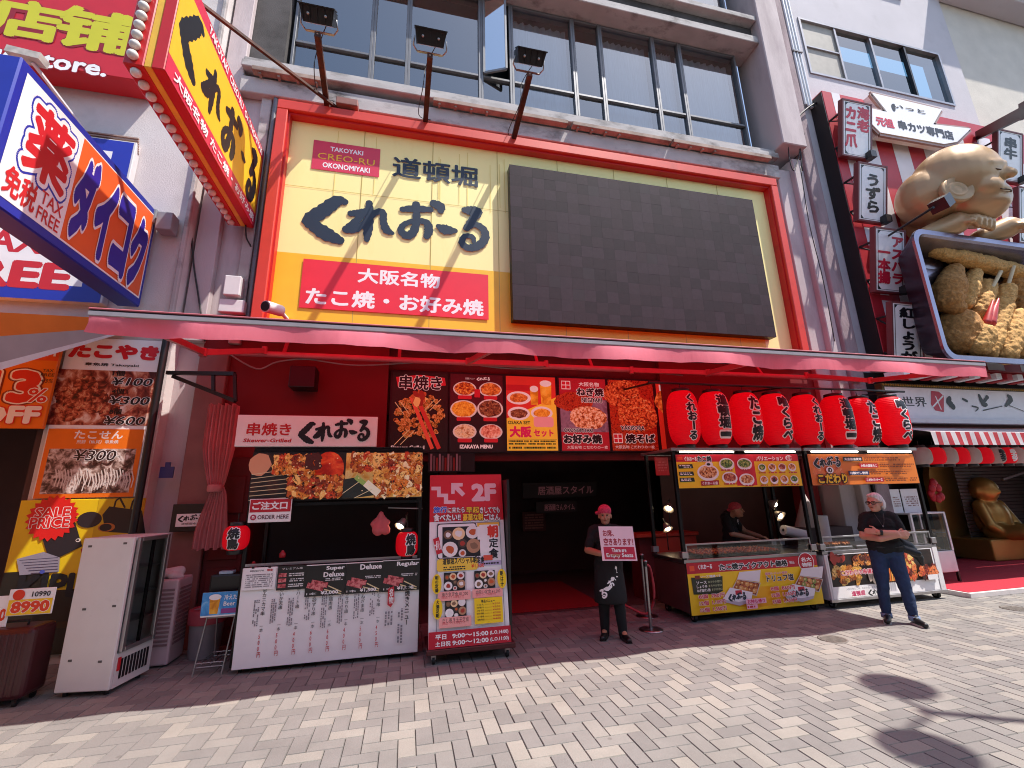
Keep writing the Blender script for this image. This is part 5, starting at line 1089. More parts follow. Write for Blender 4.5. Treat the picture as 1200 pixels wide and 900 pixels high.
Z1('旅行', 65, 278, 195, 335, A('#1c50c8'), bold=.04, out=WHITE, ob=.08); Z1('に来たら', 200, 282, 365, 335, WHITE, bold=.03, out=INK, ob=.07); Z1('早起', 375, 280, 505, 335, A('#f0c828'), bold=.03, out=INK, ob=.07); Z1('きしてでも', 510, 282, 700, 335, WHITE, bold=.03, out=INK, ob=.07)
Z1('食べたい!!', 65, 348, 325, 412, WHITE, bold=.04, out=INK, ob=.08); Z1('豪華な朝', 345, 345, 540, 410, A('#f0c828'), bold=.03, out=INK, ob=.07); Z1('ごはん', 545, 345, 705, 408, WHITE, bold=.03, out=INK, ob=.07)
FRM = A('#7c7c86'); f0 = fr_(p, 512, 614); f1 = fr_(p, 592, 736)
p.rect(f0[0], f0[1], f1[0], f1[1], FRM); p.rect(f0[0]+.008, f0[1]+.004, f1[0]-.008, f1[1]-.004, WHITE); p.rrect(f0[0]+.005, f0[1]+.0, .62, .525, .03, DK)
p.rrect(f0[0]+.015, f0[1]+.006, .61, .52, .03, WHITE)
def meal(x0, y0, x1, y1, k=0):
    q0, q1 = fr_(p, x0, y0), fr_(p, x1, y1); p.rect(q0[0], q0[1], q1[0], q1[1], DK); w_, h_ = q1[0]-q0[0], q1[1]-q0[1]
    for cx, cy, r, c in ((.15, .26, .12, '#7a5a40'), (.43, .24, .17, '#f0d0a0'), (.80, .2, .18, '#eae4e2'), (.2, .74, .2, '#f0eeea'), (.53, .56, .12, '#4a3a30'), (.82, .66, .19, '#b58a68'), (.52, .88, .1, '#d9d4d0')):
        p.ell(q0[0]+cx*w_, q0[1]+cy*h_, r*w_, r*w_*p.asp*.95, A(c), 16); p.ell(q0[0]+cx*w_, q0[1]+cy*h_, r*w_*.55, r*w_*p.asp*.5, A(('#c25a2a', '#a83a2a', '#8a6a50', '#eae8e4')[(int(cx*100)+k) % 4]), 10, .2)
meal(518.3, 618, 563, 651.5); p.rect(.63, f0[1]+.004, f1[0]-.01, .42, WHITE); p.rect(.63, f0[1]+.004, f1[0]-.01, .34, A('#e8b43c')); p.rect(.66, .33, f1[0]-.03, .50, WHITE)
Z1('朝', 575, 455, 685, 572, A('#d8321c'), bold=.05, out=WHITE, ob=.08); Z1('定', 592, 580, 685, 668, INK, bold=.03); Z1('食', 592, 678, 690, 770, INK, bold=.03); p.rect(.70, .515, .82, .545, A('#d8563c')); p.rect(.64, .55, f1[0]-.01, .575, A('#b8b0d0')); p.lines(.66, .555, .9, .572, 1, INK)
q = z1_([(60, 590), (115, 570), (150, 720), (95, 738)]); p.poly(q, A('#c2182a')); TX(p, '一番人気', (508.5, 634), (517, 645), WHITE, bold=.03)
p.rrect(f0[0]+.0, .525, .62, .595, .03, A('#f0cf4a')); Z1('道頓堀スペシャル朝定食', 152, 772, 550, 815, INK, bold=.03); Z1('¥1,500', 425, 825, 550, 862, A('#d8401c'), bold=.02); p.lines(.18, .567, .46, .592, 2, INK)
def Z2(t, x0, y0, x1, y1, m, **k): return TX(p, t, (500+x0*.13333, 660+y0*.13333), (500+x1*.13333, 660+y1*.13333), m, **k)
p.rect(.46, .605, .465, .93, FRM); meal(520, 671.5, 544.7, 691, 1); meal(555.3, 669.5, 580, 688.5, 2); meal(521.3, 702.7, 546, 722.5, 3); PKB = A('#f0a8a0')
for x0_, y0_, x1_, y1_, t in ((513.3, 694, 551, 702, '焼き魚定食 ¥1,200'), (553, 691, 588.5, 698.5, '肉吸い定食 ¥1,200'), (514, 724, 552, 733, 'だし巻き玉子定食')): RC(p, (x0_, y0_), (x1_, y1_), PKB); TX(p, t, (x0_+4, y0_+.8), (x1_-3, y0_+3.8), INK); TX(p, '(税込) ライス味噌汁付', (x0_+4, y0_+4.6), (x1_-8, y0_+6.8), RDD)
for cx, cy, t in ((511.5, 684.5, '朝の定番'), (512.5, 713.5, '大満足朝'), (587.2, 678, '朝は汁')): q = fr_(p, cx, cy); p.ell(q[0], q[1], .06, .055, LEMON); p.vtext(t, q[0]-.022, q[1]-.046, q[0]+.022, q[1]+.046, INK, bold=.03)
RC(p, (555, 701.5), (589, 728.5), LEMON); q0, q1 = fr_(p, 555, 701.5), fr_(p, 589, 728.5); TX(p, '単品メニュー', (563, 702.8), (579, 705.3), INK, bold=.03)
for k in range(6): y_ = q0[1]+.03+k*.016; p.text(('ごはん', '味噌汁', '冷奴', '卵焼', '小鉢', '漬物')[k], q0[0]+.03, y_, q0[0]+.12, y_+.010, INK); p.text('¥%d00' % (2+k % 3), q1[0]-.13, y_, q1[0]-.03, y_+.009, RDD); p.rect(q0[0]+.13, y_+.005, q1[0]-.14, y_+.0065, A('#b58a1c'))
a = (fr_(p, 505, 741)[1]+fr_(p, 598, 732)[1])/2; p.rect(0, a, 1, 1, FOOTR)
for t, y0_, y1_, x0_, x1_ in (('平日', .18, .48, .08, .21), ('9:00～15:00', .2, .47, .28, .72), ('(L.O.14:00)', .22, .5, .74, .97), ('土日祝', .58, .88, .08, .26), ('9:00～12:00', .6, .87, .28, .72), ('(L.O.11:00)', .62, .9, .74, .97)): p.text(t, x0_, a+(1-a)*y0_, x1_, a+(1-a)*y1_, WHITE, bold=.03)
p.done(S)
mb = MB(); mb.box(o.x-.02, 5.56, .10, o.x+wd+.05, 5.72, .155, WOODM, .006); mb.box(o.x-.02, 5.722, .10, o.x+wd+.05, 6.15, .15, WOODM, .006); obj('base', mb, S)
mb = MB(); mb.box(o.x+wd+.012, 5.70, .16, o.x+wd+.045, 6.08, 2.0, BLACK, .004); obj('side_panel', mb, S)
p = Panel((o.x+wd+.047, 5.72, 1.98), (0, .3, 0), (0, 0, -.9)); p.rect(0, 0, 1, .42, HR); p.vtext('朝ごはん', .2, .02, .8, .4, WHITE, bold=.03); p.rect(0, .45, 1, 1, A('#d98a6a')); p.lines(.1, .48, .9, .97, 6, INK); p.done(S, 'side_artwork', 'side_lettering')
for x in (o.x+.06, o.x+wd-.04):
    for y in (5.62, 6.08): mb = MB(); mb.bar((x-.014, y, .04), (x+.014, y, .04), .04, RUBBER, n=16); mb.box(x-.025, y-.02, .05, x+.025, y+.03, .099, ALU); obj('caster', mb, S)
# ------------------------------------------------------------------ the two carts under the awning
def cart(x0, x1, label, side):
    S = thing('food_cart', label, 'food cart', ((x0+x1)/2, 6.55, 0)); ya, yb = 6.10, 6.98
    mb = MB(); mb.box(x0+.02, ya+.03, .12, x1-.02, yb, .78, side, .008); obj('body', mb, S)
    mb = MB(); mb.box(x0, ya+.005, .785, x1, yb, .84, STEEL if side is not BLACKM else WHITEP, .004); obj('worktop', mb, S)
    for x in (x0+.03, x1-.03):
        for y in (ya+.04, yb-.04):
            mb = MB(); mb.box(x-.025, y-.025, .841, x+.025, y+.025, 2.40, BLACKM, .003); mb.box(x-.05, y-.045, .86, x+.05, y+.04, .95, ALU, .006); obj('post', mb, S)
    mb = MB(); mb.box(x0-.03, ya-.03, 2.401, x1+.03, ya+.06, 2.45, ALU, .004); mb.box(x0-.03, yb-.06, 2.401, x1+.03, yb+.03, 2.45, ALU, .004)
    for x in (x0-.03, x1-.03): mb.box(x, ya+.061, 2.405, x+.06, yb-.061, 2.445, ALU)
    mb.box(x0+.032, ya+.062, 2.41, x1-.032, yb-.062, 2.42, BLACK); obj('roof_frame', mb, S)
    g = MB(); g.box(x0+.06, ya+.02, 1.03, x1-.06, ya+.045, 1.055, ALU, .003)
    for x in (x0+.06, x1-.08): g.box(x, ya+.021, .841, x+.02, ya+.044, 1.029, ALU)
    gf = obj('guard_frame', g, S); q = MB(); q.add([(x0+.08, ya+.033, .845), (x1-.08, ya+.033, .845), (x1-.08, ya+.033, 1.03), (x0+.08, ya+.033, 1.03)], [(0, 1, 2, 3)], CLEAR); obj('pane', q, gf)
    mb = MB(); mb.box(x0+.04, ya+.0, 1.84, x1-.04, ya+.025, 2.35, BLACK, .002); hd = obj('header_board', mb, S)
    for a in (.03, .53):
        mb = MB(); mb.bar((x0+.05+(x1-x0)*a, ya-.02, 2.385), (x0+.02+(x1-x0)*(a+.42), ya-.02, 2.385), .011, TUBEW); obj('tube_light', mb, S)
    for x in (x0+.12, x1-.12):
        for y in (ya+.1, yb-.12):
            mb = MB(); mb.bar((x-.022, y, .058), (x+.022, y, .058), .058, RUBBER, n=18); mb.bar((x-.024, y, .058), (x+.024, y, .058), .03, ALU, n=12); mb.box(x-.03, y-.02, .06, x+.03, y+.04, .119, BLACKM); obj('caster', mb, S)
    return S, hd
x0, x1 = 3.93, 6.25
S, hd = cart(x0, x1, 'takoyaki cart with a yellow banner of white boxes and a cook behind the counter', DARK)
p = panelY(6.098, x0+.045, x1-.045, 1.845, 2.345); YC, RC_ = A('#f2c81e'), A('#c8182c')
p.rect(0, 0, 1, 1, YC); p.rect(0, 0, 1, .22, RC_); p.rect(.455, 0, .62, 1, A('#d21f34')); p.rect(0, .96, 1, 1, YC)
p.text('くれおーる', .065, .06, .16, .20, WHITE, bold=.05); p.text('たこ焼', .165, .04, .275, .22, INK, bold=.05, out=WHITE, ob=.12); p.rect(.01, .06, .05, .16, A('#e8502a')); p.text('バリエーション', .64, .06, .87, .2, WHITE, bold=.04); p.ell(.92, .12, .03, .09, WHITE); p.text('名物', .90, .06, .95, .18, RC_, bold=.03)
TAKO = food('tako', ['#4a1a0c', '#a8501c', '#e0a05a', '#f0d8b0', '#7c2f14'], 30)
for y in (.36, .58, .76): p.poly([(.01, y-.06), (.12, y-.07), (.125, y+.05), (.012, y+.06)], A('#1c2a1c')); p.lines(.02, y-.05, .11, y+.04, 2, WHITE, .85)
p.ell(.235, .55, .085, .25, WHITE); p.ell(.235, .53, .07, .19, TAKO); p.poly([(.17, .80), (.31, .78), (.31, .92), (.17, .94)], A('#a8202a')); p.text('くれおーる盛', .18, .82, .30, .91, WHITE, bold=.03); p.ell(.25, .30, .03, .09, WHITE); p.ell(.245, .3, .015, .04, DK)
for cx, cy, c in ((.39, .30, GREEN), (.40, .72, BROWNF), (.535, .30, GREEN), (.535, .78, TAKO)): p.ell(cx, cy, .062, .19, WHITE); p.ell(cx, cy-.02, .05, .13, c, 16, .06); p.lines(cx-.05, cy+.14, cx+.05, cy+.22, 1, RDD)
for r in range(2):
    for c in range(4): cx, cy = .675+c*.085, .42+r*.38; p.ell(cx, cy, .034, .13, WHITE); p.ell(cx, cy-.02, .027, .09, (GREEN, TAKO, BROWNF, TAKO)[(c+r) % 4], 14, .08); p.lines(cx-.035, cy+.13, cx+.035, cy+.19, 1, RDD)
p.done(hd)
mb = MB(); mb.box(x0+.02, 6.105, .10, x1-.02, 6.125, .80, BLACK, .002); bn = obj('banner_board', mb, S)
p = panelY(6.103, x0+.025, x1-.025, .105, .795)
def zc(px, py): return fr_(p, 790+px*.15, 630+py*.15)
def ZC(t, X0, Y0, X1, Y1, m, **k): return TX(p, t, (790+X0*.15, 630+Y0*.15), (790+X1*.15, 630+Y1*.15), m, **k)
p.rect(0, 0, 1, 1, YC); p.rect(0, 0, 1, .215, A('#b8162c')); p.ell(.5, .75, .25, .2, A('#eeb01c'))
p.rect(.02, .06, .055, .16, A('#e0502a')); ZC('くれおーる', 182, 212, 298, 243, WHITE, bold=.05); ZC('たこ焼テイクアウト価格', 335, 200, 885, 212, INK, bold=.05, out=WHITE, ob=.11) if False else p.text('たこ焼テイクアウト価格', .235, .055, .76, .185, INK, bold=.05, out=WHITE, ob=.12)
p.text('税込', .775, .09, .815, .15, WHITE, bold=.02); p.ell(.91, .13, .065, .20, WHITE); p.ell(.91, .13, .06, .185, A('#b8162c')); p.text('名大', .87, .03, .955, .12, WHITE, bold=.04); p.text('物阪', .87, .14, .955, .23, WHITE, bold=.04)
p.poly([zc(*q) for q in ((130, 312), (260, 318), (375, 300), (378, 415), (330, 440), (150, 445))], A('#28301f')); p.rect(.05, .25, .085, .32, A('#7c2a1c')); p.text('ソース7種選べる', .09, .255, .235, .305, WHITE, bold=.03)
for k, t in enumerate(('ソース', 'しょうゆ', 'ねぎ塩ポン酢')): p.text(t, .055, .36+k*.075, .13 if k < 2 else .15, .42+k*.075, WHITE, bold=.03); p.text('まろやか甘口', .14 if k < 2 else .16, .365+k*.075, .235, .41+k*.075, A('#d9e0b0'))
def pack(dx, dy, grn):
    def z_(x, y): return zc(x+dx, y+dy)
    p.poly([z_(505, 268), (z_(672, 252)), z_(662, 345), z_(488, 322)], A('#e6dfe2')); p.poly([z_(488, 322), z_(672, 352), z_(640, 455), z_(445, 402)], A('#c8beb8')); p.poly([z_(492, 328), z_(664, 356), z_(636, 446), z_(455, 400)], BROWNF)
    for r in range(2):
        for c in range(5): q = z_(498+c*34-r*12, 348+c*7+r*38); p.ell(q[0], q[1], .017, .048, A(('#c8803c', '#a85a24', '#d99a58')[(r+c) % 3] if not (grn and c % 2) else '#8a9a4a'), 12, .08); p.ell(q[0]-.004, q[1]-.01, .007, .018, A('#e8c890'), 8, .2)
    p.poly([z_(430, 388), z_(607, 425), z_(598, 480), z_(500, 500), z_(372, 482)], A('#eae6ec')); p.poly([z_(372, 482), z_(500, 500), z_(598, 480), z_(592, 502), z_(505, 530), z_(380, 500)], A('#b9b0bc')); q0, q1 = z_(470, 412), z_(525, 440); p.rect(q0[0], q0[1], q1[0], q1[1], A('#c2203c')); q0, q1 = z_(418, 452), z_(552, 466); p.brush(LOGO, q0[0], q0[1]-.03, q1[0], q1[1]+.03, NAVY, .03)
pack(0, 0, False); pack(482, -30, True)
p.text('国産トリュフ使用', .56, .28, .73, .325, A('#d84a50'), bold=.02, out=WHITE, ob=.08); p.text('トリュフ塩', .565, .335, .775, .465, A('#2a2320'), bold=.035, out=WHITE, ob=.08)
for k, (a_, b_) in enumerate((('8個', '780円'), ('12個', '1,100円'), ('15個', '1,350円'))): y_ = .60+k*.125; p.text(a_, .05, y_, .115, y_+.085, A('#d0203c'), bold=.03, out=WHITE, ob=.08); p.text(b_, .14, y_, .235, y_+.085, A('#d0203c'), bold=.03, out=WHITE, ob=.08)
for k, (a_, b_) in enumerate((('8個', '860円'), ('12個', '1,360円'), ('15個', '1,450円'))): y_ = .56+k*.125; p.text(a_, .58, y_, .64, y_+.085, A('#d0203c'), bold=.03, out=WHITE, ob=.08); p.text(b_, .665, y_, .765, y_+.085, A('#d0203c'), bold=.03, out=WHITE, ob=.08)
p.rect(.38, .76, .53, .86, A('#f0b8cc')); p.text('お持ち帰り', .39, .77, .52, .85, A('#d02058'), bold=.03); p.rect(.38, .87, .46, .95, A('#f0b8cc')); p.lines(.385, .88, .455, .94, 1, RDD); p.done(bn)
tray = MB(); tray.box(x0+.35, 6.2, .842, x0+1.75, 6.72, .87, mat('iron_plate', '#1f1a18', rough=.5, metal=.6)); obj('griddle', tray, S)
mb = MB(); rnd = random.Random(9); BALL = [mat('takoyaki_%d' % i, h, rough=.45, vary=.3, vscale=40) for i, h in enumerate(('#9c4a1a', '#c2702c', '#7c3512'))]
for i in range(24):
    for j in range(8): mb.ell((x0+.39+i*.058+rnd.uniform(-.006, .006), 6.235+j*.062, .885), (.025, .025, .024), BALL[rnd.randrange(3)], 8, 6)
obj('takoyaki_balls', mb, loc=(x0+1, 6.4, .87), kind='stuff', label='golden brown takoyaki balls filling the hot plate', cat='takoyaki')
S2x0, S2x1 = 6.36, 8.70
S, hd = cart(S2x0, S2x1, 'silver food cart with an orange header and food photographs, behind the standing man', WHITEP); x0, x1 = S2x0, S2x1
p = panelY(6.098, x0+.045, x1-.045, 1.845, 2.345); OG = A('#d9782a')
p.rect(0, 0, 1, 1, OG); p.ell(.16, .62, .14, .36, food('orange_food', ['#c2502a', '#e08a4a', '#d96a3a', '#f0b070'], 12)); p.chunks(.05, .72, .30, 1, 10, .1, [A('#8c2a1a'), A('#a83c20')])
for g_, mm in ((.13, WHITE), (0, INK)): p.brush(LOGO, .045, .12, .275, .40, mm, g_)
p.ell(.168, .52, .033, .11, WHITE); p.text('の', .148, .44, .188, .60, INK, bold=.06); p.text('こだわり', .05, .64, .31, .95, A('#f2c41c'), bold=.05, out=INK, ob=.12)
for t, X0, Y0, X1, Y1, c in (('丸金醤油使用', .305, .10, .485, .24, '#1c1c1c'), ('大粒の国産たこ', .445, .32, .62, .46, '#b8182c'), ('特製だし使用', .33, .56, .52, .70, '#2a2450'), ('こだわりソース', .47, .79, .645, .93, '#a8142a')): p.rect(X0, Y0, X1, Y1, A(c)); p.text(t, X0+.012, Y0+.025, X1-.012, Y1-.025, WHITE, bold=.035); p.lines(X1+.015, Y0+.0, min(X1+.36, .97), Y1-.0, 2, A('#7c3a10'), .9)
p.done(hd)
mb = MB(); mb.box(x0+.02, 6.105, .12, x1-.02, 6.125, .80, WHITEP, .004); mb.box(x0+.0, 6.09, .10, x1, 6.13, .145, ALU, .004); mb.box(x1-.12, 6.095, .146, x1-.02, 6.104, .80, WHITEP); bn = obj('banner_board', mb, S)
p = panelY(6.103, x0+.06, x1-.14, .15, .79); p.rect(0, 0, 1, 1, WHITE); p.rect(.01, .02, .99, .74, food('dark_table', ['#140d0b', '#2a1a14', '#5a3020'], 5))
for X0, Y0, X1, Y1, mm, n_ in ((.01, .25, .28, .74, GOLDS, 26), (.22, .03, .50, .34, PIECES, 20), (.01, .03, .16, .22, [A('#6d1c14'), A('#a8342a')], 8), (.32, .44, .5, .74, [A('#8f8278'), A('#5a4d44'), A('#b8a898')], 14), (.62, .03, .80, .74, GOLDS+REDS, 30), (.80, .35, .99, .74, REDS+[A('#3a120c')], 26)): p.chunks(X0, Y0, X1, Y1, n_, .075, mm)
for k in range(6): p.line([(.52+k*.018, .15+.01*k), (.50+k*.02, .70)], .05, A(('#e8a04a', '#d9742a')[k % 2]), False)
p.text('こだわりの串揚げ', .08, .37, .40, .49, A('#c23a50'), bold=.03, out=A('#eadadc'), ob=.10); p.ell(.46, .38, .05, .1, A('#e2d4d4')); p.rect(.88, .62, .98, .74, A('#e2e0e0'))
p.text('大阪名物たこ焼・お好み焼・串焼き', .1, .77, .38, .82, GREYI); p.text('道頓堀', .14, .84, .26, .96, A('#c22a60'), bold=.04, out=WHITE, ob=.03); p.brush(LOGO, .29, .84, .47, .96, INK); p.done(bn)
mb = MB()
for k in range(3): mb.box(x0+.2+k*.62, 6.22, .845, x0+.75+k*.62, 6.6, .88, STEEL, .01)
obj('food_tray', mb, S)
S = thing('snack_pile', 'low pile of fried snacks behind the guard glass of the silver cart', 'fried snacks', (x0+.6, 6.4, .88)); mb = MB()
for k in range(9): capsule(mb, (x0+.25+k*.07, 6.3+.02*(k % 3), .905), .025, (x0+.29+k*.07, 6.42, .91), .028, mat('fried_snack', '#a8642c', rough=.8, vary=.3, vscale=30), 8)
obj('pile', fuse(mb, .01, 1, .004, 60), S)
# paper rolls, lamps behind the counters
def roll(a, b, r, lab, Y1_=None):
    mb = MB(); mb.bar(a, b, r, mat('paper_roll', '#c9bdbb', rough=.9, vary=.05), n=20); mb.bar(Vector(a)+(Vector(b)-Vector(a)).normalized()*-.004, a, r*.3, BLACK); obj('paper_roll', mb, loc=a, label=lab, cat='paper roll')
a, b = W(918, 621, 6.8), W(947, 628, 6.8); roll(a, b, .085, 'fat white paper roll lying at the right end of the takoyaki cart counter')
a = W(961, 604, 6.8); roll(Vector((a.x, 6.8, .845)), Vector((a.x, 6.8, a.z)), .11, 'upright white paper roll at the left end of the silver cart')
mb = MB(); a, b = W(944, 578, 7.3), W(928, 618, 7.3); mb.lathe(Vector((a.x-.05, 7.3, b.z)), [(.24, 0), (.02, a.z-b.z)], mat('paper_roll', '#c9bdbb', rough=.9), n=20); obj('paper_cone', mb, loc=(a.x, 7.3, b.z), label='white cone shape standing behind the carts between the posts', cat='cone')
mb = MB(); mb.box(a.x-.5, 7.0, .004, a.x+.6, 7.6, b.z-.002, DARK); obj('back_counter', mb, loc=(a.x, 7.3, 0), label='dark low counter behind the carts carrying the white cone', cat='counter')
desklamp(905, 590, 6.9, 'upper lit lamp hanging over the right end of the takoyaki cart', (.5, -.6, -.35), .10); desklamp(912, 603, 6.85, 'lower lit lamp hanging over the right end of the takoyaki cart', (.2, -.7, -.5), .10)
a, b = W(767, 536, 6.6), W(785, 557, 6.6); S, p = flatR(6.6, a.x, b.x, b.z, a.z, .01, mat('red_tag', '#c8202e', rough=.5), 'red_notice', 'small plain red notice hanging left of the takoyaki cart header', 'notice'); p.lines(.15, .2, .85, .8, 4, A('#e0606a'), .7); p.done(S)
# ------------------------------------------------------------------ row of big red lanterns
yl = 6.20; zt_, zb_ = 3.36, 2.50
mb = MB(); mb.bar((3.7, yl, 3.50), (8.95, yl, 3.50), .02, BLACK); obj('lantern_pole', mb, loc=(6, yl, 3.5), label='black pole above the carts that the eight red lanterns hang from', cat='pole')
for x in (3.8, 6.3, 8.85): mb = MB(); mb.beam((x, yl, 3.5), (x, 7.2, 3.62), .03, .03, BLACK); obj('pole_bracket', mb, loc=(x, yl, 3.5), label={3.8: 'black bracket of the lantern pole, left of the first red lantern', 6.3: 'black bracket of the lantern pole, between the fourth and fifth red lanterns', 8.85: 'black bracket of the lantern pole, beside the sunlit last lantern'}[x], cat='bracket', group='brackets of the lantern pole')
LT = ('くれおーる', '道頓堀一', 'たこ焼', '喰くらべ'); GRP = 'big red lanterns over the two carts'
first = {}
for i, (px, dy) in enumerate(((801, 0), (838, 0), (874.5, 0), (908.5, 0), (944.5, 0), (981.5, 0), (1010, .10), (1045.5, -.05))):
    c = W(px, 492, yl+dy); c.z = (zt_+zb_)/2; k = i % 4
    lab = ('big red lantern farthest from the sun, lettered in five characters, over the left end of the takoyaki cart', 'big red lantern with a broad black bar as its last character, over the takoyaki cart cook', 'big red lantern with three characters ending in a black cross, over the takoyaki cart', 'big red lantern with a large looped first character, over the right end of the takoyaki cart', 'big red lantern with five brush characters, over the left end of the silver cart', 'big red lantern with a broad black bar as last character, over the silver cart', 'big red lantern partly hidden by its neighbours, ending in a black cross, over the silver cart', 'big red lantern brightened by the sun, last in the row before the white signboard')[i]
    lab = ' '.join(lab.split()[:16])
    if k not in first: first[k] = lantern(c, .242, .87, LT[k], lab, GRP, RLANT, .0, .21 if k else .17, zt=.42, zb=-.42)
    else: dup(first[k], c, lab, rz=random.uniform(-.08, .08))

# ------------------------------------------------------------------ skewer shop at the right: striped sign box, vertical signs, statue, tray
SX0 = 9.33; SREDP = mat('sign_box_red', '#b3202c', rough=.45, vary=.08)
S = thing('striped_sign_box', 'tall red and white striped sign box on the right building', 'sign box', (12, 6.9, 4.2)); mb = MB()
mb.box(SX0, 6.66, 4.15, 16.2, 6.995, 11.0, SREDP, .01); mb.box(SX0-.02, 6.67, 4.12, SX0-.001, 6.99, 10.95, mat('sign_side_black', '#16090c', rough=.5)); obj('cabinet', mb, S)
p = panelY(6.658, SX0, 16.2, 4.15, 11.0); L_ = 16.2-SX0; WST, RST = A('#ddd6d8'), A('#c02336')
p.rect(.28/L_, .0, .52/L_, 1, WST); 
for k in range(9): p.rect((.10+.55+.5*(2*k))/L_+.02, .06, (.10+1.05+.5*2*k)/L_+.02, .995, WST if k < 7 else RST)
for k in range(12): p.rect(.26/L_, .09+k*.085, .54/L_, .108+k*.085, RST)
p.done(S, 'stripes')
def vsign(tl, tr, bl, cols, lab):
    def onX2(px, py, X): d = ray(px, py); return Vector((0, 0, CAMH))+d*(X/d.x)
    X0 = 9.28 if tl[0] < 1100 else 14.1; o = onX2(*tl, X0); b = onX2(*bl, X0); wd = W(*tr, o.y).x-X0; v = b-o; H = v.length; k = .11
    if b.y > 6.52: o.y -= b.y-6.52; b.y = 6.52; v = b-o
    S = thing('vertical_sign', lab, 'sign', b, 'white vertical signs on the striped sign box'); FRM_ = mat('sign_frame_maroon', '#6d3236', rough=.5, vary=.1)
    p = Panel(o, (wd, 0, 0), v); nb = -p.n*.10; e = v.normalized(); t = .035; ux = Vector((1, 0, 0))
    mb = MB()
    def slab(c, lx, lv, f, bk, m): q = [c, c+ux*lx, c+ux*lx+e*lv, c+e*lv]; mb.add([x+p.n*f for x in q]+[x+p.n*bk for x in q], [(0, 1, 2, 3), (7, 6, 5, 4), (0, 4, 5, 1), (1, 5, 6, 2), (2, 6, 7, 3), (3, 7, 4, 0)], m)
    for c, lx, lv in ((o, wd, t), (o+e*(H-t), wd, t), (o+e*(t+.001), t, H-2*t-.002), (o+e*(t+.001)+ux*(wd-t), t, H-2*t-.002)): slab(c, lx, lv, .012, -.10, FRM_)
    obj('frame', mb, S, recalc=True); mb = MB(); slab(o+ux*(t+.001)+e*(t+.001), wd-2*t-.002, H-2*t-.002, 0, -.09, WHV); obj('panel', mb, S, recalc=True)
    f = t/wd; g = t/H; m0 = f+.06; n0 = g+.02
    for q in ((m0, n0, 1-m0, n0+.006), (m0, 1-n0-.006, 1-m0, 1-n0), (m0, n0, m0+.02, 1-n0), (1-m0-.02, n0, 1-m0, 1-n0)): p.rect(*q, INK)
    for sx in (0, 1):
        for sy in (0, 1):
            X = m0 if sx == 0 else 1-m0; Y_ = n0 if sy == 0 else 1-n0; dx = k if sx == 0 else -k; dy = k*p.asp if sy == 0 else -k*p.asp; p.poly([(X, Y_), (X+dx, Y_), (X, Y_+dy)], INK)
    for t_, x0, y0, x1, y1, c in cols: p.vtext(t_, x0, y0, x1, y1, c, bold=.05)
    p.done(S)
    for fr in (.22, .8):
        c = o+v*fr; mb = MB(); mb.beam(c-p.n*.10+ux*.03, (c.x+.06, 6.655, c.z+.06), .035, .035, BLACK); mb.beam(c-p.n*.10+ux*.03-Vector((0, 0, .2)), (c.x+.06, 6.655, c.z+.06), .025, .025, BLACK); obj('bracket', mb, S)
    c = b+ux*(wd-.12); mb = MB(); mb.beam(c+Vector((-.07, -.08, .06)), c+Vector((.09, -.08, .06)), .14, .16, BLACK); obj('sign_lamp', mb, S)
RS = A('#c2203c')
vsign((979, 122), (1013, 127.5), (979, 188), (('海老', .50, .08, .92, .52, RS), ('カニ爪', .10, .10, .50, .82, RS)), 'white vertical sign with two columns of red characters, topmost of the stack')
vsign((996, 196), (1029.5, 201), (995.5, 264), (('うずら', .25, .16, .78, .84, INK),), 'white vertical sign with three black hiragana, second from the top of the stack')
vsign((1012.5, 272), (1048.5, 277.5), (1013, 347), (('アスパラ', .52, .10, .94, .86, RS), ('一本揚', .10, .28, .50, .86, RS)), 'white vertical sign with two columns of red characters just left of the metal tray')
vsign((1032, 357.3), (1068.8, 361.5), (1034, 432), (('紅しょうが', .25, .08, .78, .92, INK),), 'white vertical sign with black characters, its foot hidden by the red awning')
vsign((1153, 160), (1182, 164.5), (1153, 219), (('串牛', .25, .12, .78, .55, INK),), 'white vertical sign with black characters right of the golden statue head')
vsign((1173, 228), (1206, 232), (1173.5, 293), (('レンコン', .25, .10, .78, .88, RS),), 'white vertical sign with red katakana above the statue hands at the right edge')
S = thing('shop_plaque', 'white stepped plaque with red and black characters at the top of the striped sign', 'plaque', W(1065, 140, 6.35)); Yp = 6.35
PQ = [(994.7, 120.5), (1040, 131), (1022, 108.5), (1104, 128), (1094, 145.5), (1138, 150.5), (1122, 166), (1107, 168.5), (1032, 155), (1014, 137)]
pts = [W(x, y, Yp) for x, y in PQ]; mb = MB(); mb.prism([Vector((q.x, Yp+.004, q.z)) for q in pts], (0, .22, 0), WHV); obj('board', mb, S, recalc=True)
mb = MB(); FB = mat('plaque_frame', '#a8887c', rough=.45, metal=.3)
for a, b in zip(pts, pts[1:]+pts[:1]): mb.beam((a.x, Yp+.05, a.z), (b.x, Yp+.05, b.z), .03, .16, FB, up=(0, 1, 0)) if False else mb.beam((a.x, Yp+.05, a.z), (b.x, Yp+.05, b.z), .05, .13, FB)
obj('frame', mb, S)
p = Panel(Vector((pts[0].x, Yp, 11.4)), (4.5, 0, 0), (0, 0, -1.8))
TX(p, '元祖', (1025, 135.5), (1049, 151), RS, bold=.05); TX(p, '串カツ専門店', (1051, 140), (1119, 164.5), A('#2a2a30'), bold=.04); p.ell(*fr_(p, 1047, 126), .012, .06, INK); TX(p, 'いっと', (1046, 121), (1085, 134), INK, bold=.03); p.done(S)
for q in ((1030, 118), (1000, 128)): pass
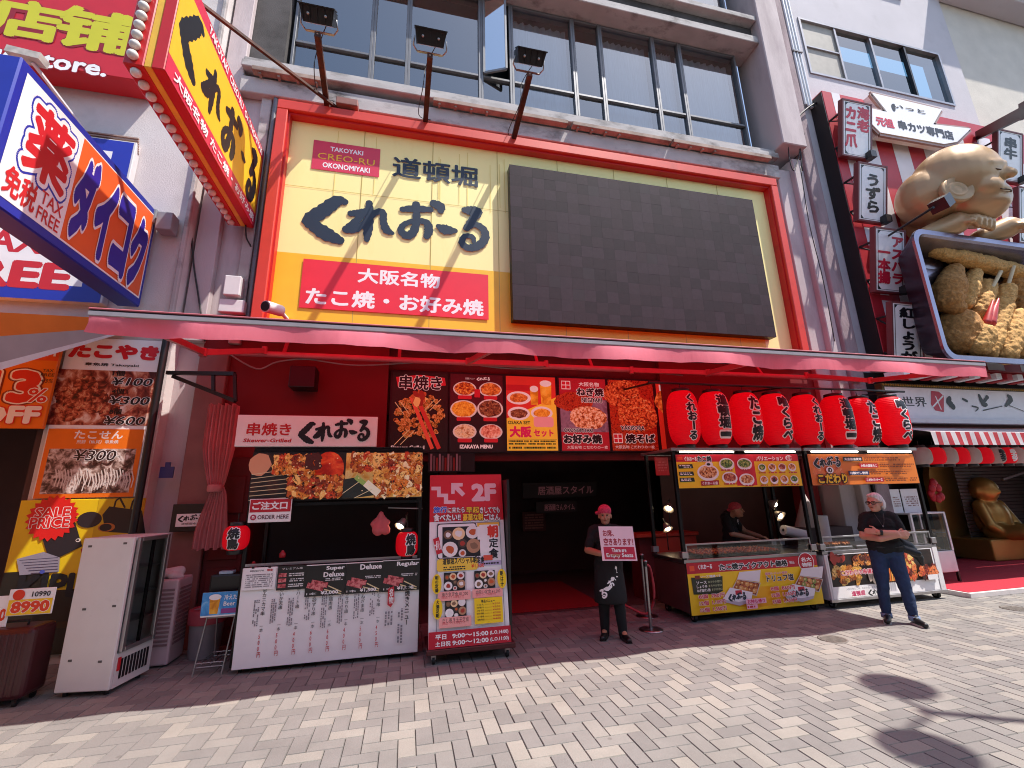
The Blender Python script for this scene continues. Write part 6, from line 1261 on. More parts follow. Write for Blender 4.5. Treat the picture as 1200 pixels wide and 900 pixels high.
# floodlight beam at the far right
a, b = W(1148, 158, 6.6), W(1206, 128, 5.0); S = thing('boom_light', 'black boom with a box light reaching out from the right sign', 'floodlight', a); mb = MB(); mb.beam(a, b, .16, .22, BLACK); obj('boom', mb, S); mb = MB(); mb.beam(b, b+(b-a).normalized()*.5, .3, .34, BLACK); obj('light_box', mb, S)
# metal tray of giant fried skewers
TY = 5.85; a, b = W(1069, 268, TY), W(1099, 414, TY); tx0 = (a.x+b.x)/2; tz1, tz0 = a.z-.02, W(1100, 416, TY).z-.1; tx1 = 14.4; r_ = .28
TS = mat('tray_steel', '#8d8798', rough=.22, metal=.95, vary=.08)
def rrect_pts(x0, x1, z0, z1, r, n=6):
    out = []
    for cx, cz, a0 in ((x1-r, z1-r, 0), (x0+r, z1-r, 90), (x0+r, z0+r, 180), (x1-r, z0+r, 270)):
        for k in range(n+1): t = math.radians(a0+90*k/n); out.append((cx+r*math.cos(t), cz+r*math.sin(t)))
    return out
S = thing('giant_tray', 'giant metal tray of breaded skewers hung on the striped sign', 'tray', (tx0+2, 6.6, tz0)); mb = MB()
rings = [(0, .0, TY), (.0, .0, TY-.05), (.10, .10, TY-.05), (.13, .13, TY), (.30, .30, 6.30), (.5, .5, 6.34)]
outer = [(.0, .0, TY), (.27, .27, 6.33), (.5, .5, 6.38)]
def loft(rs):
    vs = []; fs = []
    for d, d2, y in rs: vs += [(x, y, z) for x, z in rrect_pts(tx0+d, tx1-d, tz0+d, tz1-d, max(r_-d*.5, .12))]
    n = len(vs)//len(rs)
    for j in range(len(rs)-1):
        for i in range(n): fs.append((j*n+i, j*n+(i+1) % n, (j+1)*n+(i+1) % n, (j+1)*n+i))
    fs.append(tuple(range((len(rs)-1)*n, len(rs)*n))); return vs, fs
mb.add(*loft(rings), TS, False); obj('rim', mb, S, recalc=True); mb = MB(); mb.add(*loft(outer), mat('tray_outside', '#5a4a58', rough=.35, metal=.8), False); obj('outer_shell', mb, S, recalc=True)
CRUMB = mat('fried_crumb', '#d2a05c', rough=.85, vary=.38, vscale=26, bump=.6, bscale=45); CRUMB2 = mat('fried_crumb_dark', '#b98346', rough=.85, vary=.38, vscale=24, bump=.6, bscale=45)
def fried(caps_, lab, Y, m=CRUMB, stick=None, tail=None, nm='breaded_skewer'):
    mb = MB(); pp = [(W(x, y, Y+dy), r*.82) for x, y, r, dy in caps_]
    for (p_, r1), (q_, r2) in zip(pp, pp[1:]): capsule(mb, p_, r1, q_, r2, m, 16)
    f = fuse(mb, .025, 2, .022, 13); S = thing(nm, lab, 'fried skewer', pp[0][0], 'giant breaded skewers in the metal tray'); obj('crust', f, S)
    if stick: q = MB(); q.bar(W(*stick[0], Y-.05), W(*stick[1], Y-.12), .035, mat('skewer_stick', '#d8c49c', rough=.6)); obj('stick', q, S)
    if tail: q = MB(); a, b = W(*tail[0], Y-.18), W(*tail[1], Y-.18); capsule(q, a, .10, b+Vector((.05, 0, 0)), .02, mat('prawn_tail', '#c2322a', rough=.4, vary=.3)); capsule(q, a+Vector((-.08, 0, 0)), .08, b+Vector((-.12, 0, -.05)), .02, mat('prawn_tail', '#c2322a')); obj('tail', q, S)
fried([(1094, 294, .16, 0), (1130, 303, .21, 0), (1165, 312, .21, 0), (1204, 322, .2, 0)], 'long breaded stick lying across the top of the tray', 6.15)
fried([(1117, 318, .20, .1), (1112, 338, .34, 0), (1112, 352, .30, 0), (1120, 360, .2, -.05)], 'lumpy breaded piece at the left side of the tray under the long stick', 6.12, CRUMB2)
fried([(1142, 320, .16, .1), (1137, 340, .20, 0), (1132, 356, .17, 0)], 'slim breaded piece right of the lumpy one', 6.12)
fried([(1122, 383, .46, .0), (1123, 392, .46, 0), (1120, 400, .40, 0)], 'big round breaded disc low at the left of the tray', 6.25, CRUMB2)
fried([(1156, 336, .22, .1), (1152, 352, .22, 0), (1148, 366, .2, 0)], 'breaded balls on the long pale stick in the middle of the tray', 6.15, CRUMB, ((1148, 364), (1173, 318)))
fried([(1180, 340, .20, 0), (1172, 370, .22, 0), (1163, 402, .20, -.05), (1160, 414, .15, -.05)], 'breaded prawn with a red tail near the lower edge of the tray', 6.10, CRUMB, ((1178, 345), (1188, 312)), ((1160, 378), (1168, 350)))
fried([(1150, 392, .28, 0), (1146, 406, .26, 0)], 'small breaded lump between the round disc and the prawn', 6.02, CRUMB)
fried([(1193, 372, .22, 0), (1184, 395, .27, 0), (1178, 416, .24, 0)], 'breaded piece right of the prawn at the tray edge', 6.02)
fried([(1186, 330, .28, .1), (1196, 352, .3, .1), (1204, 372, .25, 0)], 'breaded piece high at the far right of the tray', 6.2, CRUMB2)
fried([(1204, 385, .24, 0), (1198, 412, .24, 0)], 'breaded piece at the extreme lower right of the tray', 5.98)
# plain golden figure leaning over the tray
GOLD = mat('gold_paint', '#b8946a', rough=.36, metal=.25, vary=.10, vscale=1.2)
S = thing('golden_figure', 'large plain golden bald figure leaning over the metal tray', 'statue', W(1115, 262, 5.9)); mb = MB(); hc = W(1117, 218, 5.85)
mb.ell(hc+Vector((.05, 0, .05)), (.80, .74, .80), GOLD, 28, 20); mb.ell(hc+Vector((-.42, .25, -.18)), (.56, .55, .62), GOLD, 20, 14); mb.ell(hc+Vector((.22, -.12, -.50)), (.60, .55, .46), GOLD, 20, 14)
e = hc+Vector((-.60, -.36, -.45))
capsule(mb, hc+Vector((.30, -.66, .04)), .09, hc+Vector((.62, -.48, .06)), .08, GOLD, 12); capsule(mb, hc+Vector((-.10, -.68, .0)), .07, hc+Vector((.18, -.70, .04)), .07, GOLD, 10)
capsule(mb, hc+Vector((.30, -.68, -.06)), .06, hc+Vector((.32, -.74, -.22)), .10, GOLD, 12)
mb.ell(hc+Vector((.05, -.62, -.12)), (.13, .09, .05), GOLD, 12, 8); mb.ell(hc+Vector((.02, -.50, -.42)), (.30, .22, .22), GOLD, 14, 10); mb.ell(hc+Vector((.22, -.60, -.50)), (.22, .10, .06), GOLD, 14, 8); mb.ell(hc+Vector((.20, -.50, -.70)), (.26, .16, .13), GOLD, 14, 8)
capsule(mb, hc+Vector((.0, .3, -.3)), .55, (hc.x+.1, 6.9, hc.z-.5), .55, GOLD, 16)
f = fuse(mb, .035, 5); obj('body', f, S)
mb = MB(); mb.lathe(e, [(.27, -.10), (.30, .0), (.27, .04), (.20, .0), (.17, .03), (.13, .035), (.10, .0), (.06, .02), (.01, .02)], GOLD, n=22, axis=(-.35, -1, .1)); obj('ear', mb, S)
for x_, y_, z_ in ((.06, -.712, -.12), (.46, -.60, -.10)): mb = MB(); mb.tube([hc+Vector((x_-.12, y_+.03, z_+.0)), hc+Vector((x_, y_-.01, z_-.035)), hc+Vector((x_+.12, y_+.03, z_+.01))], .014, mat('eye_groove', '#4a3620')); obj('closed_eye', mb, S)
mb = MB(); mb.tube([hc+Vector((.02, -.66, -.56)), hc+Vector((.22, -.70, -.59)), hc+Vector((.42, -.60, -.55))], .013, mat('eye_groove', '#4a3620')); obj('mouth', mb, S)
for px, py, lab in ((1128, 262, 'a'), (1188, 267, 'b')):
    mb = MB(); c = W(px, py, TY-.06); s = 1
    capsule(mb, c+Vector((-.55, .30, -.15)), .20, c+Vector((-.1, .05, .02)), .23, GOLD, 14)
    for k in range(4): d = Vector((.02+.15*k, -.02+.015*k*k*.3, .0)); capsule(mb, c+d+Vector((-.12, .02, .06)), .11, c+d+Vector((.02, -.18, -.01)), .10, GOLD, 10); capsule(mb, c+d+Vector((.02, -.18, -.01)), .10, c+d+Vector((.04, -.17, -.14)), .07, GOLD, 10)
    capsule(mb, c+Vector((-.2, .02, .0)), .10, c+Vector((-.12, -.2, -.08)), .08, GOLD, 10)
    obj('hand', fuse(mb, .03, 2), S)
a, b = W(1040, 277, 6.3), W(1094, 243, 5.2); S = thing('arm_lamp', 'small black box lamp on a thin arm in front of the golden head', 'lamp', a); mb = MB(); mb.bar(a, b, .022, BLACK); obj('arm', mb, S); mb = MB(); c = W(1104, 238, 5.2); mb.beam(c+Vector((-.12, 0, -.08)), c+Vector((.16, .05, .1)), .26, .22, BLACK); obj('lamp_box', mb, S)
# white signboard with gold beaded frame
S = thing('shop_signboard', 'long white signboard with brush lettering in a beaded gold frame, right of the red awning', 'signboard', (11.5, 6.6, 3.1)); SY = 6.62; GB = mat('gold_bead', '#a8843c', rough=.35, metal=.7, vary=.2)
bx0, bx1, bz0, bz1 = W(1036, 455, SY).x, 15.5, W(1062, 489, SY).z-.02, W(1038, 453, SY).z
mb = MB(); mb.box(bx0, SY+.002, bz0, bx1, SY+.12, bz1, WHV); obj('board', mb, S); mb = MB()
for z in (bz0-.07, bz1+.005): mb.box(bx0-.07, SY-.015, z, bx1, SY+.12, z+.065, mat('gold_frame', '#5c4a26', rough=.4, metal=.5))
mb.box(bx0-.07, SY-.014, bz0-.004, bx0-.004, SY+.12, bz1+.004, mat('gold_frame', '#5c4a26'))
for i in range(96):
    for z in (bz0-.037, bz1+.038): mb.ell((bx0-.03+i*.062, SY-.02, z), (.022, .018, .022), GB, 8, 6)
obj('frame', mb, S)
p = panelY(SY, bx0, bx1, bz0, bz1); TX(p, '新', (1037, 463), (1050, 472), INK); TX(p, '世界', (1056, 464.5), (1087, 477), INK, bold=.01)
p.poly([fr_(p, *q) for q in ((1091, 458), (1100, 459), (1106, 464), (1106, 483), (1096, 481), (1091, 474))], RS); p.line([fr_(p, 1092, 478), fr_(p, 1105, 464)], .05, WHITE); p.line([fr_(p, 1096, 464), fr_(p, 1103, 480)], .04, WHITE)
for g in (((1113, 466, .16), (1112, 471, .30), (1117, 477, .26)), ((1128, 467.5, .10), (1133, 470, .12)), ((1147, 463, .12), (1152, 473, .26), (1156, 474, .14)), ((1157, 465, .16), (1152, 472, .12)), ((1139, 476, .07), (1146, 478, .06), (1143, 482, .04)), ((1152, 481, .05), (1174, 476, .04)), ((1181, 464, .16), (1184, 468, .24), (1178, 476, .10)), ((1182, 475, .03), (1202, 483, .03))):
    pp = [fr_(p, q[0], q[1])+(q[2]*.8,) for q in g]; p.brush([[(q[0]*p.asp/p.asp, q[1], q[2]) for q in pp]], 0, 0, 1, 1, INK)
p.done(S)
mb = MB()
for k in range(24): mb.box(9.05+k*.3, 6.2, bz1+.13, 9.2+k*.3, 6.55, bz1+.25, (WHV, SREDP)[k % 2])
obj('small_fascia', mb, loc=(11, 6.3, bz1+.13), label='narrow red and white checked fascia above the white signboard', cat='fascia')
# striped awning and lanterns of the right shop
S = thing('striped_awning', 'white fabric awning with a red and white striped valance at the right edge', 'awning', (11.5, 6.1, 2.6)); ax0, ax1 = 9.12, 14.5; za = 2.74
mb = MB(); WF = translucent('white_fabric', '#d9d2d4', .3); mb.add([(ax0, 6.05, za), (ax1, 6.05, za), (ax1, 6.85, za+.22), (ax0-.25, 6.85, za+.22)], [(0, 1, 2, 3)], WF); obj('canopy', mb, S)
ms = [translucent('white_fabric', '#d9d2d4', .3), translucent('red_fabric', '#c23a44', .3)]; mb = MB(); n = 46; vs = []
for i in range(n+1): x = ax0+(ax1-ax0)*i/n; vs += [(x, 6.05, za), (x, 6.03+.012*math.sin(i), za-.24)]
for i in range(n): mb.add([vs[2*i], vs[2*i+1], vs[2*i+3], vs[2*i+2]], [(0, 1, 2, 3)], ms[i % 2])
obj('valance', mb, S); mb = MB(); mb.box(ax0-.1, 6.5, za+.24, ax1, 6.62, za+.32, WHITEP); obj('roller_case', mb, S)
protoL = {}
for i, px in enumerate((1078, 1094, 1108, 1122, 1135.5, 1149.5, 1163.5, 1176.5, 1187.5, 1198)):
    c = W(px, 530.5, 6.50); c.z = 2.34; k = i % 2
    lab = ('%s round lantern, %s' % (('white', 'red')[k], ('first at the left end, beside the orange cart header', 'first red one from the left end', 'second white one from the left end', 'second red one from the left end, dark seal on it', 'third white one from the left end', 'third red one from the left end', 'fourth white one, lettered', 'fourth red one, lettered', 'fifth white one', 'last red one at the photo edge')[i]))
    if i in (6, 7) or k not in protoL:
        S = lantern(c, .165, .32, '串カツ' if i >= 6 else '', lab, 'red and white round lanterns of the right shop', (WLANT, RLANT)[k], -.15, .12, (INK,) if k == 0 else (WHITE,), 'round_lantern')
        if i < 6: protoL[k] = S
    else: dup(protoL[k], c, lab)
# red platform, glass case, seated figure
mb = MB(); mb.box(9.02, 6.0, 0, 15.5, 8.7, .075, mat('platform_edge', '#c9c2c0', rough=.6), .004); S = tag(obj('entrance_platform', mb, loc=(12, 7, 0)), 'low red carpeted platform with a pale metal edge at the right entrance', 'platform'); mb = MB(); mb.box(9.06, 6.05, .0755, 15.5, 8.66, .082, mat('red_carpet', '#a81e30', rough=.95, vary=.1, vscale=12, bump=.3, bscale=250)); obj('carpet', mb, S)
S = thing('glass_case', 'white framed glass display case half hidden behind the silver cart', 'display case', (9.5, 7.0, .08)); X0, X1, Y0, Y1 = 9.12, 9.98, 6.72, 7.2; mb = MB(); mb.box(X0, Y0, .25, X1, Y1, .62, WHITEP, .01)
for x in (X0+.02, X1-.02):
    for y in (Y0+.02, Y1-.02): mb.box(x-.02, y-.02, .621, x+.02, y+.02, 1.28, WHITEP); mb.box(x-.02, y-.02, .083, x+.02, y+.02, .249, BLACK)
mb.box(X0, Y0, 1.281, X1, Y1, 1.31, WHITEP, .005); obj('cabinet', mb, S); mb = MB(); mb.box(X0+.03, Y0+.05, .93, X1-.03, Y1-.05, .94, ALU)
for k in range(5): mb.ell((X0+.15+k*.14, Y0+.2, .65), (.06, .08, .03), CRUMB, 10, 6); mb.ell((X0+.15+k*.14, Y0+.2, .965), (.055, .08, .03), CRUMB2, 10, 6)
obj('shelf_samples', mb, S); mb = MB(); mb.add([(X0+.04, Y0+.012, .63), (X1-.04, Y0+.012, .63), (X1-.04, Y0+.012, 1.28), (X0+.04, Y0+.012, 1.28)], [(0, 1, 2, 3)], CLEAR); obj('pane', mb, S)
DG = mat('dim_gold', '#b08a48', rough=.4, metal=.6, vary=.15, vscale=2); fy = 8.35
S = thing('seated_figure', 'plain golden seated figure against an arched golden back inside the right entrance', 'statue', (13.2, fy, .08)); mb = MB()
fx = W(1168, 610, fy).x; mb.box(fx-.85, fy-.3, .083, fx+.95, fy+.7, .55, DG, .03, 2); obj('plinth', mb, S); mb = MB(); arch = [(fx-1.0, .55)]+[(fx-.25+.75*math.cos(math.radians(a)), 1.9+.75*math.sin(math.radians(a))) for a in range(180, -1, -15)]+[(fx+.55, .55)]
mb.prism([(x, fy+.55, z) for x, z in arch], (0, .15, 0), DG); obj('arched_back', mb, S, recalc=True); mb = MB()
mb.ell((fx+.05, fy+.15, 1.0), (.42, .36, .48), DG, 18, 12); mb.ell((fx+.0, fy+.12, 1.66), (.30, .30, .32), DG, 18, 12); capsule(mb, (fx-.30, fy+.1, 1.3), .13, (fx-.42, fy-.1, .85), .11, DG); capsule(mb, (fx-.42, fy-.1, .85), .11, (fx-.2, fy-.25, .62), .08, DG); capsule(mb, (fx+.36, fy+.1, 1.3), .13, (fx+.48, fy-.1, .8), .1, DG)
capsule(mb, (fx-.2, fy, .68), .2, (fx-.1, fy-.55, .70), .17, DG); capsule(mb, (fx+.3, fy, .68), .2, (fx+.4, fy-.55, .70), .17, DG); mb.ell((fx-.28, fy+.1, 1.66), (.05, .09, .12), DG, 10, 8); mb.ell((fx+.03, fy-.17, 1.62), (.05, .06, .07), DG, 8, 6)
obj('body', fuse(mb, .03, 4), S)
for px0, px1, lab in ((1045, 1056.5, 'narrow white paper notice with writing on the dark wall behind the silver cart'), (1058, 1079, 'wider white paper notice with printed lines on the dark wall behind the silver cart')): S, p = flatR(6.94, W(px0, 588, 6.94).x, W(px1, 588, 6.94).x, W(1060, 601, 6.94).z, W(1060, 573, 6.94).z, .012, WHV, 'paper_notice', lab, 'notice'); p.lines(.15, .3, .85, .75, 5, A('#8a4a44'), .7); p.done(S)
c = W(1095, 572, 6.9); mb = MB()
for k in range(9): t = k*.7; mb.ell(c+Vector((.09*math.cos(t), .03*math.sin(t*2), .13*math.sin(t)-.01*k)), (.075, .05, .085), mat('red_flower', '#b3202c', rough=.6, vary=.2), 8, 6)
obj('red_ornament', mb, loc=c, label='red paper flower ornament hanging in the dark right entrance', cat='ornament')
mb = MB(); mb.box(15.2, 7.9, .083, 15.3, 8.0, 2.2, ALU); mb.beam((14.3, 8.2, 1.9), (15.6, 8.1, 2.2), .05, .05, ALU); obj('folded_stand', mb, loc=(15.2, 7.9, 0), label='thin grey metal stand by the roller shutter at the right edge', cat='stand')
# street lamp whose shadow falls across the paving
lp = Vector((4.93, 3.11, 0))
def up(gx, gy, z): return Vector((gx, gy, 0))+SUN*(z/SUN.z)     # the point at height z that throws its shadow on (gx, gy)
S = thing('street_lamp', 'twin disc street lamp out at the right side of the street', 'street lamp', (9.0, .6, 0)); mb = MB(); pole = Vector((8.3, .9, 0))
hs = 9.0; g1, g2 = up(4.5, 3.78, hs), up(3.62, 2.92, hs); mb.bar(pole, pole+Vector((0, 0, hs+.8)), .07, BLACKM, r2=.05); obj('post', mb, S)
for g in (g1, g2): m2 = MB(); m2.tube([pole+Vector((0, 0, hs+.6)), (pole+g)/2+Vector((0, 0, hs*.5+.55)), g+Vector((0, 0, .15))], .03, BLACKM); obj('arm', m2, S); m2 = MB(); m2.lathe(g, [(.05, .14), (.22, .08), (.30, 0), (.29, -.02), (.02, -.03)], BLACKM, n=24); obj('lamp_head', m2, S)

# loose cables on the stained pillar
for k, (pts_, r, lab) in enumerate(((((903, 0), (908, 60), (918, 110), (935, 160), (940, 200)), .016, 'black cable running down the stained pillar beside the white conduits'), (((897, 20), (905, 75), (915, 92), (912, 120), (928, 150)), .010, 'thin looping wire high on the stained pillar right of the windows'), (((930, 150), (924, 175), (930, 200), (938, 172), (932, 152)), .012, 'small coil of black wire on the stained pillar near the striped sign'), (((960, 118), (945, 128), (935, 140), (942, 158), (936, 170)), .022, 'thick tangle of dark cable where the white conduits end'), (((938, 195), (948, 260), (965, 330), (978, 400)), .010, 'thin cable running down the lower stained pillar towards the awning')))  :
    P_ = [W(x, y, 6.84) for x, y in pts_]; mb = MB(); mb.tube(P_, r, DCABLE); obj('pillar_cable', mb, loc=P_[0], label=lab, cat='cable')
# ------------------------------------------------------------------ people
SKIN = mat('skin_pale', '#c98f78', rough=.5, vary=.08, vscale=12); SKIN2 = mat('skin_tan', '#b07e62', rough=.5, vary=.08, vscale=12)
BTEE = mat('black_cotton', '#131315', rough=.9, vary=.2, vscale=14, bump=.3, bscale=40); JEANS = mat('blue_denim', '#26395c', rough=.9, vary=.25, vscale=9, bump=.3, bscale=220)
class Fig:
    """a standing figure; x = its left as seen from the front, -y = the way it faces, z up; turned by rot and set at base"""
    def __init__(s, base, rot, scale=1.0): s.b = Vector(base); s.R = Matrix.Rotation(math.radians(rot), 3, 'Z'); s.k = scale
    HK = 1.09
    def p(s, x, y, z): return s.b + s.R @ (Vector((x, y, z))*s.k)
    def cap(s, mb, a, r, b, r2, m, n=14): capsule(mb, s.p(*a), r*s.k, s.p(*b), r2*s.k, m, n)
    def chain(s, mb, pts, m):
        for a, b in zip(pts, pts[1:]): s.cap(mb, a[:3], a[3], b[:3], b[3], m)
    def ellr(s, mb, c, r, m, rot, hc, n=18, k=12):      # ellipsoid turned with the head
        o = len(mb.v); mb.ell((0, 0, 0), [q*s.k*s.HK for q in r], m, n, k); R2 = s.R @ Matrix.Rotation(math.radians(rot), 3, 'Z'); off = s.p(*hc) + R2 @ (Vector(c)*(s.k*s.HK))
        for i in range(o, len(mb.v)): mb.v[i] = R2 @ mb.v[i] + off
    def hp(s, c, rot, hc): return s.p(*hc) + (s.R @ Matrix.Rotation(math.radians(rot), 3, 'Z')) @ (Vector(c)*(s.k*s.HK))
def head(F, mb, hc, rot, sk):   # about 1/7 of the height
    F.ellr(mb, (0, .012, .02), (.076, .095, .098), sk, rot, hc); F.ellr(mb, (0, -.018, -.045), (.060, .070, .075), sk, rot, hc); F.ellr(mb, (0, -.06, -.088), (.030, .028, .026), sk, rot, hc)
    capsule(mb, F.hp((0, -.086, .012), rot, hc), .010*F.k, F.hp((0, -.108, -.024), rot, hc), .015*F.k, sk, 10)
    for sx in (-1, 1): F.ellr(mb, (sx*.077, .012, -.012), (.012, .022, .032), sk, rot, hc, 10, 8); F.ellr(mb, (sx*.030, -.076, .020), (.026, .014, .010), sk, rot, hc, 10, 8); F.ellr(mb, (sx*.036, -.062, -.03), (.024, .022, .024), sk, rot, hc, 10, 8)
    F.ellr(mb, (0, -.082, -.052), (.024, .012, .012), sk, rot, hc, 10, 8)
def face(F, S, hc, rot):
    for sx in (-1, 1):
        m = MB(); F.ellr(m, (sx*.030, -.0835, .003), (.011, .006, .0055), A('#1c1513'), rot, hc, 10, 6); obj('eye', m, S)
        m = MB(); F.ellr(m, (sx*.032, -.088, .022), (.018, .006, .004), mat('eyebrow', '#4a3a34'), rot, hc, 10, 6); obj('eyebrow', m, S)
    m = MB(); F.ellr(m, (0, -.092, -.053), (.020, .006, .006), A('#8a3c38'), rot, hc, 10, 6); obj('mouth', m, S)
def hand(F, mb, w, d, up, sk, curl=.5, sgn=1):
    """palm from the wrist w along d with four separate fingers of unequal length and a thumb from its side (local coordinates)"""
    w, d, up = Vector(w), Vector(d).normalized(), Vector(up).normalized(); sd = d.cross(up).normalized()*sgn
    for k in range(3): capsule(mb, F.p(*(w+sd*(.022*(k-1)))), .017*F.k, F.p(*(w+d*.075+sd*(.024*(k-1)))), .015*F.k, sk, 8)
    for k, L in enumerate((.060, .072, .068, .052)):
        a = w+d*.078+sd*(.021*(k-1.5)); b = a+d*(L*.55)-up*(.015*curl); c = b+d*(L*.45*(1-.5*curl))-up*(L*.5*curl)
        capsule(mb, F.p(*a), .0095*F.k, F.p(*b), .009*F.k, sk, 8); capsule(mb, F.p(*b), .009*F.k, F.p(*c), .0075*F.k, sk, 8)
    a = w+d*.02+sd*.036; b = a+d*.03+sd*.028; c = b+d*.032+sd*.004; capsule(mb, F.p(*a), .013*F.k, F.p(*b), .011*F.k, sk, 8); capsule(mb, F.p(*b), .011*F.k, F.p(*c), .009*F.k, sk, 8)
def legs(F, mb, m, stance, grow=0.0, cuff=.08):
    for sx, (fx, fy, kx, ky) in zip((-1, 1), stance):
        F.chain(mb, [(sx*.085, .01, .90, .105+grow), (kx, ky-.015, .50, .068+grow), ((kx+fx)/2+.0, (ky+fy)/2+.012, .33, .062+grow), (fx, fy+.02, cuff, .046+grow)], m)
    F.cap(mb, (-.07, .0, .93), .120+grow, (.07, .0, .93), .120+grow, m); F.cap(mb, (-.06, .0, 1.0), .112+grow, (.06, .0, 1.0), .112+grow, m)
def torso(F, mb, m, grow=0.0, belly=.0):
    F.cap(mb, (-.055, -belly*.4, 1.0), .108+grow+belly, (.055, -belly*.4, 1.0), .108+grow+belly, m); F.cap(mb, (-.05, -belly*.5, 1.13), .100+grow+belly, (.05, -belly*.5, 1.13), .100+grow+belly, m); F.cap(mb, (-.07, -.005, 1.28), .100+grow, (.07, -.005, 1.28), .100+grow, m); F.cap(mb, (-.135, .01, 1.385), .062+grow, (.135, .01, 1.385), .062+grow, m); F.cap(mb, (0, .01, 1.38), .09+grow, (0, .005, 1.42), .07+grow, m)
def shoes(F, S, stance, m, sole):
    for sx, (fx, fy, kx, ky) in zip((-1, 1), stance):
        mb = MB(); tx = fx+sx*.05
        F.chain(mb, [(fx, fy+.035, .05, .044), (fx+sx*.015, fy-.06, .048, .044), (tx, fy-.165, .038, .036)], m); F.cap(mb, (fx, fy+.03, .09), .05, (fx, fy, .09), .048, m); sh = obj('shoe', fuse(mb, .009, 3), S)
        q = MB(); F.chain(q, [(fx, fy+.04, .016, .015), (tx, fy-.165, .016, .015)], sole)
        vs = []; 
        for a, r in ((0, .048), (.5, .046), (1, .04)):
            x, y = fx+(tx-fx)*a, fy+.045-.21*a
            vs += [F.p(x-r, y, .0), F.p(x+r, y, .0), F.p(x+r, y, .024), F.p(x-r, y, .024)]
        q = MB(); q.add(vs, [(0, 4, 5, 1), (4, 8, 9, 5), (3, 2, 6, 7), (7, 6, 10, 11), (0, 3, 7, 4), (4, 7, 11, 8), (1, 5, 6, 2), (5, 9, 10, 6), (0, 1, 2, 3), (8, 11, 10, 9)], sole); obj('sole', q, sh)
# standing man with crossed arms
base = Vector((6.60, 5.30, 0)); F = Fig(base, -38, 1.0)
S = thing('person', 'grey haired man in black t-shirt and blue jeans, arms crossed before the silver cart', 'person', base)
st = ((-.13, .02, -.11, .0), (.15, -.05, .12, -.02)); hc = (-.01, -.02, 1.575); hr = -38
mb = MB(); head(F, mb, hc, hr, SKIN); F.cap(mb, (0, .015, 1.40), .062, (-.005, -.005, 1.52), .056, SKIN); torso(F, mb, SKIN, 0, .02); legs(F, mb, SKIN, st, -.012)
for sx, (fx, fy, kx, ky) in zip((-1, 1), st): F.chain(mb, [(fx, fy+.02, .10, .04), (fx, fy+.02, .06, .045), (fx+sx*.03, fy-.12, .04, .03)], SKIN)
# right arm (viewer's left) under, left arm over
F.chain(mb, [(-.175, .01, 1.37, .056), (-.225, -.04, 1.12, .050), (-.08, -.215, 1.10, .043), (.12, -.235, 1.15, .033)], SKIN)
F.chain(mb, [(.175, .01, 1.37, .056), (.235, -.05, 1.13, .050), (.10, -.225, 1.175, .043), (-.09, -.235, 1.19, .033)], SKIN)
hand(F, mb, (-.10, -.235, 1.192), (-1, .35, .12), (0, -1, .1), SKIN, .3); hand(F, mb, (.13, -.232, 1.152), (1, .3, .25), (0, -1, .1), SKIN, .3, -1)
obj('body', fuse(mb, .0075, 3), S); face(F, S, hc, hr)
mb = MB(); torso(F, mb, BTEE, .013, .03); F.cap(mb, (-.06, -.005, .95), .128, (.06, -.005, .95), .128, BTEE)
for sx in (-1, 1): F.chain(mb, [(sx*.168, .01, 1.375, .070), (sx*.205, -.02, 1.215, .068)], BTEE)
obj('t_shirt', fuse(mb, .009, 2, .009, 11), S)
mb = MB(); legs(F, mb, JEANS, st, .008, .07); obj('jeans', fuse(mb, .009, 2, .008, 12), S)
for sx, (fx, fy, kx, ky) in zip((-1, 1), st): mb = MB(); mb.lathe(F.p(fx, fy+.02, .075), [(.056, -.03), (.064, -.028), (.066, .03), (.058, .034)], mat('denim_cuff', '#7c8ca8', rough=.9), n=16, cap=False); obj('cuff', mb, S)
shoes(F, S, st, BLACK, mat('shoe_sole', '#c9c4c0', rough=.6))
HAIR = mat('grey_hair', '#d6ccc8', rough=.7, vary=.3, vscale=40, stretch=(1, 1, .15)); mb = MB(); F.ellr(mb, (0, .028, .042), (.086, .095, .092), HAIR, hr, hc)
for sx in (-1, 1): F.ellr(mb, (sx*.074, .045, -.02), (.022, .045, .065), HAIR, hr, hc, 12, 8)
F.ellr(mb, (0, .085, -.03), (.066, .035, .075), HAIR, hr, hc, 12, 8); F.ellr(mb, (0, -.035, .095), (.06, .045, .028), HAIR, hr, hc, 12, 8); obj('hair', fuse(mb, .008, 2, .004, 40), S)
mb = MB(); FR = A('#17110f')
for sx in (-1, 1):
    pts = [F.hp((sx*.033+.027*math.cos(t), -.105+.012*abs(math.cos(t))*(1 if sx*math.cos(t) > 0 else 0), .004+.020*math.sin(t)), hr, hc) for t in [2*math.pi*k/12 for k in range(13)]]; mb.tube(pts, .0042, FR, smooth=False); mb.tube([F.hp((sx*.060, -.095, .008), hr, hc), F.hp((sx*.079, .0, .006), hr, hc)], .0042, FR)
mb.tube([F.hp((-.008, -.107, .008), hr, hc), F.hp((.008, -.107, .008), hr, hc)], .004, FR); gl = obj('glasses', mb, S)
mb = MB(); mb.tube([F.p(-.055, -.07, 1.43), F.p(-.03, -.125, 1.34), F.p(.0, -.14, 1.27), F.p(.03, -.125, 1.34), F.p(.05, -.07, 1.43)], .003, A('#3a2c26')); mb.ell(F.p(0, -.143, 1.262), (.010, .006, .013), ALU, 8, 6); obj('necklace', mb, S)
mb = MB(); a, b = F.p(-.045, -.236, 1.188), F.p(-.075, -.236, 1.19); mb.bar(a, b, .040, BLACK, n=14); obj('wristwatch', mb, S)
mb = MB(); mb.tube([F.p(.20, -.10, 1.0), F.p(.1, -.14, .985), F.p(-.1, -.14, .985), F.p(-.18, -.05, .985)], .012, BLACK); obj('belt', mb, S)
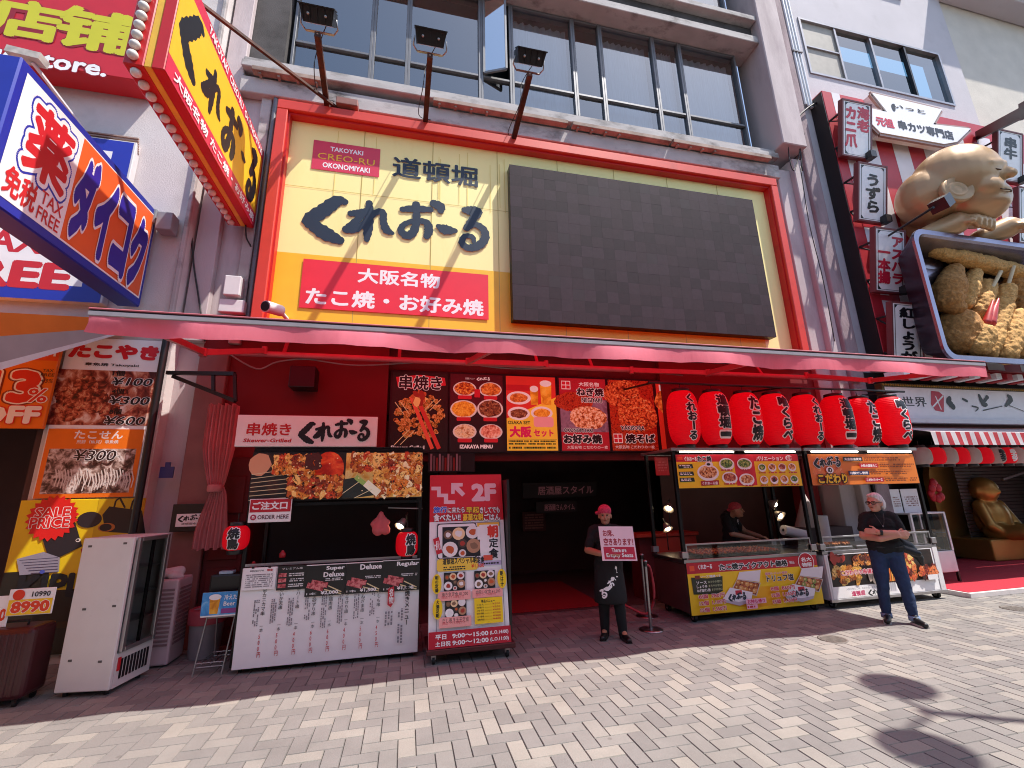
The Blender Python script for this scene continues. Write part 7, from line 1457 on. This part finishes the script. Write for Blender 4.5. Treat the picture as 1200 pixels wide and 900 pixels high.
mb = MB(); BG = mat('black_bag', '#121214', rough=.45, vary=.2); F.chain(mb, [(.16, .05, 1.05, .075), (.27, .03, .98, .075), (.36, .0, .84, .05), (.37, -.01, .76, .025)], BG); F.chain(mb, [(.20, -.02, .96, .05), (.34, -.04, .90, .045)], BG); F.chain(mb, [(.16, .1, 1.1, .012), (.1, .12, 1.3, .012), (0, .12, 1.42, .012)], BG)
tag(obj('shoulder_bag', fuse(mb, .010, 3), loc=F.p(.25, 0, .8)), 'black shoulder bag hanging at the hip of the man with crossed arms', 'bag')
# staff member with a placard
base = Vector((2.64, 5.86, 0)); F = Fig(base, -20, .955); S = thing('person', 'restaurant worker in black with a pink headscarf, holding a placard before the dark entrance', 'person', base)
st = ((-.10, .03, -.09, .0), (.13, -.05, .10, -.03)); hc = (0, -.02, 1.58); hr = -4
mb = MB(); head(F, mb, hc, hr, SKIN2); F.cap(mb, (0, .015, 1.40), .058, (0, -.005, 1.52), .052, SKIN2); torso(F, mb, SKIN2, -.008); legs(F, mb, SKIN2, st, -.015)
for sx, (fx, fy, kx, ky) in zip((-1, 1), st): F.chain(mb, [(fx, fy+.02, .10, .04), (fx+sx*.03, fy-.12, .04, .03)], SKIN2)
F.chain(mb, [(-.185, .01, 1.365, .056), (-.27, -.03, 1.12, .048), (-.12, -.24, 1.10, .040), (-.05, -.27, 1.10, .033)], SKIN2); F.chain(mb, [(.185, .01, 1.365, .056), (.27, -.03, 1.12, .048), (.20, -.24, 1.09, .040), (.14, -.28, 1.09, .033)], SKIN2)
hand(F, mb, (-.05, -.27, 1.10), (1, -.25, .05), (0, -.1, 1), SKIN2, .5); hand(F, mb, (.14, -.275, 1.09), (-.9, -.3, .1), (0, -.1, 1), SKIN2, .5, -1)
obj('body', fuse(mb, .0075, 3), S); face(F, S, hc, hr)
mb = MB(); torso(F, mb, BTEE, .012, .005); F.cap(mb, (-.06, 0, .95), .12, (.06, 0, .95), .12, BTEE)
for sx in (-1, 1): F.chain(mb, [(sx*.18, .01, 1.37, .074), (sx*.245, -.02, 1.18, .068)], BTEE)
obj('t_shirt', fuse(mb, .009, 2, .009, 11), S)
mb = MB(); legs(F, mb, mat('black_trousers', '#0f0f12', rough=.9), st, .012, .05); obj('trousers', fuse(mb, .011, 3), S); shoes(F, S, st, BLACK, BLACK)
AP = mat('black_apron', '#111114', rough=.85, vary=.15, vscale=8); mb = MB(); vs = []; n = 22; prof = ((1.05, .150, .125), (.98, .168, .150), (.80, .20, .175), (.60, .215, .185), (.46, .22, .195), (.45, .21, .185), (.6, .205, .175), (1.04, .145, .12))
for z, rx, ry in prof:
    for i in range(n+1): t = math.radians(-205+230*i/n); wv = 1+.03*math.sin(i*2.1)*(1.1-z); vs.append(F.p(.0+rx*wv*math.cos(t), .01+ry*wv*math.sin(t), z))
mb.add(vs, [(j*(n+1)+i, j*(n+1)+i+1, (j+1)*(n+1)+i+1, (j+1)*(n+1)+i) for j in range(len(prof)-1) for i in range(n)], AP, True); ap = obj('apron', mb, S)
# the brush lettering runs diagonally across the apron
mb = MB(); q = Panel((0, 0, 0), (1, 0, 0), (0, 0, -1)); vs = []
for i, g in enumerate((KU, RE, OO, BA, RU)):
    cx, cy = .115-.052*i, -.86+.072*i if i < 3 else -.86+.072*i-.012; h_ = .046; gl_ = glyph_logo(g); a_ = math.radians(-28)
    gl_ = [[(.5+(x-.5)*math.cos(a_)-(y-.5)*math.sin(a_), .5+(x-.5)*math.sin(a_)+(y-.5)*math.cos(a_), w_) for x, y, w_ in st_] for st_ in gl_]
    q.brush(gl_, cx-h_, cy-h_, cx+h_, cy+h_, WHITE, .02)
for v in q.le.v:
    X2, z = v.x, v.z; t = math.asin(max(-.95, min(.95, X2/.21))); k = (1.05-z)/.6; rx, ry = .155+.075*k, .128+.078*k; vs.append(F.p((rx+.006)*math.sin(t)*1.02, .01-(ry+.012)*math.cos(t)-(v.y*-1)*.5, z))
mb.add(vs, q.le.f, WHITE); obj('lettering', mb, ap)
SC_ = mat('pink_scarf', '#c83a5c', rough=.8, vary=.5, vscale=45); mb = MB(); F.ellr(mb, (0, .015, .058), (.088, .106, .082), SC_, hr, hc); F.ellr(mb, (-.09, .06, .03), (.04, .03, .025), SC_, hr, hc, 10, 8); obj('headscarf', fuse(mb, .009, 2), S)
a, b = W(701.5, 617, 5.58), W(746, 655.5, 5.52); cx = (a.x+b.x)/2; wd = b.x-a.x-.02; o = Vector((a.x+.01, 5.61, a.z)); u = Vector((wd*math.cos(math.radians(-12)), wd*math.sin(math.radians(-12)), -.012)); v = Vector((.008, -.04, b.z-a.z))
S = thing('placard', 'pink and white placard with red characters held by the worker in the headscarf', 'placard', o); p = Panel(o, u, v); mb = MB(); bk = -p.n*.012; c = [o, o+u, o+u+v, o+v]; mb.add([q+p.n*.0008 for q in c]+[q+bk for q in c], [(0, 1, 2, 3), (7, 6, 5, 4), (0, 4, 5, 1), (1, 5, 6, 2), (2, 6, 7, 3), (3, 7, 4, 0)], mat('pink_card', '#f2cdd8', rough=.5, vary=.03)); obj('board', mb, S, recalc=True)
p.rect(.07, .60, .96, .96, A('#c22a48')); p.text('お席、', .10, .10, .42, .30, A('#a82a3c'), bold=.035); p.text('空きあります！', .10, .34, .95, .56, A('#a82a3c'), bold=.035); p.text('There are', .30, .635, .72, .755, WHITE, bold=.03); p.text('Empty Seats', .13, .78, .90, .93, WHITE, bold=.03); p.done(S)
# cook
hx = W(853, 589, 7.25); base = Vector((hx.x-.02, 7.27, 0)); F = Fig(base, 32, .97); S = thing('person', 'cook in a black t-shirt and red headscarf bending over the takoyaki hot plate', 'person', base); hc = (0, -.17, 1.50); hr = 8
st = ((-.1, .02, -.1, 0), (.1, .02, .1, 0)); mb = MB(); head(F, mb, hc, hr, SKIN2); F.cap(mb, (0, .0, 1.36), .06, (0, -.12, 1.44), .055, SKIN2); torso(F, mb, SKIN2, -.005); legs(F, mb, SKIN2, st, -.012)
for sx, (fx, fy, kx, ky) in zip((-1, 1), st): F.chain(mb, [(fx, fy+.02, .10, .04), (fx+sx*.03, fy-.12, .045, .035)], SKIN2)
F.chain(mb, [(-.19, -.02, 1.34, .056), (-.25, -.12, 1.10, .048), (-.06, -.40, 1.02, .034)], SKIN2); F.chain(mb, [(.19, -.02, 1.34, .056), (.27, -.16, 1.11, .048), (.20, -.44, 1.04, .034)], SKIN2); hand(F, mb, (-.06, -.40, 1.02), (.5, -1, -.1), (0, 0, 1), SKIN2, .5); hand(F, mb, (.20, -.44, 1.04), (-.2, -1, -.2), (0, 0, 1), SKIN2, .5, -1)
obj('body', fuse(mb, .008, 3), S); face(F, S, hc, hr); mb = MB(); torso(F, mb, BTEE, .013, .01); F.cap(mb, (-.06, 0, .93), .125, (.06, 0, .93), .125, BTEE)
for sx in (-1, 1): F.chain(mb, [(sx*.185, -.02, 1.345, .076), (sx*.245, -.10, 1.17, .068)], BTEE)
obj('t_shirt', fuse(mb, .011, 3, .004, 14), S); mb = MB(); legs(F, mb, mat('black_trousers', '#0f0f12'), st, .012, .06); obj('trousers', fuse(mb, .012, 2), S); shoes(F, S, st, BLACK, BLACK)
mb = MB(); F.ellr(mb, (0, .022, .050), (.088, .104, .085), mat('red_scarf', '#b8404a', rough=.8, vary=.3, vscale=35), hr, hc); F.ellr(mb, (.0, .12, .0), (.03, .04, .03), mat('red_scarf', '#b8404a'), hr, hc, 10, 8); obj('headscarf', fuse(mb, .009, 2), S)
q = Panel(F.p(.03, -.137, 1.33), F.R @ Vector((.06, 0, 0)), Vector((0, 0, -.07))); q.z = .004; q.rect(0, 0, 1, .7, A('#d9cfd2')); q.rect(.45, 0, .5, .7, BTEE); q.rect(0, .3, 1, .36, BTEE); q.ell(.6, 1.0, .2, .18, A('#d9cfd2')); obj('shirt_badge', q.pr, S)
